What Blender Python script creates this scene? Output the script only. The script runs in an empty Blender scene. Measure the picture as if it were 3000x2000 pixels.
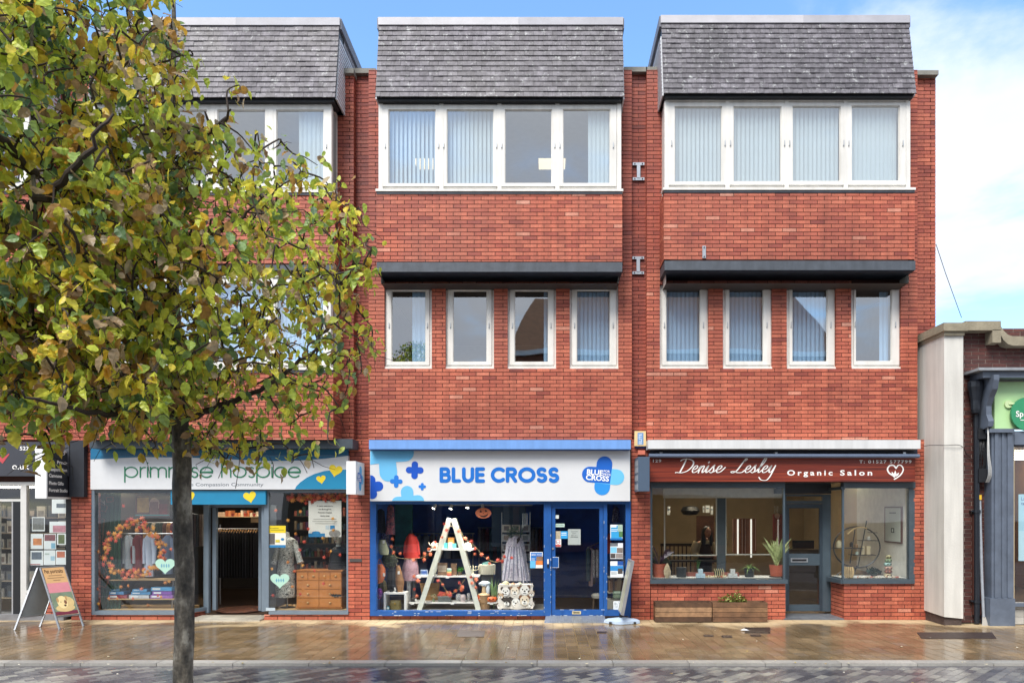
import bpy, bmesh, math, random
import numpy as np
from mathutils import Vector, Matrix, Euler
random.seed(7); rng = np.random.default_rng(7)
SC = bpy.context.scene
COL = SC.collection
# ------------------------------------------------------------------ camera, world, sun, exposure
F, D, VX, HY, EYE = 2162.5, 12.5, 1600.0, 1500.0, 1.821
cd = bpy.data.cameras.new('camera'); cam = bpy.data.objects.new('camera', cd); COL.objects.link(cam)
cam.location = (0, -D, EYE); cam.rotation_euler = (math.radians(90), 0, 0)
cd.sensor_width = 36; cd.lens = F/3000*36; cd.shift_x = -100/3000; cd.shift_y = 500/3000
cd.clip_start = .05; cd.clip_end = 2000
SC.camera = cam
w = bpy.data.worlds.new('World'); SC.world = w; w.use_nodes = True
nt = w.node_tree; N = nt.nodes; Lk = nt.links; N.clear()
def nd(N, t, **k):
    n = N.new(t)
    for a, b in k.items():
        if a.startswith('i_'): n.inputs[a[2:].replace('_', ' ')].default_value = b
        else: setattr(n, a, b)
    return n
SUN_EL, SUN_AZ = math.radians(51), math.radians(204)
sky = nd(N, 'ShaderNodeTexSky', sky_type='NISHITA', sun_disc=False, sun_elevation=SUN_EL, sun_rotation=SUN_AZ, air_density=1.25, dust_density=.6, ozone_density=1.6)
tc = nd(N, 'ShaderNodeTexCoord'); sep = nd(N, 'ShaderNodeSeparateXYZ'); Lk.new(tc.outputs['Generated'], sep.inputs[0])
# cloud layer: direction projected on a flat deck
den = nd(N, 'ShaderNodeMath', operation='ADD'); den.inputs[1].default_value = .18; Lk.new(sep.outputs['Z'], den.inputs[0])
ux = nd(N, 'ShaderNodeMath', operation='DIVIDE'); Lk.new(sep.outputs['X'], ux.inputs[0]); Lk.new(den.outputs[0], ux.inputs[1])
uy = nd(N, 'ShaderNodeMath', operation='DIVIDE'); Lk.new(sep.outputs['Y'], uy.inputs[0]); Lk.new(den.outputs[0], uy.inputs[1])
cmb = nd(N, 'ShaderNodeCombineXYZ'); Lk.new(ux.outputs[0], cmb.inputs[0]); Lk.new(uy.outputs[0], cmb.inputs[1])
n1 = nd(N, 'ShaderNodeTexNoise', i_Scale=1.7, i_Detail=9.0, i_Roughness=.56, i_Distortion=.35); Lk.new(cmb.outputs[0], n1.inputs['Vector'])
# more cloud towards the east (+X) and overhead / behind the camera
gx = nd(N, 'ShaderNodeMapRange'); gx.inputs[1].default_value = .04; gx.inputs[2].default_value = .34; gx.inputs[3].default_value = -.24; gx.inputs[4].default_value = .075; Lk.new(sep.outputs['X'], gx.inputs[0])
gy = nd(N, 'ShaderNodeMapRange'); gy.inputs[1].default_value = .75; gy.inputs[2].default_value = .1; gy.inputs[3].default_value = -.3; gy.inputs[4].default_value = .16; Lk.new(sep.outputs['Y'], gy.inputs[0])
mx = nd(N, 'ShaderNodeMath', operation='MAXIMUM'); Lk.new(gx.outputs[0], mx.inputs[0]); Lk.new(gy.outputs[0], mx.inputs[1])
ad = nd(N, 'ShaderNodeMath', operation='ADD'); Lk.new(n1.outputs[0], ad.inputs[0]); Lk.new(mx.outputs[0], ad.inputs[1])
mk = nd(N, 'ShaderNodeMapRange', interpolation_type='SMOOTHSTEP'); mk.inputs[1].default_value = .43; mk.inputs[2].default_value = .66; Lk.new(ad.outputs[0], mk.inputs[0])
n2 = nd(N, 'ShaderNodeTexNoise', i_Scale=3.1, i_Detail=6.0); Lk.new(cmb.outputs[0], n2.inputs['Vector'])
cr = nd(N, 'ShaderNodeMix', data_type='RGBA'); cr.inputs[6].default_value = (2.7, 3.1, 3.8, 1); cr.inputs[7].default_value = (3.9, 4.1, 4.4, 1); Lk.new(n2.outputs[0], cr.inputs[0])
skm = nd(N, 'ShaderNodeMix', data_type='RGBA', blend_type='MULTIPLY'); skm.inputs[0].default_value = 1; skm.inputs[7].default_value = (.72, .9, 1.06, 1); Lk.new(sky.outputs[0], skm.inputs[6])
mi = nd(N, 'ShaderNodeMix', data_type='RGBA'); Lk.new(mk.outputs[0], mi.inputs[0]); Lk.new(skm.outputs[2], mi.inputs[6]); Lk.new(cr.outputs[2], mi.inputs[7])
bg = nd(N, 'ShaderNodeBackground', i_Strength=.125); Lk.new(mi.outputs[2], bg.inputs[0])
wo = nd(N, 'ShaderNodeOutputWorld'); Lk.new(bg.outputs[0], wo.inputs[0])
sl = bpy.data.lights.new('sun', 'SUN'); sl.energy = 1.9; sl.angle = math.radians(28); sl.color = (1, .95, .88)
so = bpy.data.objects.new('sun', sl); COL.objects.link(so)
# light comes from high on the camera's side of the street, a little from the left
so.rotation_euler = (math.radians(39), 0, math.radians(-24)); so.location = (-4, -14, 14)
SC.view_settings.view_transform = 'Standard'; SC.view_settings.look = 'None'; SC.view_settings.gamma = 1; SC.view_settings.exposure = 1.33
SC.cycles.use_denoising = True
SC.cycles.max_bounces = 7; SC.cycles.diffuse_bounces = 3; SC.cycles.glossy_bounces = 3; SC.cycles.transparent_max_bounces = 12; SC.cycles.sample_clamp_indirect = 6
# ------------------------------------------------------------------ helpers
def X(px, d=0): return (px-VX)*(D-d)/F
def Z(py, d=0): return EYE+(HY-py)*(D-d)/F
def P(px, py, d=0): return Vector((X(px, d), -d, Z(py, d)))
def lin(h):
    h = h.lstrip('#'); o = []
    for i in (0, 2, 4):
        c = int(h[i:i+2], 16)/255; o.append(c/12.92 if c <= .04045 else ((c+.055)/1.055)**2.4)
    return tuple(o)+(1,)
MAT = {}
def base(name):
    m = bpy.data.materials.new(name); m.use_nodes = True
    return m, m.node_tree.nodes, m.node_tree.links, m.node_tree.nodes['Principled BSDF']
def K(h, rough=.55, var=.10, scale=9, bump=.0, metal=0, emit=0, bscale=None, streak=0, spec=.5):
    """procedural paint / cloth / plastic: colour with soft mottling and fine relief"""
    key = (h, rough, var, scale, bump, metal, emit, bscale, streak)
    if key in MAT: return MAT[key]
    m, N, L, b = base('surface_'+h.strip('#'))
    c = lin(h) if isinstance(h, str) else h
    b.inputs['Roughness'].default_value = rough; b.inputs['Metallic'].default_value = metal
    b.inputs['Specular IOR Level'].default_value = spec
    t = nd(N, 'ShaderNodeTexCoord'); n = nd(N, 'ShaderNodeTexNoise', i_Scale=float(scale), i_Detail=5.0, i_Roughness=.6); L.new(t.outputs['Object'], n.inputs['Vector'])
    mp = nd(N, 'ShaderNodeMapRange'); mp.inputs[1].default_value = .3; mp.inputs[2].default_value = .7; mp.inputs[3].default_value = 1-var; mp.inputs[4].default_value = 1+var; L.new(n.outputs[0], mp.inputs[0])
    mm = nd(N, 'ShaderNodeMix', data_type='RGBA', blend_type='MULTIPLY'); mm.inputs[0].default_value = 1; mm.inputs[6].default_value = c; L.new(mp.outputs[0], mm.inputs[7])
    L.new(streaks(N, L, mm.outputs[2], streak) if streak else mm.outputs[2], b.inputs['Base Color'])
    if emit:
        b.inputs['Emission Color'].default_value = c; b.inputs['Emission Strength'].default_value = emit
    if bump:
        n2 = nd(N, 'ShaderNodeTexNoise', i_Scale=float(bscale or 60), i_Detail=4.0); L.new(t.outputs['Object'], n2.inputs['Vector'])
        bp = nd(N, 'ShaderNodeBump', i_Strength=bump, i_Distance=.01); L.new(n2.outputs[0], bp.inputs['Height']); L.new(bp.outputs[0], b.inputs['Normal'])
    MAT[key] = m; return m
def ramp(N, stops, interp='LINEAR'):
    r = N.new('ShaderNodeValToRGB'); r.color_ramp.interpolation = interp
    while len(r.color_ramp.elements) < len(stops): r.color_ramp.elements.new(.5)
    for e, (p, c) in zip(r.color_ramp.elements, stops): e.position = p; e.color = lin(c) if isinstance(c, str) else c
    return r
def streaks(N, L, col, amt):
    "vertical run-off stains"
    g = nd(N, 'ShaderNodeNewGeometry'); mp = nd(N, 'ShaderNodeMapping'); mp.inputs['Scale'].default_value = (5, 5, .45); L.new(g.outputs['Position'], mp.inputs[0])
    n = nd(N, 'ShaderNodeTexNoise', i_Scale=1.6, i_Detail=7.0, i_Roughness=.62); L.new(mp.outputs[0], n.inputs['Vector'])
    r = nd(N, 'ShaderNodeMapRange'); r.inputs[1].default_value = .35; r.inputs[2].default_value = .62; r.inputs[3].default_value = 1-amt; r.inputs[4].default_value = 1.03; L.new(n.outputs[0], r.inputs[0])
    m = nd(N, 'ShaderNodeMix', data_type='RGBA', blend_type='MULTIPLY'); m.inputs[0].default_value = 1; L.new(col, m.inputs[6]); L.new(r.outputs[0], m.inputs[7]); return m.outputs[2]
def tinted(name, stops, rough=.7, wet=0, grain=.25, gscale=40, big=.25, bscale=.7, bump=.25, bumps=70, dirt=None, rrange=.1, spec=.5, streak=0):
    """colour picked per piece by its 'tint' attribute, plus grain, broad staining and relief"""
    m, N, L, b = base(name)
    at = nd(N, 'ShaderNodeAttribute', attribute_name='tint')
    r = ramp(N, stops); L.new(at.outputs['Fac'], r.inputs[0])
    g = nd(N, 'ShaderNodeNewGeometry')
    n = nd(N, 'ShaderNodeTexNoise', i_Scale=float(gscale), i_Detail=6.0, i_Roughness=.65); L.new(g.outputs['Position'], n.inputs['Vector'])
    mp = nd(N, 'ShaderNodeMapRange'); mp.inputs[1].default_value = .3; mp.inputs[2].default_value = .7; mp.inputs[3].default_value = 1-grain; mp.inputs[4].default_value = 1+grain; L.new(n.outputs[0], mp.inputs[0])
    nb = nd(N, 'ShaderNodeTexNoise', i_Scale=float(bscale), i_Detail=5.0, i_Distortion=.4); L.new(g.outputs['Position'], nb.inputs['Vector'])
    mb = nd(N, 'ShaderNodeMapRange'); mb.inputs[1].default_value = .32; mb.inputs[2].default_value = .68; mb.inputs[3].default_value = 1-big; mb.inputs[4].default_value = 1+big*.6; L.new(nb.outputs[0], mb.inputs[0])
    mu = nd(N, 'ShaderNodeMath', operation='MULTIPLY'); L.new(mp.outputs[0], mu.inputs[0]); L.new(mb.outputs[0], mu.inputs[1])
    mm = nd(N, 'ShaderNodeMix', data_type='RGBA', blend_type='MULTIPLY'); mm.inputs[0].default_value = 1; L.new(r.outputs[0], mm.inputs[6]); L.new(mu.outputs[0], mm.inputs[7])
    last = mm.outputs[2]
    if dirt:
        nn = nd(N, 'ShaderNodeTexNoise', i_Scale=float(dirt[1]), i_Detail=8.0, i_Roughness=.7); L.new(g.outputs['Position'], nn.inputs['Vector'])
        mr = nd(N, 'ShaderNodeMapRange'); mr.inputs[1].default_value = dirt[2]; mr.inputs[2].default_value = dirt[2]+.1; mr.inputs[4].default_value = dirt[3]; L.new(nn.outputs[0], mr.inputs[0])
        md = nd(N, 'ShaderNodeMix', data_type='RGBA'); L.new(mr.outputs[0], md.inputs[0]); L.new(last, md.inputs[6]); md.inputs[7].default_value = lin(dirt[0]); last = md.outputs[2]
    if streak: last = streaks(N, L, last, streak)
    L.new(last, b.inputs['Base Color'])
    rr = nd(N, 'ShaderNodeMapRange'); rr.inputs[1].default_value = .35; rr.inputs[2].default_value = .65; rr.inputs[3].default_value = rough-rrange; rr.inputs[4].default_value = rough+rrange; L.new(nb.outputs[0], rr.inputs[0]); L.new(rr.outputs[0], b.inputs['Roughness'])
    b.inputs['Specular IOR Level'].default_value = spec
    if wet:
        b.inputs['Coat Weight'].default_value = wet; b.inputs['Coat Roughness'].default_value = .12
    if bump:
        n2 = nd(N, 'ShaderNodeTexNoise', i_Scale=float(bumps), i_Detail=4.0); L.new(g.outputs['Position'], n2.inputs['Vector'])
        bp = nd(N, 'ShaderNodeBump', i_Strength=bump, i_Distance=.008); L.new(n2.outputs[0], bp.inputs['Height']); L.new(bp.outputs[0], b.inputs['Normal'])
    return m
def dryband(m):
    "the strip under the shop fronts stays drier, paler and duller than the rained-on paving"
    N, L = m.node_tree.nodes, m.node_tree.links; b = N['Principled BSDF']
    g = nd(N, 'ShaderNodeNewGeometry'); s = nd(N, 'ShaderNodeSeparateXYZ'); L.new(g.outputs['Position'], s.inputs[0])
    n = nd(N, 'ShaderNodeTexNoise', i_Scale=.9, i_Detail=5.0, i_Distortion=.6); L.new(g.outputs['Position'], n.inputs['Vector'])
    a = nd(N, 'ShaderNodeMath', operation='MULTIPLY_ADD'); a.inputs[1].default_value = 2.6; L.new(n.outputs[0], a.inputs[0]); L.new(s.outputs['Y'], a.inputs[2])
    r = nd(N, 'ShaderNodeMapRange', interpolation_type='SMOOTHSTEP'); r.inputs[1].default_value = .55; r.inputs[2].default_value = 1.2; L.new(a.outputs[0], r.inputs[0])
    lc = b.inputs['Base Color'].links[0].from_socket; lr = b.inputs['Roughness'].links[0].from_socket
    mc = nd(N, 'ShaderNodeMix', data_type='RGBA'); L.new(r.outputs[0], mc.inputs[0]); L.new(lc, mc.inputs[6])
    mb = nd(N, 'ShaderNodeMix', data_type='RGBA'); mb.inputs[0].default_value = .72; L.new(lc, mb.inputs[6]); mb.inputs[7].default_value = lin('#cdb791'); L.new(mb.outputs[2], mc.inputs[7]); L.new(mc.outputs[2], b.inputs['Base Color'])
    mr = nd(N, 'ShaderNodeMix'); L.new(r.outputs[0], mr.inputs[0]); L.new(lr, mr.inputs[2]); mr.inputs[3].default_value = .6; L.new(mr.outputs[0], b.inputs['Roughness'])
def pattern(name, cols, scale=20, kind='blots', rough=.8):
    if name in MAT: return MAT[name]
    m, N, L, b = base(name); b.inputs['Roughness'].default_value = rough
    t = nd(N, 'ShaderNodeTexCoord')
    if kind == 'blots': x = nd(N, 'ShaderNodeTexNoise', i_Scale=float(scale), i_Detail=2.5, i_Distortion=1.0); o = x.outputs[0]
    elif kind == 'cells': x = nd(N, 'ShaderNodeTexVoronoi', i_Scale=float(scale)); sx = nd(N, 'ShaderNodeSeparateColor'); L.new(x.outputs['Color'], sx.inputs[0]); o = sx.outputs[0]
    elif kind == 'dots': x = nd(N, 'ShaderNodeTexVoronoi', i_Scale=float(scale)); o = x.outputs['Distance']
    elif kind == 'stripes': x = nd(N, 'ShaderNodeTexWave', i_Scale=float(scale), bands_direction='X'); o = x.outputs[1]
    elif kind == 'hstripes': x = nd(N, 'ShaderNodeTexWave', i_Scale=float(scale), bands_direction='Z'); o = x.outputs[1]
    elif kind == 'plaid':
        x = nd(N, 'ShaderNodeTexWave', i_Scale=float(scale), bands_direction='X'); y = nd(N, 'ShaderNodeTexWave', i_Scale=float(scale), bands_direction='Z'); L.new(t.outputs['Object'], y.inputs['Vector'])
        q = nd(N, 'ShaderNodeMath', operation='ADD'); L.new(x.outputs[1], q.inputs[0]); L.new(y.outputs[1], q.inputs[1]); q2 = nd(N, 'ShaderNodeMath', operation='MULTIPLY'); q2.inputs[1].default_value = .5; L.new(q.outputs[0], q2.inputs[0]); o = q2.outputs[0]
    L.new(t.outputs['Object'], x.inputs['Vector'])
    k = len(cols); lo, hi = (.3, .72) if kind == 'blots' else ((0, .8) if kind != 'dots' else (.05, .6))
    r = ramp(N, [(lo+(hi-lo)*i/max(1, k-1) if k > 1 else 0, c) for i, c in enumerate(cols)], 'CONSTANT' if kind in ('cells', 'blots', 'plaid') else 'LINEAR')
    L.new(o, r.inputs[0]); L.new(r.outputs[0], b.inputs['Base Color'])
    MAT[name] = m; return m
def glass_mat(name, boost=1.3, add=.03, tint=(.93, .96, .95)):
    m = bpy.data.materials.new(name); m.use_nodes = True; N = m.node_tree.nodes; L = m.node_tree.links; N.clear()
    g = nd(N, 'ShaderNodeNewGeometry')
    dt = nd(N, 'ShaderNodeVectorMath', operation='DOT_PRODUCT'); L.new(g.outputs['Incoming'], dt.inputs[0]); L.new(g.outputs['True Normal'], dt.inputs[1])
    ab = nd(N, 'ShaderNodeMath', operation='ABSOLUTE'); L.new(dt.outputs['Value'], ab.inputs[0]); iv = nd(N, 'ShaderNodeMath', operation='SUBTRACT'); iv.inputs[0].default_value = 1; L.new(ab.outputs[0], iv.inputs[1])
    pw = nd(N, 'ShaderNodeMath', operation='POWER'); pw.inputs[1].default_value = 5; L.new(iv.outputs[0], pw.inputs[0])
    mu = nd(N, 'ShaderNodeMath', operation='MULTIPLY_ADD', use_clamp=True); mu.inputs[1].default_value = .85; mu.inputs[2].default_value = .05*boost+add; L.new(pw.outputs[0], mu.inputs[0])
    n = nd(N, 'ShaderNodeTexNoise', i_Scale=.9, i_Detail=1.0); L.new(g.outputs['Position'], n.inputs['Vector'])
    bp = nd(N, 'ShaderNodeBump', i_Strength=.25, i_Distance=.02); L.new(n.outputs[0], bp.inputs['Height'])
    tr = nd(N, 'ShaderNodeBsdfTransparent'); tr.inputs[0].default_value = tint+(1,); gl = nd(N, 'ShaderNodeBsdfGlossy', i_Roughness=.015); L.new(bp.outputs[0], gl.inputs['Normal'])
    mi = nd(N, 'ShaderNodeMixShader'); L.new(mu.outputs[0], mi.inputs[0]); L.new(tr.outputs[0], mi.inputs[1]); L.new(gl.outputs[0], mi.inputs[2])
    o = nd(N, 'ShaderNodeOutputMaterial'); L.new(mi.outputs[0], o.inputs[0]); return m
GLASS = glass_mat('window_glass', 1.3, .05); GLASS_UP = glass_mat('upper_window_glass', 1.7, .27)
def emit_mat(name, col, s):
    m = bpy.data.materials.new(name); m.use_nodes = True; b = m.node_tree.nodes['Principled BSDF']
    b.inputs['Base Color'].default_value = col+(1,); b.inputs['Emission Color'].default_value = col+(1,); b.inputs['Emission Strength'].default_value = s; return m
WM = {}
def wmat(o): return WM.get(o.name, Matrix.Identity(4))
def link(o, parent=None):
    COL.objects.link(o)
    if parent is not None:
        o.parent = parent; o.matrix_parent_inverse = wmat(parent).inverted()
    return o
def tag(o, label=None, cat=None, group=None, kind=None):
    if label: o['label'] = label
    if cat: o['category'] = cat
    if group: o['group'] = group
    if kind: o['kind'] = kind
    return o
def thing(name, label, cat, loc=(0, 0, 0), group=None):
    o = bpy.data.objects.new(name, None); o.empty_display_size = .1; COL.objects.link(o); o.location = loc
    WM[o.name] = Matrix.Translation(loc); return tag(o, label, cat, group)
def cat_rom(pts, n=6):
    pts = [Vector(p) for p in pts]; out = []
    for i in range(len(pts)-1):
        a, b, c, e = pts[max(i-1, 0)], pts[i], pts[i+1], pts[min(i+2, len(pts)-1)]
        for k in range(n):
            t = k/n; out.append(.5*((2*b)+(c-a)*t+(2*a-5*b+4*c-e)*t*t+(3*b-a-3*c+e)*t*t*t))
    out.append(pts[-1]); return out
def arc(cx, cy, rx, ry, a0, a1, n=14): return [(cx+rx*math.cos(math.radians(a0+(a1-a0)*i/n)), cy+ry*math.sin(math.radians(a0+(a1-a0)*i/n))) for i in range(n+1)]
class MB:
    def __init__(s, mat=None): s.v = []; s.f = []; s.fm = []; s.ms = []; s.c = 0; s.tints = None; mat and s.mat(mat)
    def mat(s, m):
        if m not in s.ms: s.ms.append(m)
        s.c = s.ms.index(m); return s
    def add(s, vs, fs):
        k = len(s.v); s.v += [tuple(v) for v in vs]; s.f += [tuple(i+k for i in f) for f in fs]; s.fm += [s.c]*len(fs); return s
    def quad(s, *p): return s.add(p, [tuple(range(len(p)))])
    def box(s, x0, x1, y0, y1, z0, z1, rot=None, c=None, taper=0):
        if x0 > x1: x0, x1 = x1, x0
        if y0 > y1: y0, y1 = y1, y0
        if z0 > z1: z0, z1 = z1, z0
        vs = [Vector((x, y, z)) for z in (z0, z1) for y in (y0, y1) for x in (x0, x1)]
        if taper:
            cx, cy = (x0+x1)/2, (y0+y1)/2
            for v in vs[:4]: v.x = cx+(v.x-cx)*(1-taper); v.y = cy+(v.y-cy)*(1-taper)
        if rot is not None:
            c = Vector(c) if c is not None else Vector(((x0+x1)/2, (y0+y1)/2, (z0+z1)/2)); vs = [rot @ (v-c)+c for v in vs]
        return s.add(vs, [(0, 2, 3, 1), (4, 5, 7, 6), (0, 1, 5, 4), (2, 6, 7, 3), (0, 4, 6, 2), (1, 3, 7, 5)])
    def pb(s, x0, y0, x1, y1, df, db):   # box whose front outline is given in photo pixels at depth df
        return s.box(X(x0, df), X(x1, df), -df, -db, Z(y1, df), Z(y0, df))
    def bar(s, a, b, w, h=None, up=(0, -1, 0)):
        a, b = Vector(a), Vector(b); h = h or w; t = (b-a).normalized(); u = Vector(up); sd = t.cross(u)
        if sd.length < 1e-4: sd = t.cross(Vector((1, 0, 0)))
        sd.normalize(); u = sd.cross(t).normalized(); vs = []
        for p in (a, b):
            for q, r in ((-1, -1), (1, -1), (1, 1), (-1, 1)): vs.append(p+sd*q*w/2+u*r*h/2)
        return s.add(vs, [(3, 2, 1, 0), (4, 5, 6, 7), (0, 1, 5, 4), (1, 2, 6, 5), (2, 3, 7, 6), (3, 0, 4, 7)])
    def tube(s, pts, r, n=8, cap=True):
        pts = [Vector(p) for p in pts]; rs = r if isinstance(r, (list, tuple)) else [r]*len(pts); k = len(pts); vs = []; pu = None
        for i, p in enumerate(pts):
            t = (pts[min(i+1, k-1)]-pts[max(i-1, 0)])
            t = t.normalized() if t.length > 1e-9 else Vector((0, 0, 1))
            if pu is None: pu = t.cross(Vector((0, 0, 1)) if abs(t.z) < .9 else Vector((1, 0, 0))).normalized()
            pu = (pu-t*pu.dot(t)); pu = pu.normalized() if pu.length > 1e-6 else Vector((1, 0, 0)); q = t.cross(pu)
            for j in range(n): a = 2*math.pi*j/n; vs.append(p+(pu*math.cos(a)+q*math.sin(a))*rs[i])
        fs = [(i*n+j, i*n+(j+1) % n, (i+1)*n+(j+1) % n, (i+1)*n+j) for i in range(k-1) for j in range(n)]
        if cap: fs += [tuple(range(n-1, -1, -1)), tuple((k-1)*n+j for j in range(n))]
        return s.add(vs, fs)
    def loft(s, rings, n=18, cap=True):   # ring = (cx,cy,cz,rx,ry[,wave,count,phase])
        vs = []
        for r in rings:
            cx, cy, cz, rx, ry = r[:5]; wv, kk, ph = (list(r[5:])+[0, 0, 0])[:3]
            for j in range(n):
                a = 2*math.pi*j/n; q = 1+wv*math.cos(kk*a+ph); vs.append((cx+rx*q*math.cos(a), cy+ry*q*math.sin(a), cz))
        k = len(rings); fs = [(i*n+j, i*n+(j+1) % n, (i+1)*n+(j+1) % n, (i+1)*n+j) for i in range(k-1) for j in range(n)]
        if cap: fs += [tuple(range(n-1, -1, -1)), tuple((k-1)*n+j for j in range(n))]
        return s.add(vs, fs)
    def lathe(s, c, prof, n=16, sy=1): return s.loft([(c[0], c[1], c[2]+z, r, r*sy) for r, z in prof], n)
    def ball(s, c, rx, ry=None, rz=None, n=12, m=7, wav=0, k=0):
        ry = ry or rx; rz = rz or rx
        return s.loft([(c[0], c[1], c[2]-rz*math.cos(math.pi*i/m), max(.02, math.sin(math.pi*i/m))*rx, max(.02, math.sin(math.pi*i/m))*ry, wav, k) for i in range(m+1)], n)
    def poly(s, pts, M=None, th=.004):    # extruded outline: 2d pts (x,z), front towards -Y, on plane matrix M
        k = len(pts); M = M or Matrix.Identity(4)
        vs = [M @ Vector((p[0], -th, p[1])) for p in pts]+[M @ Vector((p[0], 0, p[1])) for p in pts]
        return s.add(vs, [tuple(range(k)), tuple(range(2*k-1, k-1, -1))]+[(i, i+k, (i+1) % k+k, (i+1) % k) for i in range(k)])
    def stroke(s, pts, r, M=None, th=.004, closed=False, caps=True):
        pts = [Vector((p[0], p[1])) for p in pts]; M = M or Matrix.Identity(4)
        if not isinstance(r, list): pts = [p for i, p in enumerate(pts) if i == 0 or (p-pts[i-1]).length > 1e-5]
        L_, R_ = [], []; k = len(pts)
        rs = r if isinstance(r, list) else [r]*k
        for i, p in enumerate(pts):
            if closed: t = pts[(i+1) % k]-pts[(i-1) % k]
            else: t = pts[min(i+1, k-1)]-pts[max(i-1, 0)]
            t.normalize(); n_ = Vector((-t.y, t.x)); sc = 1
            if 0 < i < k-1 or closed:
                e = (pts[(i+1) % k]-p).normalized(); sc = min(1.6, 1/max(.3, abs(e.dot(t))))
            L_.append(p+n_*rs[i]*sc); R_.append(p-n_*rs[i]*sc)
        if closed:
            vs = [M @ Vector((p.x, -th*(1-q), p.y)) for q in (0, 1) for A in (R_, L_) for p in A]
            return s.add(vs, [f for i in range(k) for j in [(i+1) % k] for f in ((i, j, k+j, k+i), (i, 2*k+i, 2*k+j, j), (k+i, k+j, 3*k+j, 3*k+i))])
        out = list(R_)
        if caps:
            t = (pts[-1]-pts[-2]).normalized(); a0 = math.atan2(-t.x*0-t.x, t.y) if 0 else math.atan2(R_[-1].y-pts[-1].y, R_[-1].x-pts[-1].x)
            out += [pts[-1]+Vector((math.cos(a0+math.pi*i/6), math.sin(a0+math.pi*i/6)))*rs[-1] for i in range(1, 6)]
        out += L_[::-1]
        if caps:
            a0 = math.atan2(L_[0].y-pts[0].y, L_[0].x-pts[0].x)
            out += [pts[0]+Vector((math.cos(a0+math.pi*i/6), math.sin(a0+math.pi*i/6)))*rs[0] for i in range(1, 6)]
        # front as a strip (keeps concave strokes clean)
        n = k
        vs = [M @ Vector((p.x, -th, p.y)) for p in R_]+[M @ Vector((p.x, -th, p.y)) for p in L_]
        s.add(vs, [(i, i+1, n+i+1, n+i) for i in range(n-1)])
        if caps:
            for c, rr, a in ((pts[-1], rs[-1], math.atan2(R_[-1].y-pts[-1].y, R_[-1].x-pts[-1].x)), (pts[0], rs[0], math.atan2(L_[0].y-pts[0].y, L_[0].x-pts[0].x))):
                fan = [c+Vector((math.cos(a+math.pi*i/6), math.sin(a+math.pi*i/6)))*rr for i in range(7)]
                s.add([M @ Vector((p.x, -th, p.y)) for p in fan], [tuple(range(7))])
        q = len(out); vs = [M @ Vector((p.x, -th, p.y)) for p in out]+[M @ Vector((p.x, 0, p.y)) for p in out]
        s.add(vs, [(i, i+q, (i+1) % q+q, (i+1) % q) for i in range(q)]); return s
    def text(s, txt, M, h, align='LEFT', bold=0, shear=0, width=None, space=1.0, th=.002):
        cu = bpy.data.curves.new('t', 'FONT'); cu.body = txt; cu.size = 1; cu.align_x = align; cu.offset = bold; cu.shear = shear; cu.space_character = space; cu.extrude = 0; cu.resolution_u = 3
        o = bpy.data.objects.new('t', cu); me = bpy.data.meshes.new_from_object(o)
        vs = [v.co.copy() for v in me.vertices]; fs = [tuple(p.vertices) for p in me.polygons]
        bpy.data.objects.remove(o); bpy.data.meshes.remove(me); bpy.data.curves.remove(cu)
        if not vs: return s
        xs = [v.x for v in vs]; sc = h/.72; sx = sc if width is None else width/(max(xs)-min(xs))
        x0 = min(xs) if align == 'LEFT' else 0
        return s.add([M @ Vector(((v.x-x0)*sx, v.y*sc, -th)) for v in vs], fs)
    def build(s, name, parent=None, smooth=False, label=None, cat=None, group=None, kind=None, tint=None):
        me = bpy.data.meshes.new(name); me.from_pydata(s.v, [], s.f)
        for m in s.ms: me.materials.append(m)
        if len(s.ms) > 1: me.polygons.foreach_set('material_index', s.fm)
        if smooth: me.polygons.foreach_set('use_smooth', [True]*len(s.f)); 
        if tint is not None:
            a = me.attributes.new('tint', 'FLOAT', 'POINT'); a.data.foreach_set('value', [tint]*len(s.v))
        me.update(); o = bpy.data.objects.new(name, me); link(o, parent)
        if smooth and hasattr(me, 'set_sharp_from_angle'): me.set_sharp_from_angle(angle=math.radians(40))
        return tag(o, label, cat, group, kind)
CUBE = np.array([(x, y, z) for z in (-.5, .5) for y in (-.5, .5) for x in (-.5, .5)])
CF = np.array([(0, 2, 3, 1), (4, 5, 7, 6), (0, 1, 5, 4), (2, 6, 7, 3), (0, 4, 6, 2), (1, 3, 7, 5)])
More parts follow.
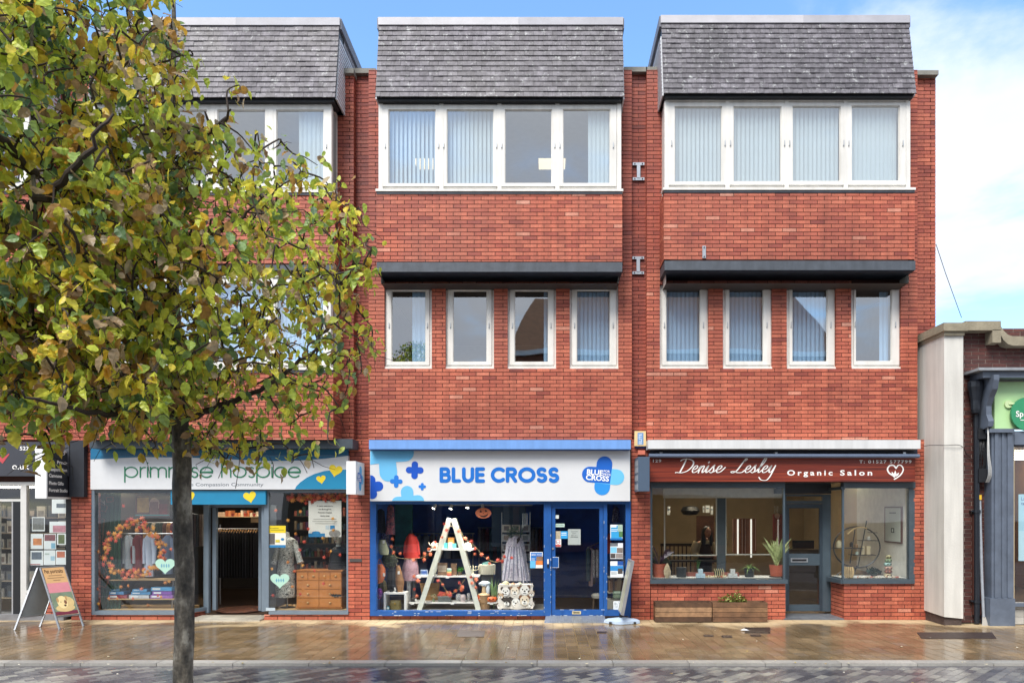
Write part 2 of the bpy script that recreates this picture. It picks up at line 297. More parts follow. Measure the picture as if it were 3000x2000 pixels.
class Pieces:
    """many small countable blocks: the 300 largest in view become objects of their own, the rest one joined part"""
    def __init__(s, name, mat, parent, limit=300, rest=None): s.n, s.m, s.p, s.lim, s.r, s.L = name, mat, parent, limit, rest or name, []
    def add(s, c, size, rz=0, rx=0, tint=None, w=1.0): s.L.append((c[0], c[1], c[2], size[0], size[1], size[2], rz, rx, random.random() if tint is None else tint, w))
    def build(s):
        if not s.L: return
        A = np.array(s.L); cp = np.array([0, -D, EYE]); v = A[:, :3]-cp; dist = np.linalg.norm(v, axis=1)
        px = VX+v[:, 0]/np.maximum(v[:, 1], .1)*F; py = HY-v[:, 2]/np.maximum(v[:, 1], .1)*F
        ins = (px > 0) & (px < 3000) & (py > 0) & (py < 2000)
        face = np.where(A[:, 5] > .035, A[:, 3]*A[:, 5], A[:, 3]*A[:, 4]*np.abs(v[:, 2])/dist)
        sc = face/dist**2*A[:, 9]*np.where(ins, 1, .01)*(1+rng.random(len(A))*.02)
        order = np.argsort(-sc); big = order[:s.lim]; rest = order[s.lim:]
        tints = [(.06+.88*i/9) for i in range(10)]; ms = []
        for t in tints:
            me = bpy.data.meshes.new(s.n); me.from_pydata([tuple(c) for c in CUBE], [], [tuple(map(int, f)) for f in CF]); me.materials.append(s.m)
            a = me.attributes.new('tint', 'FLOAT', 'POINT'); a.data.foreach_set('value', [t]*8); ms.append(me)
        for i in big:
            r = A[i]; o = bpy.data.objects.new(s.n, ms[min(9, int(r[8]*10))]); link(o, s.p)
            o.location = r[:3]; o.scale = r[3:6]; o.rotation_euler = (r[7], 0, r[6])
        if len(rest):
            R = A[rest]; n = len(R); V = CUBE[None]*R[:, None, 3:6]
            cx, sx = np.cos(R[:, 7])[:, None], np.sin(R[:, 7])[:, None]; y, z = V[..., 1]*cx-V[..., 2]*sx, V[..., 1]*sx+V[..., 2]*cx
            cz, sz = np.cos(R[:, 6])[:, None], np.sin(R[:, 6])[:, None]; x, y = V[..., 0]*cz-y*sz, V[..., 0]*sz+y*cz
            V = np.stack([x, y, z], -1)+R[:, None, :3]
            me = bpy.data.meshes.new(s.r); me.vertices.add(n*8); me.vertices.foreach_set('co', V.reshape(-1))
            f = (CF[None]+np.arange(n)[:, None, None]*8).reshape(-1, 4); me.loops.add(n*24); me.loops.foreach_set('vertex_index', f.reshape(-1)); me.polygons.add(n*6)
            me.polygons.foreach_set('loop_start', np.arange(n*6)*4); me.polygons.foreach_set('loop_total', np.full(n*6, 4))
            me.polygons.foreach_set('use_smooth', np.zeros(n*6, dtype=bool)); a = me.attributes.new('tint', 'FLOAT', 'POINT'); a.data.foreach_set('value', np.repeat(R[:, 8], 8)); me.materials.append(s.m); me.update(); me.validate()
            o = bpy.data.objects.new(s.r, me); link(o, s.p); tag(o, kind='stuff')
# ------------------------------------------------------------------ materials
BRICK = tinted('red_brick', [(0, '#6b3029'), (.28, '#9a4838'), (.6, '#b86249'), (.85, '#c77055'), (1, '#cc927c')], .62, .1, .25, 45, .2, .8, .35, 90, ('#d9c9c0', 3.2, .68, .35), streak=.22)
DBRICK = tinted('dark_brick', [(0, '#33201f'), (.5, '#4d2a26'), (1, '#66382f')], .65, 0, .3, 40, .3, .8, .4, 90, ('#b9b0a8', 4, .68, .35))
MORTAR = K('#4b2c25', .9, .2, 14, .3); DMORTAR = K('#8d8278', .9, .2, 14, .3)
TILE = tinted('clay_roof_tile', [(0, '#5a565c'), (.5, '#676369'), (1, '#767278')], .55, 0, .42, 16, .28, 1.2, .6, 60, ('#c4c6c4', 11, .57, .7), streak=.3)
PAVE = tinted('wet_buff_paver', [(0, '#6f5e45'), (.5, '#7f6b50'), (.85, '#8a7558'), (1, '#76695a')], .17, 0, .12, 30, .24, .9, .1, 60, None, .09)
dryband(PAVE)
ROADB = tinted('wet_grey_block', [(0, '#45444a'), (.35, '#5d5b5f'), (.6, '#787674'), (1, '#96948b')], .16, 0, .15, 35, .2, .5, .16, 60, None, .08)
WHITE = K('#dcd9d4', .45, .07, 3, .05); OLDWHITE = K('#dedbd4', .5, .08, 2.2, .1, bscale=25, streak=.12)
RENDER_W = K('#cfccc4', .8, .06, 1.4, .25, bscale=35, streak=.13)
DARK = K('#2b2f36', .5, .15, 5); SLATE = K('#4a5560', .5, .12, 4); BLUE = K('#1d5296', .4, .12, 5, .1); BLACK = K('#15161a', .5, .1)
LEAD = K('#4a5058', .55, .2, 6, .2, streak=.25); GREYFR = K('#6d7a86', .4, .08, 5); SALON = K('#435059', .4, .1, 5)
CEIL = K('#dcdcda', .9, .04); INWALL = K('#bcb8b0', .9, .06); INFLOOR = K('#3d3631', .7, .1)
STEEL = K('#b7babd', .35, .12, 12, metal=.8); ALU = K('#c9cbce', .32, .08, 8, metal=.75)
LAMPW = emit_mat('lit_ceiling_panel', (1, .8, .46), .62); LAMPC = emit_mat('lit_lamp_white', (1, .93, .82), 7)
def ident(px, py, d=0): return Matrix.Translation(P(px, py, d))
# ------------------------------------------------------------------ ground
def sheet(name, x0, x1, y0, y1, z, m):
    b = MB(m); b.quad((x0, y0, z), (x1, y0, z), (x1, y1, z), (x0, y1, z)); return b.build(name, kind='structure')
YK = -3.385                                   # pavement edge, then a flush kerb strip, then the block-paved street
sheet('ground', -150, 150, -150, 150, -.09, K('#3f3d3b', .8, .2, .5))
PJOINT = K('#8a7554', .5, .25, 6, .2); RJOINT = K('#55524f', .5, .2, 9, .2)
pav = sheet('pavement', -30, 30, YK, 6, -.006, PJOINT)
road = sheet('road', -60, 60, -16, YK-.2, -.034, tinted('street_far', [(0, '#565458'), (1, '#565458')], .3, 0, .3, 5, .2, .5, .25, 60))
pp = Pieces('paver', PAVE, pav)
for i in range(-62, 66):
    x = i*.162+.03
    ph = .12 if i % 2 else 0
    for j in range(16):
        y = .1-ph-j*.24
        if y-.12 < YK or y > .25: 
            if y-.12 < YK < y+.08: 
                h = y+.12-YK-.006
                pp.add((x, YK+h/2+.003, -.02+random.uniform(-.001, .001)), (.155, h, .04))
            continue
        if -.1 < y < .3 and False: continue
        pp.add((x, y, -.02+random.uniform(-.0015, .0015)), (.155, .233, .04), rz=random.uniform(-.006, .006), rx=random.uniform(-.004, .004))
pp.build()
kb = Pieces('kerb_stone', tinted('pale_kerb', [(0, '#8d8b86'), (1, '#a5a29b')], .35, 0, .15, 30, .2, .8, .2), pav)
for i in range(-12, 14): kb.add((i*.92+.35, YK-.1, -.03), (.912, .19, .06+random.uniform(0, .003)))
kb.build()
rp = Pieces('paving_block', ROADB, road)
a = math.radians(45); ca, sa = math.cos(a), math.sin(a)
for i in range(-70, 70):
    for j in range(-70, 70):
        # 45 degree herringbone of 200 x 100 blocks
        for kk in (0, 1):
            u = (i*.2+j*.1) if 0 else 0
            if kk == 0: u, v, rr = i*.4/2+ (j % 2)*.1*0, j*.1, 0
        # stretcher bond turned 45 degrees reads the same at this size and stays countable
        u, v = i*.2+(j % 2)*.1, j*.1
        x, y = u*ca-v*sa, -4.6+u*sa+v*ca
        if -8.6 < x < 8.4 and YK-.30 > y > -5.6: rp.add((x, y, -.05+random.uniform(-.002, .002)), (.193, .094, .04), rz=a, rx=0, tint=min(1, max(0, random.gauss(.45, .28))))
rp.build()
# ------------------------------------------------------------------ walls
CH, JT, BL = .0645, .0108, .2275
class Wall:
    def __init__(s, bld, brick=BRICK, mortar=MORTAR):
        s.b = bld; s.mb = MB(mortar); s.part = None; s.br = []; s.brick = brick
    def mort(s, x0, x1, y0, y1, z0, z1): s.mb.box(x0, x1, y0, y1, z0, z1)
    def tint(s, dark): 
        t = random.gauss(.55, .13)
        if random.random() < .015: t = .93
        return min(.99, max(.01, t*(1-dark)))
    def front(s, px0, py0, px1, py1, d, holes=(), dark=0, back=.14, w=1., world=None, th=.10, mort=True):
        x0, x1, z0, z1 = (X(px0, d), X(px1, d), Z(py1, d), Z(py0, d)) if world is None else world
        H = [(X(h[0], d), X(h[2], d), Z(h[3], d), Z(h[1], d)) for h in holes] if world is None else list(holes)
        if mort:
            xs = sorted({x0+.006, x1-.006} | {min(max(v, x0+.006), x1-.006) for h in H for v in (h[0]-.006, h[1]+.006)})
            zs = sorted({z0, z1} | {min(max(v, z0), z1) for h in H for v in (h[2]-.004, h[3]+.004)})
            for i in range(len(xs)-1):
                run = None
                for j in range(len(zs)-1):
                    cx, cz = (xs[i]+xs[i+1])/2, (zs[j]+zs[j+1])/2
                    inside = any(h[0] < cx < h[1] and h[2] < cz < h[3] for h in H)
                    if inside:
                        if run is not None: s.mort(xs[i], xs[i+1], -d+.008, -d+back, run, zs[j]); run = None
                    elif run is None: run = zs[j]
                if run is not None: s.mort(xs[i], xs[i+1], -d+.008, -d+back, run, z1)
        k0, k1 = math.floor(z0/CH), math.ceil(z1/CH)
        for k in range(k0, k1):
            a, b = max(k*CH+JT/2, z0), min((k+1)*CH-JT/2, z1)
            if b-a < .012: continue
            zc = (a+b)/2
            segs = [(x0, x1)]
            for h in H:
                if h[2]-.01 < zc < h[3]+.01:
                    segs = [q for sg in segs for q in ((sg[0], min(sg[1], h[0])), (max(sg[0], h[1]), sg[1])) if q[1]-q[0] > .02]
            for a0, a1 in segs:
                off = x0+(BL/2 if k % 2 else 0)
                i = math.floor((a0-off)/BL); cuts = [a0]
                while off+i*BL < a1:
                    if off+i*BL-a0 > .045 and a1-off-i*BL > .045: cuts.append(off+i*BL)
                    i += 1
                cuts.append(a1)
                for l, r in zip(cuts, cuts[1:]):
                    l2, r2 = (l if l == a0 else l+JT/2), (r if r == a1 else r-JT/2)
                    if r2-l2 < .022: continue
                    y = -d+random.uniform(-.0015, .0025)
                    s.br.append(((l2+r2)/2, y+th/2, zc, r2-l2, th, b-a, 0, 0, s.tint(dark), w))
    def side(s, x, d0, d1, z0, z1, face, dark=.15, back=.1):   # face +1 looks to +X
        s.mort(x-.008*face, x-(.008+back)*face, -d0+.008, -d1, z0, z1)
        for k in range(math.floor(z0/CH), math.ceil(z1/CH)):
            a, b = max(k*CH+JT/2, z0), min((k+1)*CH-JT/2, z1)
            if b-a < .012: continue
            off = BL/2 if k % 2 else 0; l = -d0+.104; i = 0
            while l < -d1:
                r = min(-d0+.104+(i+1)*BL-off, -d1); i += 1
                if r-l > .03: s.br.append((x-.05*face, (l+r)/2, (a+b)/2, .1, r-l-JT, b-a, 0, 0, s.tint(dark), .6))
                l = max(l, r)
    def angled(s, p0, p1, z0, z1, dark=0):
        p0, p1 = Vector(p0), Vector(p1); L = (p1-p0).length; an = math.atan2(p1.y-p0.y, p1.x-p0.x); t = (p1-p0)/L; nrm = Vector((-t.y, t.x))
        p1 = p1-t*.03; q = [p0+nrm*.008, p1+nrm*.008, p1+nrm*.12, p0+nrm*.12]
        s.mb.add([(v.x, v.y, z) for z in (z0, z1) for v in q], [(3, 2, 1, 0), (4, 5, 6, 7), (0, 1, 5, 4), (1, 2, 6, 5), (2, 3, 7, 6), (3, 0, 4, 7)])
        for k in range(math.floor(z0/CH), math.ceil(z1/CH)):
            a, b = max(k*CH+JT/2, z0), min((k+1)*CH-JT/2, z1)
            if b-a < .012: continue
            off = BL/2 if k % 2 else 0; l = 0; i = 0
            while l < L-.04:
                r = min((i+1)*BL-off, L-.02); i += 1
                if r-l > .03:
                    c = p0+t*((l+r)/2)+nrm*.05; s.br.append((c.x, c.y, (a+b)/2, r-l-JT, .1, b-a, an, 0, s.tint(dark), 1))
                l = max(l, r)
    def done(s, name='wall'):
        s.part = s.mb.build(name, s.b); p = Pieces('brick', s.brick, s.part, rest='brickwork'); p.L = s.br; p.build(); return s.part
def tiles(bld, x0, x1, py_top, py_bot, d_top, d_bot, rows=14):
    zt, zb = Z(py_top, d_top), Z(py_bot, d_bot); dy = d_bot-d_top; H = zt-zb
    bk = MB(DARK); bk.add([(x0+.01, -d_top+.03, zt), (x1-.01, -d_top+.03, zt), (x1-.01, -d_bot+.03, zb), (x0+.01, -d_bot+.03, zb), (x0+.01, 0, zt), (x1-.01, 0, zt), (x1-.01, 0, zb), (x0+.01, 0, zb)], [(3, 2, 1, 0), (4, 5, 6, 7), (0, 1, 5, 4), (1, 2, 6, 5), (2, 3, 7, 6), (3, 0, 4, 7)])
    rf = bk.build('mansard_roof', bld); tp = Pieces('roof_tile', TILE, rf, rest='roof_tiling'); tw = .155; lean = math.atan2(dy, H)
    for r in range(rows):
        f = (r+.5)/rows; z = zt-H*f; d = d_top+dy*f; ph = tw/2 if r % 2 else 0; n = int((x1-x0)/tw)+2
        for i in range(n):
            a, b = max(x0, x0+i*tw-ph), min(x1, x0+(i+1)*tw-ph)
            if b-a < .03: continue
            tp.add(((a+b)/2, -d-.004+random.uniform(-.003, .003), z), (b-a-.003, .014, H/rows+.012), rx=-lean-.13+random.uniform(-.015, .015), rz=random.uniform(-.006, .006))
    tp.build(); return rf
def window(bld, ox0, oy0, ox1, oy1, gx0, gy0, gx1, gy1, d, label=None, sill=True, fw=.035):
    fr = MB(OLDWHITE); a = 14/173
    x0, x1, z0, z1 = X(ox0, d), X(ox1, d), Z(oy1, d), Z(oy0, d); g0, g1, h0, h1 = X(gx0, d), X(gx1, d), Z(gy1, d), Z(gy0, d)
    def ring(mb, x0, x1, z0, z1, w, y0, y1, wb=None):
        wb = wb or w
        mb.box(x0, x0+w, y0, y1, z0, z1); mb.box(x1-w, x1, y0, y1, z0, z1); mb.box(x0+w, x1-w, y0, y1, z1-w, z1); mb.box(x0+w, x1-w, y0, y1, z0, z0+wb)
    ring(fr, x0, x1, z0, z1, fw, -d-.0, -d+.09)
    w = fr.build('window', bld, label=label)
    sa = MB(OLDWHITE)
    l, r, b, t = g0-x0-fw, x1-g1-fw, h0-z0-fw, z1-h1-fw
    sx0, sx1, sz0, sz1 = x0+fw+.003, x1-fw-.003, z0+fw+.003, z1-fw-.003
    sa.box(sx0, g0, -d-.016, -d+.05, sz0, sz1); sa.box(g1, sx1, -d-.016, -d+.05, sz0, sz1); sa.box(g0, g1, -d-.016, -d+.05, h1, sz1); sa.box(g0, g1, -d-.016, -d+.05, sz0, h0)
    # stepped bead round the glass
    e = .012; sa.box(g0, g0+e, -d+.004, -d+.03, h0, h1); sa.box(g1-e, g1, -d+.004, -d+.03, h0, h1); sa.box(g0+e, g1-e, -d+.004, -d+.03, h1-e, h1); sa.box(g0+e, g1-e, -d+.004, -d+.03, h0, h0+e)
    sa.build('sash', w)
    pn = MB(GLASS_UP); pn.quad((g0+.004, -d+.018, h0+.004), (g1-.004, -d+.018, h0+.004), (g1-.004, -d+.018, h1-.004), (g0+.004, -d+.018, h1-.004)); pn.build('pane', w)
    for hx in (sx0+(g0-sx0)*.55, g1+(sx1-g1)*.45):
        h = MB(STEEL); zc = (z0+z1)/2-.0; h.box(hx-.008, hx+.008, -d-.03, -d-.016, zc-.04, zc-.02); h.bar((hx, -d-.034, zc-.035), (hx, -d-.034, zc+.05), .011, .01); h.build('handle', w)
    if sill:
        s = MB(OLDWHITE); s.box(x0-.01, x1+.012, -d-.05, -d+.02, z0-.035, z0-.001); s.build('sill', w)
    return w
def room(bld, x0, x1, y0, y1, z0, z1, wall=INWALL, ceil=CEIL, floor=INFLOOR, back=None):
    m = MB(floor); m.quad((x0, y0, z0), (x1, y0, z0), (x1, y1, z0), (x0, y1, z0))
    m.mat(ceil).quad((x0, y1, z1), (x1, y1, z1), (x1, y0, z1), (x0, y0, z1))
    m.mat(wall).quad((x0, y0, z0), (x0, y1, z0), (x0, y1, z1), (x0, y0, z1)).quad((x1, y1, z0), (x1, y0, z0), (x1, y0, z1), (x1, y1, z1))
    m.mat(back or wall).quad((x0, y1, z0), (x1, y1, z0), (x1, y1, z1), (x0, y1, z1))
    return m.build('interior', bld)
def lampanel(x, y, z, label, sx=.45, sy=.45, mat=None, m='ceiling_light'):
    t = thing(m, label, 'ceiling light', (x, y, z), 'lit panels on the office ceilings'); f = MB(WHITE); f.box(x-sx/2-.02, x+sx/2+.02, y-sy/2-.02, y+sy/2+.02, z-.02, z); f.build('frame', t)
    g = MB(mat or LAMPW); g.box(x-sx/2, x+sx/2, y-sy/2, y+sy/2, z-.032, z-.021); g.build('diffuser', t); return t
BLIND = K('#ccdbe2', .8, .04, 3); BLIND2 = K('#aed4f8', .8, .04, 3)
def blind(gx0, gx1, gy0, gy1, d, label, ang=12, mat=None, pitch=12.6, group='vertical blinds behind the upper windows'):
    x0, x1, z0, z1 = X(gx0, d), X(gx1, d), Z(gy1, d)-.03, Z(gy0, d)+.03; yb = -d+.12
    t = thing('vertical_blind', label, 'blind', ((x0+x1)/2, yb, z0), group)
    h = MB(WHITE); h.box(x0-.02, x1+.02, yb-.02, yb+.02, z1, z1+.03); h.build('headrail', t)
    p = pitch/173; n = max(1, round((x1-x0)/p)); p = (x1-x0)/n; me = None
    for i in range(n):
        if me is None:
            s = MB(mat or BLIND); w = p*1.12/2; s.add([(-w, .006, z0), (0, -.006, z0), (w, .006, z0), (w, .006, z1), (0, -.006, z1), (-w, .006, z1)], [(0, 1, 4, 5), (1, 2, 3, 4)]); o = s.build('slat', t); me = o.data
        else: o = bpy.data.objects.new('slat', me); link(o, t)
        o.location = (x0+p*(i+.5), yb, 0); o.rotation_euler = (0, 0, math.radians(ang+random.uniform(-3, 3)))
    return t
# ------------------------------------------------------------------ building: centre bay
def bolted_bracket(px, py, d, label, both=True, grp='galvanised brackets left on the brickwork'):
    t = thing('wall_bracket', label, 'bracket', P(px, py, d), grp); m = MB(STEEL); y = -d
    if both:
        for q in (-24, 24): m.pb(px-17, py+q-4 if q > 0 else py+q, px+17, py+q+4 if q > 0 else py+q+8, d+.02, d)
        m.pb(px-5, py-17, px+5, py+21, d+.03, d+.0)
    else: m.pb(px-5, py-18, px+5, py+18, d+.02, d)
    m.build('plate', t)
    for bx, by in (((-11, -20), (11, -20), (-11, 24), (11, 24)) if both else ((0, -13), (0, 14))):
        b = MB(BLACK); c = P(px+bx, py+by, d+.02); b.tube([c, c+Vector((0, -.012, 0))], .011, 6); b.build('bolt', t)
def top_bay(bld, x0p, x1p, wx, d=.47, panes=(), wl=None, y=(297, 553)):
    "timber framed band of four casements, its posts, head and sill"
    m = MB(OLDWHITE); dd = d-.06
    m.pb(wx[0], y[0]-3, wx[1], y[0]+6, dd+.03, dd-.08)
    for p in [wx[0]+3]+[(a[2]+b[0])/2 for a, b in zip(panes, panes[1:])]+[wx[1]-3]: m.pb(p-6, y[0]+6, p+6, y[1], dd+.02, dd-.08)
    m.pb(x0p-3, y[1], x1p+3, y[1]+7, d+.03, dd-.08)
    f = m.build('bay_frame', bld)
    l = MB(LEAD); l.pb(x0p, y[1]+8, x1p, y[1]+15, d+.012, dd-.05); l.pb(wx[0]-4, y[0]-14, wx[1]+4, y[0]-4, dd+.05, dd-.08); l.build('flashing', bld)
    for i, q in enumerate(panes):
        window(bld, q[0]-24, y[0]+9, q[2]+22, y[1]-2, q[0], q[1], q[2], q[3], dd, sill=False, fw=.02)
def bay_band(bld, x0, x1, y0, y1, df, label=None):
    m = MB(LEAD); m.pb(x0, y0, x1, y1, df, df-.1)
    xa, xb = X(x0, df)+.0, X(x1, df); z = Z(y1, df)
    m.build('bay_band', bld)
    s = MB(K('#26303e', .6, .3, 7)); s.box(xa+.012, xb-.012, -df+.02, .06, z-.012, z-.001+.0); s.build('soffit', bld)
    r = MB(LEAD)
    for xx, sg in ((xa, 1), (xb, -1)): r.box(xx, xx+.02*sg, -df+.1, .02, z, Z(y0, df))
    r.build('band_return', bld)
def roof_box(bld, x0p, x1p, ycap, ytile, ybot, dt=.30, db=.55, lean=.25):
    x0, x1 = X((x0p), db), X((x1p), db); zt, zc = Z(ycap, dt), Z(ytile, dt)
    tiles(bld, x0, x1, ytile, ybot, dt, db)
    c = MB(K('#b9b7bb', .5, .12, 3)); q = (x0+x1)/2+.3
    c.box(x0-.01, q, -dt-.03, -dt+.25, zc, zt); c.build('roof_cap', bld)
    c = MB(K('#a9a8ae', .5, .12, 3)); c.box(q+.002, x1+.01, -dt-.03, -dt+.25, zc, zt); c.build('roof_cap', bld)
    s = MB(K('#9d9aa0', .6, .15, 4))
    s.box(x0+.01, x1-.01, -dt+.25, 3.0, zt-.25, zt-.02); s.build('flat_roof', bld)
    zb = Z(ybot, db)
    for xx, sg in ((x0, 1), (x1, -1)):
        w = MB(K('#d3d5da', .5, .06, 4))
        n = 16
        for i in range(n):
            za, zb2 = zb+(zc-zb-.2)*i/n, zb+(zc-zb-.2)*(i+1)/n
            f = min(1, max(0, (za-zb)/(zc-zb))); dd = db-(db-dt)*f-.06
            w.add([(xx-.016*sg, -dd, za), (xx-.016*sg, 2.9, za), (xx-.006*sg, 2.9, zb2-.004), (xx-.006*sg, -dd, zb2-.004), (xx+.1*sg, -dd, za), (xx+.1*sg, 2.9, za), (xx+.1*sg, 2.9, zb2-.004), (xx+.1*sg, -dd, zb2-.004)], [(3, 2, 1, 0) if sg > 0 else (0, 1, 2, 3), (0, 3, 7, 4), (3, 2, 6, 7), (0, 4, 5, 1)])
        w.build('side_cladding', bld)
        v = MB(K('#6f7079', .6, .15, 5)); v.box(xx-.03*sg, xx+.03*sg, -dt+.0, 2.9, zt-.17, zt+.001); v.build('verge_trim', bld)
    f = MB(BLACK); f.box(x0+.03, x1-.03, -db+.04, -.2, zb-.045, zb-.005); f.build('eaves_board', bld)
OFFX = X
def storey(bld, px0, px1, dpl, ztop, zbot, depth=4.2, wall=INWALL): return room(bld, X(px0, dpl)+.05, X(px1, dpl)-.05, -dpl+.10, depth, zbot, ztop, wall)
def parapet(bld, px0, px1, py0, py1, d): m = MB(K('#7c7a72', .7, .25, 5, .3)); m.pb(px0, py0, px1, py1, d+.06, d-.25); return m.build('coping', bld)
# centre
BC = thing('shop_building', 'middle brick unit of the terrace above the blue and white charity shop', 'building', (0, 0, 0), 'brick units of the shopping terrace')
Wc = Wall(BC)
fw = [(1126, 833, 1265, 1080), (1305, 833, 1447, 1080), (1487, 833, 1629, 1080), (1669, 833, 1812, 1080)]
Wc.front(1080, 800, 1851, 1287, 0, fw)
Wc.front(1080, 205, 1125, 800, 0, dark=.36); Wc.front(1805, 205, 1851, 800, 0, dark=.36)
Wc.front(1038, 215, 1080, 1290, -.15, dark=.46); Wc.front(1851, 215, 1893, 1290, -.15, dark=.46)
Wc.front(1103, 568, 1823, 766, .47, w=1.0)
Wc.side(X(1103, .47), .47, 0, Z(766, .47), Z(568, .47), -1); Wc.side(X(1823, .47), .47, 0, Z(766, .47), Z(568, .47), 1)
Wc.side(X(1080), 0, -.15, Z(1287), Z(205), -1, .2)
Wc.front(1020, 1287, 1083, 1817, 0, dark=.15); Wc.front(1850, 1287, 1905, 1817, 0, dark=.18)
Wc.front(1085, 1803, 1597, 1815.5, -.05)
Wc.done()
window(BC, 1126, 833, 1265, 1076, 1147, 851, 1248, 1061, -.07); window(BC, 1305, 833, 1447, 1076, 1327, 851, 1427, 1061, -.07)
window(BC, 1487, 833, 1629, 1076, 1507, 851, 1607, 1061, -.07); window(BC, 1669, 833, 1812, 1076, 1689, 850, 1788, 1060, -.07)
top_bay(BC, 1103, 1823, (1112, 1817), panes=[(1138, 322, 1277, 539), (1309, 322, 1447, 539), (1479, 322, 1617, 538), (1649, 321, 1788, 538)])
bay_band(BC, 1103, 1823, 768, 796, .49); roof_box(BC, 1100, 1828, 54, 76, 284)
parapet(BC, 1034, 1100, 200, 214, -.12); parapet(BC, 1828, 1896, 196, 210, -.12)
zc1 = Z(312, .4); storey(BC, 1103, 1823, .41, zc1, 5.6); storey(BC, 1085, 1846, -.08, Z(826, -.07), 3.1)
lampanel(X(1617, -1.55), 1.55, zc1, 'warm lit ceiling panel behind the third and fourth top windows of the middle unit', .5, .42)
lampanel(X(1256, -1.55), 1.55, zc1, 'warm lit ceiling panel seen through the blind of the middle unit', .5, .42)
blind(1138, 1277, 322, 539, .41, 'pale vertical blind behind the leftmost top window of the middle unit', -38)
blind(1309, 1447, 322, 539, .41, 'pale vertical blind behind the second top window of the middle unit', -26)
blind(1725, 1788, 322, 539, .41, 'pale vertical blind drawn half across the fourth top window of the middle unit', 8)
blind(1205, 1248, 851, 1061, -.07, 'light blue blind gathered at the right of the first window under the middle soffit', 6, BLIND2)
blind(1594, 1607, 851, 1061, -.07, 'light blue blind slat showing at the edge of the window that mirrors a brick gable', 10, BLIND2)
blind(1689, 1788, 851, 1061, -.07, 'closed light blue blind in the fourth window under the middle soffit', 14, BLIND2)
# ------------------------------------------------------------------ building: right unit (salon)
BR = thing('shop_building', 'right brick unit of the terrace above the red salon sign, beside the white rendered pier', 'building', (0, 0, 0), 'brick units of the shopping terrace')
Wr = Wall(BR)
fr_ = [(1933, 831, 2076, 1080), (2118, 831, 2263, 1080), (2305, 830, 2450, 1080), (2494, 829, 2640, 1080)]
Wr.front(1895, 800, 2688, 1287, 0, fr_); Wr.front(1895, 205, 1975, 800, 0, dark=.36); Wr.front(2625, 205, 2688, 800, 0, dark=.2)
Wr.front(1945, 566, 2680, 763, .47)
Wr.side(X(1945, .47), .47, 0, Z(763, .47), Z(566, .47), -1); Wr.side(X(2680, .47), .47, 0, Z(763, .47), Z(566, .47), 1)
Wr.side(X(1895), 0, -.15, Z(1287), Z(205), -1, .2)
Wr.front(2688, 218, 2741, 1290, -.25, dark=.12); Wr.front(2677, 1287, 2722, 1817, 0, dark=.08); Wr.side(X(2722), 0, -.35, 0, Z(1287), 1)
Wr.side(X(2741, -.25), -.25, -3, 3, Z(218, -.25), 1)
zs = Z(1708, 0); Wr.front(1907, 1709, 2301, 1816, -.02); Wr.side(X(2301, -.02), -.02, -.62, 0, zs, 1)
pA, pB = (X(2473), 0.0), (X(2434, -.55), .55)
Wr.angled((pB[0], pB[1]), (pA[0], pA[1]), 0, zs); Wr.front(2473, 1709, 2678, 1816, 0)
Wr.done()
for (o, g) in zip(fr_, [(1951, 847, 2052, 1060), (2135, 847, 2237, 1060), (2320, 846, 2424, 1060), (2506, 845, 2612, 1059)]):
    window(BR, o[0], o[1], o[2], 1076, g[0], g[1], g[2], g[3], -.07)
top_bay(BR, 1945, 2680, (1950, 2664), panes=[(1976, 313, 2115, 534), (2148, 313, 2289, 533), (2321, 312, 2462, 532), (2494, 311, 2635, 531)], y=(290, 549))
m_ = MB(OLDWHITE); m_.box(X(1950, .41), X(1950, .41)+.05, -.35, -.02, Z(549, .41), Z(290, .41)); m_.box(X(2664, .41)-.05, X(2664, .41), -.35, -.02, Z(549, .41), Z(290, .41)); m_.build('bay_side', BR)
m_ = MB(OLDWHITE); m_.box(X(1112, .41), X(1112, .41)+.05, -.35, -.02, Z(553, .41), Z(297, .41)); m_.box(X(1817, .41)-.05, X(1817, .41), -.35, -.02, Z(553, .41), Z(297, .41)); m_.build('bay_side', BC)
bay_band(BR, 1947, 2682, 764, 791, .49); roof_box(BR, 1944, 2684, 48, 70, 274)
parapet(BR, 1893, 1946, 196, 210, -.12); parapet(BR, 2660, 2750, 206, 219, -.2)
zc2 = Z(303, .4); storey(BR, 1945, 2680, .41, zc2, 5.6); storey(BR, 1900, 2684, -.08, Z(824, -.07), 3.1)
lampanel(X(1990, -1.5), 1.5, zc2, 'warm lit ceiling panel behind the leftmost top window of the right unit', .42, .42)
lampanel(X(2400, -1.5), 1.5, zc2, 'warm lit ceiling panel behind the third top window of the right unit', .42, .42)
for q, l in zip([(1976, 2115), (2148, 2289), (2321, 2462), (2494, 2635)], ('leftmost', 'second', 'third', 'rightmost')):
    blind(q[0], q[1], 313, 533, .41, 'pale vertical blind behind the %s top window above the salon' % l, -32 if l != 'rightmost' else -18)
for q, l in zip([(1951, 2052), (2135, 2237), (2320, 2424)], ('leftmost', 'second', 'third')):
    blind(q[0], q[1], 846, 1060, -.07, 'closed light blue blind in the %s window under the right soffit' % l, 12, BLIND2)
blind(2586, 2612, 846, 1060, -.07, 'light blue blind pushed to the side of the window nearest the white pier', 8, BLIND2)
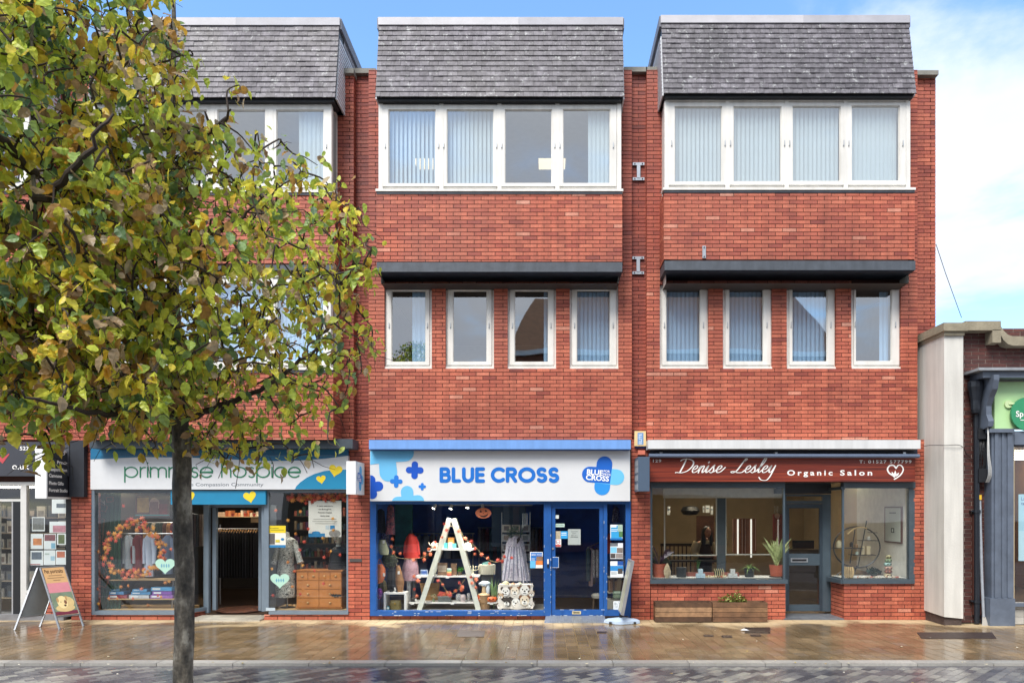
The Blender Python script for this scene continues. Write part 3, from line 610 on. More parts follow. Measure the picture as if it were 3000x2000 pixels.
# ------------------------------------------------------------------ building: left unit (hospice shop)
BLF = thing('shop_building', 'left brick unit of the terrace behind the street tree, above the teal and white shop', 'building', (0, 0, 0), 'brick units of the shopping terrace')
Wl = Wall(BLF)
Wl.front(265, 1085, 976, 1287, .5); Wl.side(X(976, .5), .5, 0, Z(1287, .5), Z(1085, .5), 1, .1); Wl.side(X(265, .5), .5, 0, Z(1287, .5), Z(1085, .5), -1)
Wl.front(262, 568, 981, 775, .47); Wl.side(X(981, .47), .47, 0, Z(775, .47), Z(568, .47), 1, .1); Wl.side(X(262, .47), .47, 0, Z(775, .47), Z(568, .47), -1)
Wl.front(985, 205, 1036, 1287, 0, dark=.22); Wl.side(X(1036), 0, -.15, Z(1287), Z(205), 1, .25)
Wl.front(215, 205, 285, 1287, 0, dark=.22); Wl.front(160, 215, 215, 1287, -.15, dark=.3)
Wl.front(209, 1287, 267, 1819, .02, dark=.1); Wl.side(X(267, .02), .02, -.25, 0, 3.0, 1)
Wl.front(264, 1800, 520, 1818, 0); Wl.angled((X(520), 0), (X(606, -.55), .55), 0, Z(1800)); Wl.front(774, 1799, 1020, 1816, 0); Wl.side(X(774), 0, -.6, 0, Z(1800), -1)
Wl.done()
def side_glaze(bld, x, d0, d1, z0, z1):
    m = MB(OLDWHITE); m.box(x-.05, x, -d0, -d0+.06, z0, z1); m.box(x-.05, x, -d1-.05, -d1, z0, z1); m.box(x-.05, x, -d0+.06, -d1-.05, z1-.07, z1); m.box(x-.05, x, -d0+.06, -d1-.05, z0, z0+.07)
    w = m.build('window', bld); p = MB(GLASS_UP); p.quad((x-.02, -d0+.06, z0+.07), (x-.02, -d1-.05, z0+.07), (x-.02, -d1-.05, z1-.07), (x-.02, -d0+.06, z1-.07)); p.build('pane', w)
top_bay(BLF, 262, 981, (271, 968), panes=[(297, 323, 436, 540), (467, 323, 607, 540), (638, 323, 778, 540), (810, 323, 949, 539)], y=(295, 556))
side_glaze(BLF, X(968, .41), .41, 0, Z(556, .41), Z(297, .41))
top_bay(BLF, 265, 976, (271, 966), d=.5, panes=[(297, 830, 436, 1060), (467, 830, 607, 1060), (638, 830, 778, 1060), (810, 830, 949, 1060)], y=(806, 1076))
side_glaze(BLF, X(966, .44), .44, 0, Z(1076, .44), Z(806, .44))
bay_band(BLF, 264, 984, 776, 803, .49); roof_box(BLF, 258, 982, 55, 77, 286)
parapet(BLF, 978, 1036, 200, 214, .02); parapet(BLF, 150, 262, 200, 214, -.1)
storey(BLF, 262, 976, .41, Z(316, .4), 5.6, wall=K('#8b8e8d', .9)); storey(BLF, 265, 970, .44, Z(822, .4), 3.2)
blind(870, 949, 323, 540, .41, 'pale vertical blind in the top bay window next to the tree crown', 10)
for q, l in (((297, 436), 'first'), ((467, 607), 'second'), ((638, 778), 'third'), ((810, 949), 'fourth')):
    blind(q[0], q[1], 830, 1060, .44, 'light blue blind in the %s lower bay window behind the tree crown' % l, 12, BLIND2)
# ------------------------------------------------------------------ building: photo shop at the far end
BP = thing('shop_building', 'brick unit at the far left over the dark photo shop sign', 'building', (0, 0, 0), 'brick units of the shopping terrace')
Wp = Wall(BP)
Wp.front(-420, 205, 160, 1287, 0, [(-300, 833, -190, 1080), (-110, 833, 20, 1080)], dark=.1); Wp.front(52, 1736, 184, 1800, -.02); Wp.front(-420, 568, 92, 766, .47); Wp.side(X(92, .47), .47, 0, Z(766, .47), Z(568, .47), 1)
Wp.done()
top_bay(BP, -420, 92, (-410, 82), panes=[(-380, 322, -241, 539), (-218, 322, -80, 539), (-55, 322, 60, 539)]); roof_box(BP, -420, 92, 54, 76, 284); bay_band(BP, -420, 92, 768, 796, .49)
window(BP, -110, 833, 20, 1076, -90, 851, 2, 1061, -.07); window(BP, -300, 833, -190, 1076, -280, 851, -208, 1061, -.07)
storey(BP, -420, 85, .41, zc1, 5.6); storey(BP, -420, 150, -.08, Z(826, -.07), 3.1)
ub = MB(K('#22262e', .6, .2, 5)); ub.pb(203, 1290, 246, 1455, .12, -.05); ub.build('corner_post_box', BP)
pl = MB(K('#77777a', .6, .2, 6, .3)); pl.pb(-300, 1799, 186, 1817, .06, -.3); pl.build('plinth', BP)
# ------------------------------------------------------------------ building: old shop on the right with green sign
BN = thing('shop_building', 'old dark brick shop with curved stone parapet, white rendered pier and green sign', 'building')
Wn = Wall(BN, DBRICK, DMORTAR)
dn = .42
Wn.front(2806, 962, 3080, 1120, dn, dark=0); Wn.front(2806, 1120, 2915, 1822, dn)
Wn.done()
wp = MB(RENDER_W); xa, xf = X(2766, .62), X(2822, .62); zt = Z(972, .62)
zb_ = .14
bott = [(0, .03), (.25, .0), (.5, -.02), (.75, .05), (1, -.02)]
wp.add([(xa, -.62, zb_), (xf, -.62, zb_-.03), (xf, -.62, zt), (xa, -.62, zt)], [(0, 1, 2, 3)])
wp.add([(xa, -.62, zb_), (xa, -.62, zt), (xa-.008, .6, zt), (xa-.008, .6, zb_+.05)], [(0, 1, 2, 3)])
wp.add([(xf, -.62, zb_-.03), (xf, .6, zb_), (xf, .6, zt), (xf, -.62, zt), (xa, -.62, zt), (xa, .6, zt)], [(0, 1, 2, 3), (3, 2, 5, 4)])
wp.build('rendered_pier', BN)
ft = MB(K('#4a3d38', .8, .3, 9, .5)); ft.box(xa+.02, xf-.01, -.59, .5, 0, zb_+.03); ft.build('exposed_footing', BN)
STN = K('#8f8672', .85, .2, 6, .5, bscale=30)
cp = MB(STN); cp.box(xa-.05, xf+.03, -.70, .55, zt, zt+.13); cp.box(xa-.02, xf, -.66, .55, zt-.06, zt)
# curved stone coping sweeping down on the right
pts = [(2822, 944), (2925, 944)]
prof = [(P(2822, 944, .62), .14)]
xr = [(2822, 943), (2925, 943), (2925, 958), (2933, 972), (2945, 983), (2960, 988), (3080, 988)]
for (a, b) in zip(xr, xr[1:]):
    A, B = P(a[0], a[1], .55), P(b[0], b[1], .55)
    if abs(A.x-B.x) < .01: continue
    cp.add([(A.x, -.62, A.z), (B.x, -.62, B.z), (B.x, -.2, B.z), (A.x, -.2, A.z), (A.x, -.62, A.z-.15), (B.x, -.62, B.z-.15), (B.x, -.2, B.z-.15), (A.x, -.2, A.z-.15)], [(0, 1, 2, 3)[::-1], (4, 5, 6, 7), (0, 4, 5, 1), (2, 6, 7, 3), (0, 3, 7, 4), (1, 5, 6, 2)])
cp.box(X(2900, .55), X(2925, .55), -.62, -.2, Z(988, .55)-.1, Z(943, .55)-.14)
cp.build('stone_coping', BN)
PG = K('#5b6472', .45, .18, 5, .15, bscale=25)
pi = MB(PG); pi.pb(2905, 1258, 2970, 1835, .62, .4); pi.pb(2915, 1262, 2925, 1750, .645, .61); pi.pb(2936, 1262, 2942, 1750, .64, .61); pi.pb(2952, 1265, 2966, 1750, .64, .61)
pi.pb(2901, 1752, 2974, 1836, .67, .4); pi.pb(2900, 1255, 2972, 1266, .68, .4); pi.build('pilaster', BN)
co = MB(PG); base_x = (X(2896, .72), X(2912, .72))
pr = [(.0, 1256), (.10, 1250), (.12, 1235), (.06, 1215), (.06, 1190), (.14, 1165), (.22, 1145), (.26, 1120), (.26, 1105)]
for a, b in zip(pr, pr[1:]): co.add([(base_x[0], -.45-a[0]-.15, Z(a[1], .62)), (base_x[1], -.45-a[0]-.15, Z(a[1], .62)), (base_x[1], -.45-b[0]-.15, Z(b[1], .62)), (base_x[0], -.45-b[0]-.15, Z(b[1], .62)), (base_x[0], -.4, Z(a[1], .62)), (base_x[1], -.4, Z(a[1], .62)), (base_x[1], -.4, Z(b[1], .62)), (base_x[0], -.4, Z(b[1], .62))], [(0, 1, 2, 3), (0, 3, 7, 4), (1, 5, 6, 2)])
co.build('console_bracket', BN)
cn = MB(K('#8b8e92', .5, .2, 8, .2)); cn.pb(2868, 1076, 3090, 1084, .85, .4); cn.mat(PG).pb(2880, 1085, 3090, 1106, .78, .4); cn.build('cornice', BN)
hd = MB(PG); hd.pb(2972, 1262, 3090, 1302, .6, .4); hd.mat(K('#394150', .5)).pb(2972, 1302, 3090, 1306, .58, .42); hd.build('window_head', BN)
sf = MB(K('#c7b48f', .4, .06, 4)); sf.pb(2964, 1306, 2972, 1762, .56, .46); sf.mat(PG).pb(2964, 1766, 3090, 1776, .62, .42); sf.build('shop_frame', BN)
gl = MB(GLASS); gl.quad(P(2972, 1766, .5), P(3090, 1766, .5), P(3090, 1306, .5), P(2972, 1306, .5)); gl.build('shop_pane', BN)
st = MB(K('#b3b0a8', .5, .1, 5)); 
stp = Pieces('stall_tile', tinted('pale_stall_tile', [(0, '#a5a29a'), (1, '#bdbab2')], .3, 0, .08), BN)
for i in range(4):
    for j in range(3): stp.add((X(2985, .56)+i*.17, -.54, .07+j*.12), (.165, .03, .115))
stp.build()
room(BN, X(2972, .5), X(3400, .5), -.48, 4, .25, 2.95, K('#a5794a', .8), K('#c7bda8', .9), K('#5c4a38', .6))
# ================================================================== shopfronts
def pane(bld, p, m=None, name='shop_pane', label=None):
    g = MB(m or GLASS); g.quad(*p); return g.build(name, bld, label=label)
def prect(x0, y0, x1, y1, d): return (P(x0, y1, d), P(x1, y1, d), P(x1, y0, d), P(x0, y0, d))
def header(bld, x0, x1, y0, y1, d=-.03): m = MB(MORTAR); m.pb(x0, y0, x1, y1, d, d-.12); m.build('header', bld)
def poster(label, x0, y0, x1, y1, d, bg='#e9eaec', el=(), tx=(), cat='poster', name='poster', group=None, border=None, back=False):
    """flat printed sheet standing at depth d; el = blocks, tx = lines of lettering, in 0..1 sheet coordinates"""
    xa, xb, za, zb = X(x0, d), X(x1, d), Z(y1, d), Z(y0, d); W_, H_ = xb-xa, zb-za
    m = MB(K(border or bg, .5, .03)); m.box(xa, xb, -d, -d+.004, za, zb); o = .001
    if border: m.mat(K(bg, .5, .03)); m.box(xa+.012, xb-.012, -d-o, -d, za+.012, zb-.012); o += .001
    for e in el:
        m.mat(K(e[4], .5, .25 if len(e) > 5 else .04, e[5] if len(e) > 5 else 20)); q = (xa+e[0]*W_, xa+e[2]*W_, za+(1-e[3])*H_, za+(1-e[1])*H_)
        if len(e) > 6:
            cx, cz, rx, rz = (q[0]+q[1])/2, (q[2]+q[3])/2, (q[1]-q[0])/2, (q[3]-q[2])/2
            m.add([(cx+rx*math.cos(a*math.pi/8), -d-o, cz+rz*math.sin(a*math.pi/8)) for a in range(16)], [tuple(range(16))])
        else: m.quad((q[0], -d-o, q[2]), (q[1], -d-o, q[2]), (q[1], -d-o, q[3]), (q[0], -d-o, q[3]))
        o += .0006
    for t in tx:   # (text, x, ybaseline, h, color[, align, bold])
        m.mat(K(t[4], .5, .02)); M = Matrix.Translation((xa+t[1]*W_, -d-o, za+(1-t[2])*H_)) @ Matrix.Rotation(math.radians(90), 4, 'X')
        M = Matrix.Translation((xa+t[1]*W_, -d-o, za+(1-t[2])*H_)) @ Matrix(((1, 0, 0, 0), (0, 0, 1, 0), (0, 1, 0, 0), (0, 0, 0, 1)))
        al = t[5] if len(t) > 5 else 'LEFT'; m.text(t[0], M, t[3]*H_, al, bold=t[6] if len(t) > 6 else 0, th=0); o += .0006
    ob = m.build(name, label=label, cat=cat, group=group); return ob
TXM = Matrix(((1, 0, 0, 0), (0, 0, 1, 0), (0, 1, 0, 0), (0, 0, 0, 1)))   # text plane (x,y) -> world (x,z), z(text) -> +Y
def tm(px, py, d): return Matrix.Translation(P(px, py, d)) @ TXM
def heart_pts(s, n=28): return [(s*.062*16*math.sin(t)**3, s*.062*(13*math.cos(t)-5*math.cos(2*t)-2*math.cos(3*t)-math.cos(4*t))) for t in [2*math.pi*i/n for i in range(n)]]
def rot2(pts, a): c, s = math.cos(a), math.sin(a); return [(x*c-y*s, x*s+y*c) for x, y in pts]
def clip_rect(pts, x0, x1, z0, z1):
    for ax, lim, sg in ((0, x0, 1), (0, x1, -1), (1, z0, 1), (1, z1, -1)):
        out = []
        for i in range(len(pts)):
            a, b = pts[i], pts[(i+1) % len(pts)]; ia, ib = sg*(a[ax]-lim) >= 0, sg*(b[ax]-lim) >= 0
            if ia: out.append(a)
            if ia != ib: t = (lim-a[ax])/(b[ax]-a[ax]); out.append((a[0]+(b[0]-a[0])*t, a[1]+(b[1]-a[1])*t))
        pts = out
        if not pts: return []
    return pts
def lobed(cx, cz, r, w, rot=0, n=9):
    "plump plaster-like cross outline"
    out = []
    for k in range(4):
        a = rot+k*math.pi/2; ux, uz = math.cos(a), math.sin(a); vx, vz = -uz, ux; L = r-w
        for i in range(n+1):
            t = -math.pi/2+math.pi*i/n; out.append((cx+ux*(L+w*math.cos(t))+vx*w*math.sin(t), cz+uz*(L+w*math.cos(t))+vz*w*math.sin(t)))
        b = a+math.pi/4; out.append((cx+math.cos(b)*w*1.36, cz+math.sin(b)*w*1.36))
    return out
# ---------------- blue charity shop
header(BC, 1083, 1849, 1287, 1470, -.03)
fr = MB(BLUE)
fr.pb(1084, 1467, 1848, 1476, .0, -.12); fr.pb(1084, 1476, 1101, 1803, .0, -.12); fr.pb(1101, 1789, 1593, 1803, .03, -.12)
fr.pb(1593, 1476, 1615, 1803, .02, -.12); fr.pb(1768, 1476, 1779, 1803, .01, -.12); fr.pb(1833, 1476, 1848, 1803, 0, -.12); fr.pb(1779, 1786, 1833, 1803, 0, -.12); fr.pb(1615, 1476, 1768, 1482, 0, -.12)
fr.build('shop_frame', BC)
fl = MB(K('#c3ccd6', .6, .2)); 
for i in range(46):
    x = random.choice([random.uniform(1105, 1590), random.uniform(1105, 1590), random.uniform(1617, 1766)]); y = random.choice([1790, 1801, 1795]) if x < 1600 else random.choice([1784.5, 1801])
    ww = random.uniform(2, 13); fl.pb(x, y, x+ww, y+random.uniform(.8, 2), .0325, .029)
for i in range(26): x = random.choice([1594, 1613, 1769, 1777]); y = random.uniform(1500, 1800); fl.pb(x, y, x+random.uniform(.6, 1.4), y+random.uniform(2, 9), .0225, .019)
fl.build('flaked_paint', BC, kind='stuff')
pane(BC, prect(1100, 1476, 1593, 1790, -.05)); pane(BC, prect(1779, 1476, 1833, 1786, -.05))
dr = MB(BLUE); dr.pb(1616, 1483, 1627, 1802, -.01, -.06); dr.pb(1756, 1483, 1767, 1802, -.01, -.06); dr.pb(1627, 1483, 1756, 1489, -.01, -.06); dr.pb(1627, 1785, 1756, 1802, -.01, -.06); door = dr.build('door', BC)
pane(door, prect(1627, 1489, 1756, 1785, -.035), name='pane')
h = MB(BLUE); h.pb(1620, 1632, 1636, 1661, .02, -.01); h.mat(K('#cfd6df')).pb(1619, 1631, 1637, 1632, .021, -.01).pb(1619, 1661, 1637, 1662, .021, -.01).pb(1636, 1632, 1637, 1661, .0212, -.01); h.build('push_plate', door)
h = MB(K('#c9b98f', .4)); h.pb(1676, 1789, 1702, 1798, 0, -.02); h.mat(BLACK).pb(1680, 1792, 1698, 1795, .003, -.01); h.build('letter_plate', door)
h = MB(STEEL); c = P(1620, 1606, -.01); h.tube([c, c+Vector((0, -.02, 0))], .018, 12); h.build('lock', door)
h = MB(WHITE); h.pb(1603, 1637, 1608, 1651, .05, .02); h.mat(BLACK).pb(1603, 1654, 1608, 1661, .04, .02); h.build('keypad', BC)
aw = MB(K('#6f9ad6', .45, .06, 3, streak=.1)); aw.pb(1081, 1288, 1848, 1315, .28, -.02); aw.mat(K('#2f4f86')).pb(1084, 1315, 1845, 1318, .26, .0)
aw.build('awning_box', label='pale blue awning casing across the top of the white and blue charity sign', cat='awning')
sg = thing('shop_sign', 'white fascia sign with blue letters and blue plaster crosses', 'sign', P(1465, 1466, .1))
b = MB(K('#d2d4d6', .4, .03, 2)); b.pb(1084, 1319, 1846, 1467, .12, -.02); b.mat(K('#9fa3a8')).pb(1084, 1316, 1846, 1319, .135, -.02); b.build('panel', sg)
S_ = (D-.12)/F
def sgn(px, py): return (X(px, .12), Z(py, .12))
LB, MBL, DB = K('#69b7e2', .4, .05, 2), K('#2376cf', .4, .05, 2), K('#1450b8', .4, .05, 2)
x0, x1, z0, z1 = X(1085, .12), X(1845, .12), Z(1466, .12), Z(1320, .12)
PLm = Matrix.Translation((0, -.12, 0))
for (px, py, r, w_, ro, m, nm) in ((1133, 1330, 80, 26, .09, LB, 0), (1088, 1426, 35, 14.5, .12, DB, 0), (1215, 1376.5, 26, 9.5, -.03, DB, 0), (1161, 1409.5, 18.5, 6.6, -.03, MBL, 0), (1237, 1424.5, 11, 4.2, -.03, MBL, 0), (1195, 1470, 48, 18.5, .08, LB, 0)):
    c = sgn(px, py); pts = clip_rect(lobed(c[0], c[1], r*S_, w_*S_, ro), x0, x1, z0, z1); q = MB(m); q.poly(pts, PLm, .002+px*1.3e-6*2); q.build('cross_motif', sg)
# rounded stroke lettering
G = {}
G['B'] = [[(0, 0), (0, 1)], [(0, 1), (.36, 1)]+arc(.36, .765, .2, .235, 90, -90)+[(.0, .53)], [(0, .53), (.38, .53)]+arc(.38, .265, .24, .265, 90, -90)+[(0, 0)]], .66
G['L'] = [[(0, 1), (0, 0), (.46, 0)]], .52
G['U'] = [[(0, 1), (0, .36)]+arc(.34, .36, .34, .36, 180, 360)+[(.68, 1)]], .74
G['E'] = [[(.5, 1), (0, 1), (0, 0), (.5, 0)], [(0, .52), (.46, .52)]], .56
G['C'] = [arc(.5, .5, .5, .5, 48, 312, 26)], .86
G['R'] = [[(0, 0), (0, 1)], [(0, 1), (.36, 1)]+arc(.36, .75, .24, .25, 90, -90)+[(0, .5)], [(.3, .5), (.62, 0)]], .66
G['O'] = [arc(.54, .5, .54, .5, 0, 360, 36)], 1.1
G['S'] = [arc(.3, .745, .27, .255, 35, 270, 16)+arc(.3, .255, .29, .255, 90, -145, 16)[1:]], .62
G['p'] = [arc(.5, .5, .5, .5, 0, 360, 30), [(0, 1), (0, -.5)]], 1.02
G['r'] = [[(0, 0), (0, 1)], [(0, .55)]+arc(.34, .6, .34, .38, 170, 80, 8)], .38
G['i'] = [[(0, 0), (0, 1)], [(0, 1.42), (0, 1.45)]], .02
G['m'] = [[(0, 0), (0, 1)], [(0, .6)]+arc(.31, .62, .31, .36, 170, 0, 12)+[(.62, 0)], [(.62, .6)]+arc(.93, .62, .31, .36, 170, 0, 12)+[(1.24, 0)]], 1.26
G['o'] = [arc(.5, .5, .5, .5, 0, 360, 30)], 1.0
G['s'] = [arc(.24, .745, .2, .235, 35, 270, 14)+arc(.24, .255, .23, .255, 90, -145, 14)[1:]], .48
G['e'] = [[(.02, .5), (.98, .5)]+arc(.5, .5, .48, .5, 0, 318, 26)], 1.0
G['h'] = [[(0, 0), (0, 1.5)], [(0, .58)]+arc(.36, .6, .36, .38, 170, 0, 12)+[(.72, 0)]], .74
G['c'] = [arc(.5, .5, .5, .5, 48, 312, 24)], .88
def letters(parent, word, px0, px1, pyb, pyt, d, r, mat, gap=.2, th=.004, name='letter'):
    h = (pyb-pyt)*(D-d)/F; adv = [0]; 
    for ch in word: adv.append(adv[-1]+G[ch][1]+gap)
    tot = adv[-1]-gap; wd = (px1-px0)*(D-d)/F; sx = wd/tot
    for ch, a in zip(word, adv):
        m = MB(mat); o = 0; parts_ = []
        for q in G[ch][0]:
            cur = [q[0]]
            for i in range(1, len(q)):
                cur.append(q[i])
                if i < len(q)-1:
                    u, v = Vector(q[i])-Vector(q[i-1]), Vector(q[i+1])-Vector(q[i])
                    if u.length > 1e-6 and v.length > 1e-6 and u.angle(v) > .7: parts_.append(cur); cur = [q[i]]
            parts_.append(cur)
        for stp_ in parts_:
            cl_ = math.hypot(stp_[0][0]-stp_[-1][0], stp_[0][1]-stp_[-1][1]) < .01; m.stroke([(X(px0, d)+(a+x)*sx, Z(pyb, d)+z*h) for x, z in (stp_[:-1] if cl_ else stp_)], r, Matrix.Translation((0, -d, 0)), th+o+a*.0007, closed=cl_); o += .00025
        m.build(name, parent)
LT = K('#1f6dc4', .35, .05)
letters(sg, 'BLUE', 1293, 1418, 1408, 1373, .12, .0305, LT, .3); letters(sg, 'CROSS', 1443, 1634, 1408, 1373, .12, .0305, LT, .31)
# plaster-cross logo: two capsules crossing
def capsule(mb, px0, py0, px1, py1, r, d, o=.003, n=10):
    a, b = Vector(sgn(px0, py0)), Vector(sgn(px1, py1)); t = (b-a).normalized(); an = math.atan2(t.y, t.x); pts = []
    for c, a0 in ((b, an-math.pi/2), (a, an+math.pi/2)):
        for i in range(n+1): q = a0+math.pi*i/n; pts.append((c.x+math.cos(q)*r, c.y+math.sin(q)*r))
    mb.poly(pts, PLm, o)
r_ = 23*S_
lg = MB(K('#2f8fdc', .4, .05, 2)); capsule(lg, 1771, 1359, 1764, 1427, r_, 0, .003); lg.build('logo_cross_light', sg)
lg = MB(K('#6cc0ea', .4, .05, 2)); capsule(lg, 1728, 1389, 1806, 1397, r_, 0, .0036); lg.build('logo_cross_light', sg)
lg = MB(K('#1c63c2', .4, .05, 2)); 
c = [sgn(*q) for q in ((1748, 1362), (1795, 1366), (1790, 1414), (1727, 1411))]
an = math.atan2(-68, -7); top = Vector(sgn(1771, 1359)); pts = [(top.x+math.cos(t)*r_, top.y+math.sin(t)*r_) for t in [math.radians(-6+186*i/12) for i in range(13)]]
lf = Vector(sgn(1728, 1389)); pts += [sgn(1747, 1367)]+[(lf.x+math.cos(t)*r_, lf.y+math.sin(t)*r_) for t in [math.radians(86+180*i/12) for i in range(13)]]+[sgn(1787, 1416)]
lg.poly([pts[i] for i in range(len(pts))], PLm, .0044); lg.build('logo_plaster', sg)
t = MB(K('#f2f4f6', .4, .02)); RZ = Matrix.Rotation(math.radians(-4.5), 4, 'Z')
t.text('BLUE', tm(1719, 1388, .1265) @ RZ, 15*S_, bold=.03, width=47*S_); t.text('FOR', tm(1768.5, 1382, .1265) @ RZ, 6.4*S_, bold=.02, width=18*S_); t.text('PETS', tm(1767.5, 1391.5, .1265) @ RZ, 6.4*S_, bold=.02, width=21*S_); t.text('CROSS', tm(1716, 1404, .1265) @ RZ, 15*S_, bold=.03, width=68*S_)
t.build('logo_lettering', sg)
fo = room(BC, X(1086, -.06), X(1847, -.06), .13, 3.3, 0.0, 2.85, K('#3f6cc0', .7, .25, 1.2), K('#3a5a90', .8), K('#4a3c36', .6, .2), K('#3565bc', .7, .35, 1.5))
dk = MB(K('#8a8780', .7, .1)); dk.box(X(1101, -.1), X(1593, -.1), .11, 1.25, .03, .118); dk.build('display_floor', BC)
pt = MB(K('#37506a', .7, .08, 2)); pt.pb(1440, 1484, 1540, 1600, -1.7, -1.78); pt.build('partition', BC)
for i, (x, y) in enumerate(((1274, 1482), (1322, 1483), (1370, 1480), (1414, 1482))):
    t = thing('spotlight', 'small white spotlight at the top of the blue shop window, number %s from the ladder side' % ('one', 'two', 'three', 'four')[i] if 0 else ('small white spotlight high behind the blue shop glass, ' + ('above the red top', 'left of the ladder tip' , 'right of the ladder tip', 'touching the pumpkin face')[i]), 'spotlight', P(x, y-8, -.35), 'window spotlights of the blue shop'); m = MB(WHITE)
    c = P(x, y, -.35); q = Vector((random.uniform(-.03, .03), -.02, -.05)); m.tube([c-q*.6, c+q*.8], [.02, .032], 10); m.build('lamp_head', t)
    s = MB(STEEL); s.tube([c-q*.6, c+Vector((0, 0, .06)), c+Vector((0, 0, .12))], .006, 6); s.build('bracket', t)
    f = MB(LAMPC); f.tube([c+q*.8, c+q*.82], [.027, .027], 10); f.build('lamp_face', t)
    ld = bpy.data.lights.new('spotlight_glow', 'SPOT'); ld.energy = 34; ld.spot_size = math.radians(125); ld.spot_blend = .8; ld.shadow_soft_size = .05; ld.color = (1, .95, .88); lo = bpy.data.objects.new('spotlight_glow', ld); link(lo, t); lo.location = c+q*1.1; lo.rotation_euler = (math.radians(-14), 0, 0)
tr = MB(K('#7c8796', .4)); tr.pb(1285, 1477, 1560, 1481, -.35, -.37); tr.build('track_rail', label='thin grey lighting rail along the top of the blue shop window', cat='lighting rail')
# checker plate ramp
rm = thing('door_ramp', 'silver checker plate ramp at the blue shop door', 'ramp', (X(1690), -.1, 0)); m = MB(STEEL)
ya, yb = .0, -.36; m.add([(X(1599), ya, .075), (X(1771), ya, .075), (X(1776, .36), yb, .004), (X(1594, .36), yb, .004), (X(1599), ya, 0.001), (X(1771), ya, .001), (X(1776, .36), yb, .001), (X(1594, .36), yb, .001)], [(0, 3, 2, 1), (4, 5, 6, 7), (2, 3, 7, 6), (0, 1, 5, 4), (1, 2, 6, 5), (3, 0, 4, 7)]); m.build('plate', rm)
m = MB(STEEL)
for i in range(26):
    for j in range(9):
        x = X(1603)+i*(X(1768)-X(1603))/25; y = ya-.02-j*.039; z = .075+(y-ya)*(.071/.36)+.001; a = 35 if (i+j) % 2 else -35; dx, dy = .014*math.cos(math.radians(a)), .014*math.sin(math.radians(a))
        m.bar((x-dx, y-dy, z-dy*-.197*-1), (x+dx, y+dy, z+dy*.197), .006, .004, up=(0, 0, 1))
m.build('tread_lugs', rm, kind='stuff')
# projecting sign of the blue shop
def proj_box(label, pxL, pxF, pyT, pyB, dF, dB, cat='projecting sign', side='#d8dcde', front='#e6e7e6', name='projecting_sign'):
    t = thing(name, label, cat, P(pxF, pyB, dB)); m = MB(K(front, .4, .04, 3)); xa, xb = X(pxL, dF), X(pxF, dF); m.box(xa, xb, -dF, -dB, Z(pyB, dF), Z(pyT, dF)); m.build('box', t); return t, xb, Z(pyB, dF), Z(pyT, dF)
ps, xb, z0, z1 = proj_box('white lit box sign with a blue plaster cross on its side, beside the blue fascia', 1014.5, 1042, 1350, 1447, .62, .05)
def SM(y, z, o=0): return Matrix(((0, 0, -1, xb+.002+o), (1, 0, 0, y), (0, 1, 0, z), (0, 0, 0, 1)))
def capside(a, b, r, o, mat):
    m = MB(mat); a, b = Vector(a), Vector(b); t = (b-a).normalized(); an = math.atan2(t.y, t.x); pts = []
    for c, a0 in ((b, an-math.pi/2), (a, an+math.pi/2)):
        for i in range(9): q = a0+math.pi*i/8; pts.append((c.x+math.cos(q)*r, c.y+math.sin(q)*r))
    m.add([(xb+o, p[0], p[1]) for p in pts], [tuple(range(len(pts)))]); m.build('cross_motif', ps)
zc, yc = (z0+z1)/2, -.33
capside((yc-.01, zc-.13), (yc+.02, zc+.13), .075, .003, K('#4aa9dd')); capside((yc-.13, zc+.02), (yc+.13, zc-.02), .075, .0038, K('#78bfe6')); capside((yc-.13, zc+.02), (yc+.02, zc-.005), .076, .0044, K('#1f5fb5')); 
m = MB(K('#f2f4f6', .4)); m.text('BLUE', Matrix(((0, 0, 1, xb+.006), (1, 0, 0, yc-.19), (0, 1, 0, zc+.012), (0, 0, 0, 1))), .055, bold=.03, th=0); m.text('CROSS', Matrix(((0, 0, 1, xb+.006), (1, 0, 0, yc-.19), (0, 1, 0, zc-.055), (0, 0, 0, 1))), .055, bold=.03, th=0); m.build('lettering', ps)
# alarm box, red junction, grey projecting case
t = thing('alarm_box', 'cream and blue burglar alarm box on the brick pier between the fascias', 'alarm', P(1875, 1312, .0)); m = MB(K('#dcc08c', .4, .05)); d_ = .08
m.add([P(1859, 1262, d_), P(1892, 1262, d_), P(1893, 1306, d_), P(1858, 1306, d_)]+[P(1859, 1262, -.14), P(1892, 1262, -.14), P(1893, 1306, -.14), P(1858, 1306, -.14)], [(3, 2, 1, 0), (4, 5, 6, 7), (0, 1, 5, 4), (1, 2, 6, 5), (2, 3, 7, 6), (3, 0, 4, 7)]); m.build('cover', t)
m = MB(K('#27477a', .3)); m.add([P(1859, 1306.5, d_-.005), P(1892, 1306.5, d_-.005), P(1888, 1314, .03), P(1864, 1314, .03), P(1859, 1306.5, 0), P(1892, 1306.5, 0), P(1888, 1314, 0), P(1864, 1314, 0)], [(3, 2, 1, 0), (0, 1, 5, 4), (1, 2, 6, 5), (2, 3, 7, 6), (3, 0, 4, 7)]); m.build('strobe_lens', t)
m = MB(K('#6f93bd', .4)); m.pb(1868, 1267, 1885, 1302, d_+.003, d_); m.mat(K('#d9e4ee')).text('ELITE', Matrix.Translation(P(1880, 1300, d_+.004)) @ TXM @ Matrix.Rotation(math.radians(90), 4, 'Z'), .05, width=.17, bold=.01, th=0); m.build('badge', t)
m = MB(K('#c9705a', .5)); m.pb(1869, 1318, 1890, 1331, .05, 0); m.build('junction_box', label='small salmon red junction box between the alarm and the grey sign case', cat='junction box')
gs, xg, z0, z1 = proj_box('grey projecting sign case seen from behind on the pier left of the salon', 1870, 1903, 1337, 1438, .55, .03, side='#8a8f96', front='#4b5b6e')
m = MB(K('#8e9196', .5, .2, 8)); xa = X(1870, .55)
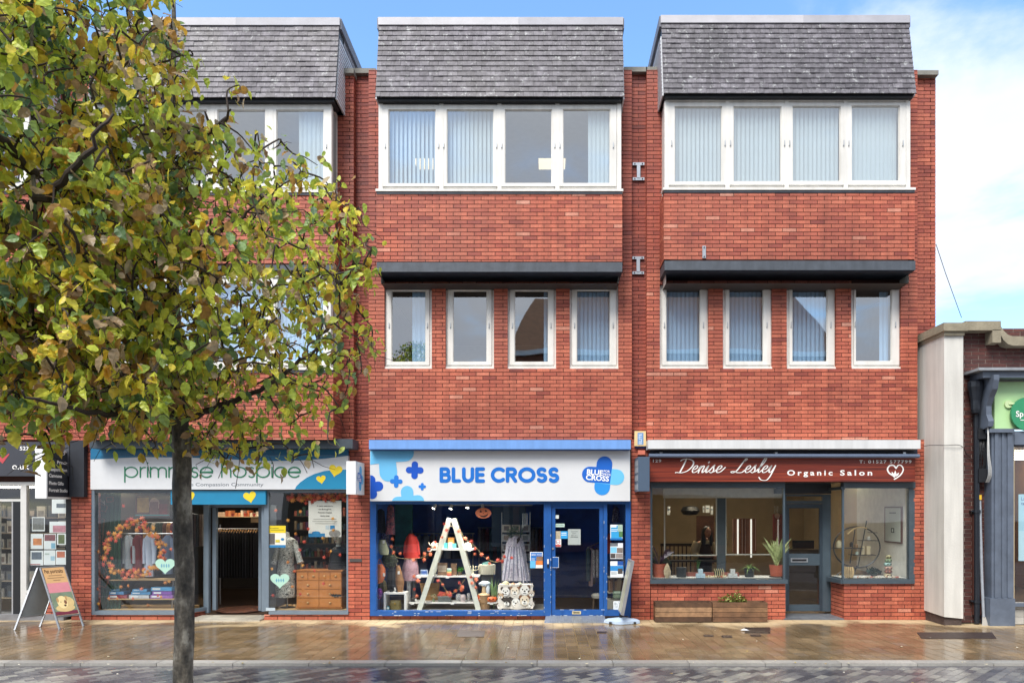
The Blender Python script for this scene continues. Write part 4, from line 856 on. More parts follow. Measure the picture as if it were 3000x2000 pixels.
for i, h_ in enumerate((.0, .27, .52, .72)): m.box(xa-.003, xa, -.5, -.08, z0+.03+(z1-z0)*h_*.95, z0+(z1-z0)*min(1, h_+.22)*.97)
m.build('side_vents', gs)
bolted_bracket(1871, 500, -.13, 'upper galvanised H shaped bracket in the brick recess'); bolted_bracket(1870, 775, -.13, 'lower galvanised H shaped bracket in the brick recess'); bolted_bracket(2063, 738, .475, 'single strap bracket on the right bay spandrel', False)
# swing sign at the pavement, seen almost edge-on
sw = thing('forecourt_sign', 'swing sign seen edge on with pale blue moulded base by the blue shop side window', 'pavement sign', P(1822, 1838, .45))
m = MB(K('#aebfd2', .4, .05)); c = Vector((X(1823, .42), -.36, 0)); k = .0052
m.loft([(c.x, c.y, .006, .27, .17, .12, 4, .8), (c.x, c.y, .05, .265, .165, .12, 4, .8), (c.x, c.y, .075, .22, .13, .1, 4, .8), (c.x, c.y, .095, .07, .05)], 28); m.build('base', sw, smooth=True)
m = MB(BLACK); m.box(c.x-.04, c.x+.0, c.y-.03, c.y+.03, .09, .15)
for q in ((-.2, -.1), (.2, -.1)): m.tube([(c.x+q[0]-.02, c.y+q[1]-.02, .02), (c.x+q[0]+.02, c.y+q[1]-.02, .02)], .02, 8)
m.build('coupling', sw)
R3 = Matrix.Rotation(math.radians(11), 3, 'Y') @ Matrix.Rotation(math.radians(-1), 3, 'Z')
def rb(mb, x0, x1, y0, y1, z0, z1): mb.box(x0, x1, y0, y1, z0, z1, rot=R3, c=(c.x-.02, c.y, .15))
m = MB(ALU); rb(m, c.x-.045, c.x+.005, c.y-.29, c.y-.265, .17, 1.06); rb(m, c.x-.045, c.x+.005, c.y+.265, c.y+.29, .17, 1.06); rb(m, c.x-.045, c.x+.005, c.y-.265, c.y+.265, 1.04, 1.06); rb(m, c.x-.045, c.x+.005, c.y-.265, c.y+.265, .17, .19); m.build('frame', sw)
m = MB(K('#b9b7a0', .4, .2, 9)); rb(m, c.x-.036, c.x-.004, c.y-.264, c.y+.264, .191, 1.039); m.build('poster_panel', sw)
# ---------------- posters on the blue shop
BLp = '#1f7fc2'
poster('blue and orange volunteer poster on the big blue shop window by the door post', 1553, 1616, 1590, 1663, -.045, '#1b6db9', [(.5, .27, 1, .72, '#8a6b55', 30), (.45, .55, 1, .8, '#d67a3a', 12), (.45, .8, 1, 1, '#e8e4dc'), (.0, .55, .42, 1, '#63b5e2'), (.1, .38, .42, .4, '#cfe2f2'), (.1, .44, .38, .46, '#cfe2f2'), (.1, .5, .4, .52, '#cfe2f2')], [('NEED YOU!', .06, .22, .1, '#f4f7fa')], border='#e6eaee')
poster('blue and leafy green poster, topmost in the narrow side window', 1788, 1536, 1824, 1581, -.045, '#2f9bd3', [(.6, 0, 1, .45, '#9fb8a8', 40), (.7, .45, 1, .8, '#4f7a4a', 30), (0, 0, .5, .18, '#e8f0f4'), (.08, .3, .6, .34, '#e6f2fa'), (.08, .4, .55, .44, '#e6f2fa'), (0, .88, 1, 1, '#1c69b0')], border='#e6eaee', group='posters in the side window')
poster('poster of pet photographs, the middle one in the narrow side window', 1788, 1590, 1825, 1636, -.045, '#dfe3e6', [(0, .0, .6, .2, '#6b6f74', 30), (.02, .25, .5, .62, '#7cc2e8'), (.52, .3, .98, .62, '#7a6f68', 40), (.02, .66, .4, .95, '#4c4644', 40), (.44, .66, .98, .95, '#8c8380', 45)], border='#e6eaee', group='posters in the side window')
poster('white lower poster with a dog photograph in the narrow side window', 1788, 1643, 1826, 1690, -.045, '#e4e8ea', [(0, .28, 1, .6, '#2b86c9'), (.55, 0, 1, .26, '#1c4f9c'), (.58, .45, .95, .78, '#4a4340', 40), (.05, .66, .5, .68, '#8a96a0'), (.05, .73, .5, .75, '#8a96a0'), (.05, .8, .5, .82, '#8a96a0')], border='#e6eaee', group='posters in the side window')
t = MB(K('#e8eef0', .5)); t.pb(1797, 1760, 1820, 1784, -.04, -.044); t.mat(K('#7c8890')).text('BUY', tm(1800, 1771, -.038), .05, width=.1, th=.001); t.text('LOCAL', tm(1799, 1780, -.038), .045, width=.12, th=.001); t.build('sticker', label='round-cornered pale buy local sticker low in the side window', cat='sticker')
poster('small dark green display card above the pale sticker', 1795, 1729, 1820, 1752, -.12, '#3f4f42', [(.1, .1, .9, .35, '#8d9c8a', 20), (.1, .5, .9, .9, '#5f6f5c', 20)], cat='card')
poster('small square white sticker high on the blue door glass', 1627, 1508, 1637, 1518, -.032, '#dfe8e2', cat='sticker', name='sticker'); poster('pale strip sticker on the blue door glass', 1627, 1533, 1654, 1543, -.032, '#b6cfc3', [(.05, .3, .9, .5, '#7d9488')], cat='sticker', name='sticker')
poster('half blue half photograph sticker on the blue door', 1628, 1555, 1663, 1577, -.032, '#2f9ad6', [(0, 0, .42, 1, '#b0a48c', 30), (.48, .2, .9, .3, '#dff0fa'), (.48, .45, .9, .55, '#dff0fa')], cat='sticker', name='sticker')
s = poster('no smoking sticker on the blue door, white over red', 1626, 1578, 1644, 1601, -.032, '#e6e6e4', [(.05, .72, .95, .97, '#b8403a'), (.15, .08, .85, .65, '#b8403a', 20, 1), (.24, .15, .76, .58, '#e6e6e4', 20, 1), (.3, .34, .7, .4, '#333333')], cat='sticker', name='sticker')
poster('grey notice with typed lines hung inside the blue door', 1664, 1549, 1701, 1595, -.045, '#c3c6c4', [(.2, .5, .8, .53, '#50565a')], [('Closed for', .5, .18, .075, '#33383c', 'CENTER'), ('lunch.', .5, .3, .075, '#33383c', 'CENTER'), ('Back at 2', .5, .44, .075, '#33383c', 'CENTER')], cat='notice', name='notice')
# pumpkin face
pk = thing('pumpkin_decoration', 'flat orange grinning pumpkin face hanging at the top of the blue shop window', 'halloween decoration', P(1416, 1502, -.07)); d_ = -.06
m = MB(K('#c96f4c', .6, .1)); m.add([P(1416+23*math.cos(a)*(1+.03*math.cos(6*a)), 1502+15.5*math.sin(a), d_) for a in [2*math.pi*i/28 for i in range(28)]]+[P(1416+23*math.cos(a), 1502+15.5*math.sin(a), d_-.01) for a in [2*math.pi*i/28 for i in range(28)]], [tuple(range(27, -1, -1))]+[(i, (i+1) % 28, (i+1) % 28+28, i+28) for i in range(28)]); m.build('face', pk)
m = MB(K('#3a1d1a', .7)); dd = d_+.002
for q in ([(1405, 1500), (1413, 1500), (1408, 1492)], [(1420, 1499), (1428, 1498), (1423, 1491)], [(1414, 1504), (1418, 1504), (1416, 1501)], [(1403, 1506), (1409, 1509), (1416, 1510), (1425, 1507), (1430, 1502), (1428, 1510), (1420, 1515), (1410, 1514)]): m.add([P(x, y, dd) for x, y in q], [tuple(range(len(q)))[::-1]])
m.build('cut_outs', pk)
# ---------------- salon
header(BR, 1903, 2690, 1287, 1412, -.03)
m = MB(K('#cfd0d0', .4, .04, 3, streak=.1)); m.pb(1899, 1288, 2697, 1314, .3, -.02); m.build('awning_box', label='long white awning casing above the red salon sign', cat='awning')
aw = thing('awning_bar', 'grey rolled awning bar just over the red salon sign', 'awning', P(2295, 1335, .2)); m = MB(K('#5d6a80', .4, .08)); m.tube([P(1901, 1334, .22), P(2692, 1335, .22)], .036, 14); m.build('front_tube', aw)
m = MB(K('#1b2638', .6)); m.pb(1905, 1315, 2688, 1329, .05, -.02); m.build('slot_back', aw)
for x in (1937, 2274, 2650): m = MB(STEEL); m.pb(x-4, 1324, x+4, 1331, .2, .1); m.build('arm_bracket', aw)
WOODR = None
m_, N_, L_, b_ = base('red_stained_wood'); b_.inputs['Roughness'].default_value = .42
tt = nd(N_, 'ShaderNodeTexCoord'); mp = nd(N_, 'ShaderNodeMapping'); mp.inputs['Scale'].default_value = (.35, 4, 14); L_.new(tt.outputs['Object'], mp.inputs[0]); nn = nd(N_, 'ShaderNodeTexNoise', i_Scale=2.2, i_Detail=8.0, i_Distortion=.5); L_.new(mp.outputs[0], nn.inputs['Vector'])
rr = ramp(N_, [(.25, '#43180f'), (.45, '#6e281b'), (.6, '#853520'), (.8, '#9c4a2c')]); L_.new(nn.outputs[0], rr.inputs[0]); L_.new(rr.outputs[0], b_.inputs['Base Color']); WOODR = m_
ss = thing('shop_sign', 'red wood grain fascia sign with white script and a heart of leaves', 'sign', P(2290, 1409, .1)); m = MB(WOODR); m.pb(1904, 1341, 2681, 1410, .14, -.02); m.build('panel', ss)
WT = K('#eceae6', .45, .02); d_ = .142
t = MB(WT); t.text('129', tm(1913, 1353, d_), 8*S_, bold=.02, width=24*S_, space=1.2); t.build('lettering', ss)
t = MB(WT); t.text('T: 01527 577799', tm(2517, 1356, d_), 9*S_, bold=.02, width=153*S_, space=1.25); t.build('lettering', ss)
t = MB(WT); t.text('Organic', tm(2306, 1391.5, d_), 15.5*S_, bold=.025, width=133*S_, space=1.45); t.text('Salon', tm(2461, 1391.5, d_), 15.5*S_, bold=.025, width=94*S_, space=1.45); t.build('lettering', ss)
def script(strokes, px, py, xh, r, sh=.42):
    for st in strokes:
        m = MB(WT); pts = cat_rom([(p[0], p[1], 0) for p in st], 6); n = len(pts)
        xs = [(X(px, d_)+(p.x+sh*p.y)*xh*S_, Z(py, d_)+p.y*xh*S_) for p in pts]
        rad = []
        for i in range(n):
            a, b = xs[max(0, i-1)], xs[min(n-1, i+1)]; ang = math.atan2(b[1]-a[1], b[0]-a[0]); rad.append(r*(.55+.75*abs(math.sin(ang))**1.5))
        m.stroke(xs, rad, Matrix.Translation((0, -d_, 0)), .004+random.uniform(0, .002)); m.build('letter', ss)
xh = 21
script([[(.5, 1.9), (.45, 1.0), (.35, .1)], [(-.2, 1.65), (.1, 1.85), (.8, 1.9), (1.55, 1.6), (1.75, 1.0), (1.35, .3), (.6, .0), (-.1, .05), (-.25, .0)]], 1984, 1384, xh, .0095)
e_ = [(.0, .4), (.35, .5), (.55, .8), (.35, 1), (.1, .8), (.03, .35), (.25, .02), (.6, .12), (.85, .4)]
i_ = [(.0, .35), (.2, .98), (.16, .25), (.3, .02), (.62, .38)]
s_ = [(-.05, .3), (.32, 1.05), (.34, .75), (.5, .3), (.3, .0), (.02, .1)]
script([e_], 2025, 1384, xh, .0085)
script([[(.0, .4), (.15, .98), (.12, .0)], [(.13, .5), (.4, .95), (.6, .85), (.58, .25), (.7, .02), (1.0, .38)]], 2043, 1384, xh, .0085)
script([i_], 2063, 1384, xh, .0085); script([[(.02, 1.4), (.1, 1.5)]], 2063, 1384, xh, .012)
script([s_, [(.45, .1), (.7, .2), (.85, .4)]], 2077, 1384, xh, .0085); script([[(.0, .4), (.35, .5), (.55, .8), (.35, 1), (.1, .8), (.03, .35), (.25, .02), (.7, .2), (1.05, .75)]], 2096, 1384, xh, .0085)
script([[(.9, 1.55), (1.2, 1.85), (1.0, 1.95), (.75, 1.2), (.45, .35), (.0, .0), (-.3, .12), (.1, .2), (.6, .02), (1.2, .05), (1.5, .35)]], 2147, 1384, xh, .0095)
script([e_], 2180, 1384, xh, .0085); script([s_, [(.45, .1), (.7, .2), (.85, .4)]], 2198, 1384, xh, .0085)
script([[(.0, .4), (.5, 1.3), (.62, 2.0), (.42, 2.05), (.25, 1.2), (.2, .3), (.35, .02), (.7, .4)]], 2215, 1384, xh, .0085); script([e_], 2230, 1384, xh, .0085)
script([[(.0, .45), (.18, .98), (.12, .35), (.28, .03), (.55, .3), (.72, 1.0)], [(.72, 1.0), (.66, .2), (.55, -.6), (.25, -1.05), (-.45, -1.0), (-.9, -.65)]], 2248, 1384, xh, .0085)
hx, hy = 2622, 1378; m = MB(WT)
def hs(pts, r): 
    m = MB(WT); q = cat_rom([(x, y, 0) for x, y in pts], 5); m.stroke([(X(hx+p.x, d_), Z(hy+p.y, d_)) for p in q], r, Matrix.Translation((0, -d_, 0)), .003+random.uniform(0, .002)); m.build('heart_emblem', ss)
hs([(3, -7), (-4, -15), (-15, -15), (-22, -5), (-18, 6), (-8, 13), (-2, 18)], .012); hs([(3, -7), (10, -16), (19, -14), (24, -3), (18, 10), (8, 19), (-2, 25)], .010)
m = MB(WT)
for q in ([(-4, 18), (-10, 10), (-9, 3), (-3, 9)], [(-2, 18), (-3, 8), (1, -1), (4, 8), (2, 16)], [(2, 18), (4, 10), (12, 5), (10, 13)]): m.add([P(hx+x, hy+y, d_+.006) for x, y in q], [tuple(range(len(q)))])
m.build('heart_leaves', ss)
# salon front
fr = MB(SALON); fr.pb(1905, 1411, 2300, 1428, .02, -.12); fr.pb(1905, 1428, 1911, 1697, 0, -.1); fr.pb(2295, 1428, 2300, 1697, 0, -.05)
fr.pb(1905, 1697, 2308, 1709, .05, -.5); fr.pb(2472, 1411, 2682, 1429, .02, -.12); fr.pb(2664, 1429, 2680, 1697, 0, -.1); fr.pb(2470, 1697, 2680, 1709, .04, -.5); fr.pb(2468, 1429, 2473, 1697, .0, -.04)
fr.box(X(2300), X(2472), .0, .72, Z(1411), Z(1411)+.06); fr.build('shop_frame', BR)
hd = MB(DARK); hd.box(X(2300)+.0, X(2472), .55, .62, Z(1445, -.55), Z(1411)); hd.build('recess_head', BR)
pane(BR, prect(1911, 1428, 2295, 1697, -.03)); pane(BR, prect(2473, 1429, 2664, 1697, -.03))
zt_, zb_ = Z(1429), Z(1697); xs_ = X(2299)
pane(BR, ((xs_, .0, zb_), (xs_, .58, zb_), (xs_, .58, zt_), (xs_, .0, zt_)))
xq, yq = X(2470), .0; xp, yp = X(2432, -.55), .55
pane(BR, ((xp, yp, zb_), (xq, yq, zb_), (xq, yq, zt_), (xp, yp, zt_)))
sl2 = MB(SALON); sl2.bar((xp-.02, yp, zb_-.035), (xq, yq-.01, zb_-.035), .09, .07, up=(0, 0, 1)); sl2.bar((xp, yp, zt_), (xq, yq, zt_), .06, .05, up=(0, 0, 1)); sl2.build('angled_sill', BR)
x0, x1 = 2300, 2432
dd = -.6
df = MB(SALON); df.pb(2296, 1447, 2304, 1790, dd, dd-.06); df.pb(2410, 1447, 2434, 1790, dd, dd-.06); df.pb(2304, 1447, 2410, 1453, dd, dd-.06); df.pb(2304, 1466, 2410, 1474, dd, dd-.06); df.build('door_frame', BR)
dr = MB(K('#2f3b45', .4, .1)); dr.pb(2304, 1475, 2312, 1789, dd-.005, dd-.05); dr.pb(2401, 1475, 2410, 1789, dd-.005, dd-.05); dr.pb(2312, 1475, 2401, 1488, dd-.005, dd-.05); dr.mat(SALON).pb(2312, 1621, 2401, 1655, dd-.003, dd-.05).pb(2312, 1770, 2401, 1789, dd-.003, dd-.05); door = dr.build('door', BR)
pane(door, prect(2312, 1488, 2401, 1621, dd-.02), name='pane'); pane(door, prect(2312, 1655, 2401, 1770, dd-.02), name='pane'); pane(BR, prect(2304, 1453, 2410, 1466, dd-.02), name='transom_pane')
m = MB(STEEL); m.pb(2317, 1634, 2367, 1646, dd+.01, dd-.003); m.mat(BLACK).pb(2321, 1637, 2363, 1643, dd+.012, dd); m.build('letter_plate', door)
# recess floor tiles
rt = Pieces('recess_tile', tinted('grey_floor_tile', [(0, '#5b6068'), (1, '#757a80')], .35, 0, .1), BR)
for i in range(7):
    for j in range(5): rt.add((X(2310)+i*.155, .07+j*.135, .012), (.15, .13, .02), tint=random.random())
rt.build()
rmS = room(BR, X(1906, -.1), X(2678, -.1), .14, 5.5, 0, 2.7, K('#b09f84', .8, .08, 2), K('#cfc9bc', .8), K('#6b5a48', .5, .2), K('#8f7d61', .8, .15, 1.5))
wk = MB(K('#cfcdc6', .8)); wk.box(X(1911), X(2296), .1, .62, .7, zb_+.02); wk.box(X(2474), X(2664), .1, .62, .7, zb_+.02); wk.build('window_board', BR)
wk = MB(K('#d6d3ca', .8)); wk.box(X(2662, -.1), X(2664, -.1)+.06, .14, 2.2, zb_, 2.68); wk.build('white_side_wall', BR)
bh = MB(K('#c9c4b8', .7)); bh.pb(1945, 1430, 2290, 1458, -.66, -.76); bh.build('bulkhead', BR)
sc = MB(K('#3c4347', .5)); sc.pb(2101, 1458, 2126, 1760, -.66, -.72); sc.mat(K('#a8a79e', .4)).pb(1946, 1458, 1949, 1630, -.66, -.7).pb(2098, 1458, 2101, 1626, -.66, -.7).pb(2126, 1458, 2128, 1626, -.66, -.7).pb(1949, 1624, 2098, 1627, -.66, -.7).pb(2128, 1622, 2290, 1625, -.66, -.7); sc.build('inner_screen', BR)
for i, (x, y, sx) in enumerate(((2050, 2.4, .9), (2230, 2.9, .9), (2550, 2.2, .8))):
    t = thing('strip_light', ('lit ceiling strip over the woman in the salon', 'lit ceiling strip deep behind the salon screen', 'lit ceiling strip above the round shelf in the salon')[i], 'ceiling light', (X(x, -y), y, 2.68), 'lit strips on the salon ceiling'); m = MB(WHITE); m.box(X(x, -y)-sx/2, X(x, -y)+sx/2, y-.06, y+.06, 2.65, 2.7); m.build('housing', t)
    m = MB(emit_mat('salon_strip', (1, .84, .6), 30)); m.box(X(x, -y)-sx/2+.02, X(x, -y)+sx/2-.02, y-.045, y+.045, 2.635, 2.649); m.build('diffuser', t)
# ---------------- hospice shop
header(BLF, 267, 1020, 1287, 1440, -.03)
m = MB(K('#3a434b', .5, .1, 6)); m.pb(262, 1285, 1033, 1312, .38, -.02); m.build('awning_box', label='dark grey casing over the teal and white hospice sign', cat='awning')
sg = thing('shop_sign', 'white and teal fascia sign with thin green lettering and yellow hearts', 'sign', P(640, 1432, .1))
TE, TD = K('#1b7fa8', .4, .06, 3), K('#12658c', .4, .06, 3); b = MB(TD); b.pb(265, 1312, 1019, 1334, .07, -.02); b.mat(K('#d0d2d4', .4, .03)); b.pb(265, 1334, 1019, 1433, .1, -.02); b.build('panel', sg)
d_ = .1
def wl_(y, q=0): return
m = MB(TD); m.poly([(X(x, d_), Z(y, d_)) for x, y in [(265, 1334), (265, 1345), (420, 1338), (560, 1340), (700, 1346), (800, 1350), (880, 1348), (950, 1343), (1019, 1334.5)]], Matrix.Translation((0, -d_, 0)), .003); m.build('teal_wave', sg)
m = MB(TE); m.poly([(X(x, d_), Z(y, d_)) for x, y in [(864, 1432.5), (868, 1424), (880, 1412), (898, 1399), (920, 1388), (950, 1379), (985, 1375), (1018.5, 1374.5), (1018.5, 1432.5)]], Matrix.Translation((0, -d_, 0)), .0034); m.build('teal_wave', sg)
YH = K('#e3c92a', .4, .05)
for (x, y, s_, a_) in ((983, 1377, 20, -.2), (941, 1403, 14, .15)):
    m = MB(YH); q = rot2(heart_pts(s_*S_), a_); m.poly([(X(x, d_)+p[0], Z(y, d_)+p[1]) for p in q], Matrix.Translation((0, -d_, 0)), .006); m.build('yellow_heart', sg)
GR = K('#1e7350', .4, .05)
letters(sg, 'primrose', 366, 624, 1397, 1368, .1, .0105, GR, .2, .006); letters(sg, 'hospice', 650, 881, 1397, 1368, .1, .0105, GR, .2, .006)
t = MB(K('#5c6670', .4)); t.text('Care Compassion Community', tm(528, 1423, d_), 10*S_, width=244*S_); t.build('lettering', sg)
bd = thing('door_header_sign', 'teal band with yellow hearts over the hospice shop entrance', 'sign', P(640, 1476, .0)); m = MB(TE); m.pb(500, 1436, 778, 1477, .06, -.1); m.build('panel', bd)
for (x, y, a_) in ((553, 1455, .25), (732, 1454, .2)): m = MB(YH); m.poly([(X(x, .06)+p[0], Z(y, .06)+p[1]) for p in rot2(heart_pts(19*S_), a_)], Matrix.Translation((0, -.06, 0)), .003); m.build('yellow_heart', bd)
fr = MB(GREYFR); fr.pb(263, 1435, 277, 1800, .01, -.1); fr.pb(277, 1435, 520, 1443, 0, -.1); fr.pb(277, 1789, 520, 1800, .03, -.1); fr.pb(515, 1443, 522, 1789, 0, -.05)
fr.pb(778, 1435, 1020, 1442, 0, -.1); fr.pb(774, 1442, 787, 1789, 0, -.08); fr.pb(1018, 1435, 1024, 1800, .0, -.1) if 0 else None; fr.pb(787, 1789, 1020, 1799, .03, -.1); fr.pb(1015, 1442, 1020, 1789, 0, -.1)
xa_, xb_ = X(520), X(606, -.55); fr.bar((xa_, 0, Z(1794)), (xb_, .55, Z(1794)), .06, .06, up=(0, 0, 1)); fr.bar((xb_, .56, 0.05), (xb_, .56, Z(1440)), .09, .09)
fr.pb(622, 1484, 633, 1786, -.6, -.68); fr.pb(757, 1484, 765, 1788, -.6, -.68); fr.pb(766, 1478, 775, 1790, -.05, -.6); fr.pb(606, 1476, 778, 1486, -.6, -.68); fr.build('shop_frame', BLF)
pane(BLF, prect(277, 1443, 517, 1789, -.04)); pane(BLF, prect(787, 1442, 1016, 1789, -.04)); zt_, zb_ = Z(1443), Z(1790)
pane(BLF, ((xa_, 0, zb_), (xb_, .55, zb_), (xb_, .55, zt_), (xa_, 0, zt_)))
tl = Pieces('threshold_tile', tinted('cream_tile', [(0, '#a9a294'), (1, '#c2bbab')], .35, 0, .1), BLF)
for i in range(6):
    for j in range(2): tl.add((X(560)+.1+i*.205, .1+j*.3-.12, .012), (.2, .295, .03))
tl.build()
rL = room(BLF, X(268, -.1), X(1019, -.1), .13, 5.2, 0, 2.7, K('#3f3833', .8, .2, 1.5), K('#6a5f50', .8), K('#3a2a20', .5, .25), K('#2a2522', .8, .3, 1.5))
m = MB(K('#c5a476', .6, .1)); m.box(X(277, -.1), X(520, -.1), .1, .9, .05, .15); m.box(X(787, -.1), X(1016, -.1), .1, .95, .05, .15); m.build('display_floor', BLF)
for i, (x, y) in enumerate(((400, .9), (690, 2.0), (900, .9))):
    t = thing('strip_light', ('lit strip above the shirts in the hospice shop', 'lit strip inside the hospice shop doorway', 'lit strip above the chest of drawers window')[i], 'ceiling light', (X(x, -y), y, 2.68), 'lit strips in the hospice shop'); m = MB(WHITE); m.box(X(x, -y)-.5, X(x, -y)+.5, y-.05, y+.05, 2.65, 2.7); m.build('housing', t)
    m = MB(emit_mat('shop_strip', (1, .88, .72), 34)); m.box(X(x, -y)-.48, X(x, -y)+.48, y-.035, y+.035, 2.635, 2.649); m.build('diffuser', t)
# ---------------- photo shop
header(BP, -420, 205, 1287, 1412, -.03)
ss = thing('shop_sign', 'dark grey fascia sign with white web address and red tick', 'sign', P(0, 1395, .1)); m = MB(K('#3a3b42', .4, .08, 3)); m.pb(-420, 1294, 205, 1394, .12, -.02); m.build('panel', ss)
m = MB(WT); m.text('527 57', tm(58, 1318, .121), 11*S_, bold=.02, width=51*S_); m.text('o.uk', tm(36, 1374, .121), 19*S_, width=50*S_, bold=.01); m.build('lettering', ss)
m = MB(K('#b8474a', .4)); m.stroke([(X(-18, .12), Z(1328, .12)), (X(8, .12), Z(1350, .12)), (X(26, .12), Z(1330, .12))], [.02, .028, .01], Matrix.Translation((0, -.121, 0)), .003); m.build('red_tick', ss)
ps, xb, z0, z1 = proj_box('white and dark projecting sign listing passport photos and canvases', 103, 136, 1314, 1459, .62, .0)
m = MB(K('#33353b', .4, .06, 3)); m.box(xb, xb+.006, -.59, -.02, z0+.03, z1-.03); m.build('dark_face', ps)
tx = MB(WT)
for s_, y, h_, w_ in (('TO', 1327, .05, .2), ('Printing', 1355, .055, .3), ('Passport Photos', 1377, .055, .52), ('Canvases', 1396, .055, .32), ('Photo Gifts', 1418, .055, .36), ('Portrait Studio', 1439, .055, .46)):
    M = Matrix(((0, 0, 1, xb+.008), (1, 0, 0, -.57 if s_ not in ('Printing', 'TO') else -.37), (0, 1, 0, Z(y, .6)), (0, 0, 0, 1))); tx.text(s_, M, h_, bold=.03, width=w_, th=0)
tx.build('lettering', ps)
fr = MB(K('#c9c8c4', .4, .06)); fr.pb(-420, 1411, 198, 1421, .0, -.08); fr.pb(60, 1421, 77, 1800, 0, -.08); fr.pb(77, 1728, 186, 1737, .02, -.08); fr.pb(-100, 1461, 60, 1468, 0, -.08); fr.pb(-20, 1468, -6, 1800, 0, -.08); fr.mat(BLACK).pb(38, 1468, 60, 1800, -.0, -.08).pb(193, 1421, 209, 1800, .0, -.1); fr.mat(K('#9a9a9c')).pb(34, 1470, 38, 1800, 0, -.06); fr.build('shop_frame', BP)
pane(BP, prect(77, 1421, 193, 1729, -.04)); pane(BP, prect(-420, 1468, 36, 1800, -.04)); pane(BP, prect(-420, 1421, 60, 1461, -.04))
rP = room(BP, X(-420, -.1), X(205, -.1), .12, 3.0, 0, 2.7, K('#4a433c', .8, .2, 2), K('#8d8474', .8), K('#2b2826', .6), K('#2c2a2c', .8, .3, 3))
for i, y in enumerate((.5, 1.0)):
    t = thing('strip_light', ('front lit strip inside the photo shop window', 'rear lit strip inside the photo shop window')[i], 'ceiling light', (X(60, -y), y, 2.3), 'lit strips in the photo shop'); m = MB(WHITE); m.box(X(-100, -y), X(185, -y), y-.04, y+.04, 2.28, 2.32); m.build('housing', t); m = MB(emit_mat('photo_strip', (1, .88, .7), 9)); m.box(X(-95, -y), X(180, -y), y-.03, y+.03, 2.265, 2.279); m.build('diffuser', t)
# ---------------- green sign shop fittings
ss = thing('shop_sign', 'pale green fascia sign with a round dark green hanging disc at the right edge', 'sign', P(2960, 1255, .5)); m = MB(K('#b2d79c', .45, .05, 3)); m.pb(2914, 1118, 3095, 1255, .56, .42); m.build('panel', ss)
m = MB(K('#c4d8a4', .4)); c = P(2952, 1184, .56); m.tube([c+Vector((0, 0, 0)), c+Vector((0, -.03, 0))], .062, 16); m.build('rose_plate', ss); m = MB(K('#c4d8a4', .4)); m.tube([c+Vector((0, -.03, 0)), c+Vector((.1, -.06, 0)), c+Vector((.45, -.06, 0))], .014, 8); m.build('arm', ss)
m = MB(K('#2f8a5f', .4, .05)); c2 = P(3010, 1212, .62); m.tube([c2+Vector((0, .02, 0)), c2+Vector((0, -.02, 0))], .27, 36); m.build('disc', ss)
m = MB(WT); m.text('Sp', Matrix.Translation(P(2976, 1220, .645)) @ TXM, .095, bold=.02); m.pb(2990, 1229, 3020, 1231, .645, .64); m.build('lettering', ss)
cb = Z(1130, .45)
t = thing('drainpipe', 'black cast iron drainpipe with square hopper beside the white rendered pier', 'drainpipe', (X(2862, .48), -.5, 0)); CI = K('#20242b', .35, .2, 8)
m = MB(CI); m.lathe((X(2858, .55), -.55, Z(1210, .55)), [(.055, 0), (.07, .06), (.075, .2), (.1, .34), (.12, .42), (.12, .5), (.1, .52)], 12); m.build('hopper', t)
m = MB(CI); m.tube([(X(2860, .5), -.5, Z(1215, .5)), (X(2862, .5), -.5, Z(1520, .5)), (X(2862, .5), -.5, .02)], .042, 12); m.build('pipe', t)
for y in (1496, 1760): m = MB(CI); m.tube([(X(2862, .5), -.5, Z(y+5, .5)), (X(2862, .5), -.5, Z(y-3, .5))], .056, 12); m.box(X(2846, .5), X(2878, .5), -.5, -.43, Z(y+2, .5), Z(y-2, .5)); m.build('pipe_collar', t)
m = MB(K('#4c2b24', .6, .2)); m.pb(2851, 1505, 2876, 1800, .47, .43); m.build('pipe_backboard', t)
t = thing('junction_box', 'black cable boxes and tangled cables on the dark brick above the yellow tag', 'cable box', P(2880, 1330, .45)); m = MB(BLACK); m.pb(2866, 1254, 2890, 1285, .56, .42); m.pb(2868, 1372, 2892, 1412, .56, .42); m.build('box', t)
m = MB(BLACK)
for i in range(9): x = 2868+i*2.6; m.tube(cat_rom([P(x, 1286, .5), P(x+random.uniform(-6, 6), 1310, .53), P(x+random.uniform(-6, 6), 1345, .52), P(x, 1374, .5)], 4), .007, 5)
m.build('cable_bundle', t)
m = MB(K('#c9c9c6', .5))
for i in range(4): m.tube(cat_rom([P(2873+i, 1150, .5), P(2884+i*2, 1210, .52), P(2893+i, 1260, .65), P(2893+i*2, 1330, .66), P(2896+i*3, 1385, .67), P(2888+i*3, 1412, .6)], 5), .004, 5)
m.build('white_cable', t)
t = thing('conduit', 'grey conduit with a yellow tag and splayed foot beside the grey pilaster', 'conduit', (X(2880, .5), -.5, 0)); m = MB(K('#9aa0a8', .4, .1)); m.tube([P(2870, 1455, .5), P(2877, 1700, .52), P(2882, 1806, .55)], .022, 8); m.build('tube', t); m = MB(K('#d9b02c', .5)); m.pb(2865, 1449, 2876, 1463, .535, .5); m.build('tag', t)
m = MB(K('#a39f98', .6)); m.add([P(2878, 1806, .56), P(2888, 1806, .56), P(2897, 1836, .62), P(2877, 1836, .62), P(2878, 1806, .5), P(2888, 1806, .5), P(2897, 1836, .5), P(2877, 1836, .5)], [(3, 2, 1, 0), (4, 5, 6, 7), (0, 1, 5, 4), (1, 2, 6, 5), (2, 3, 7, 6), (3, 0, 4, 7)]); m.build('foot', t)
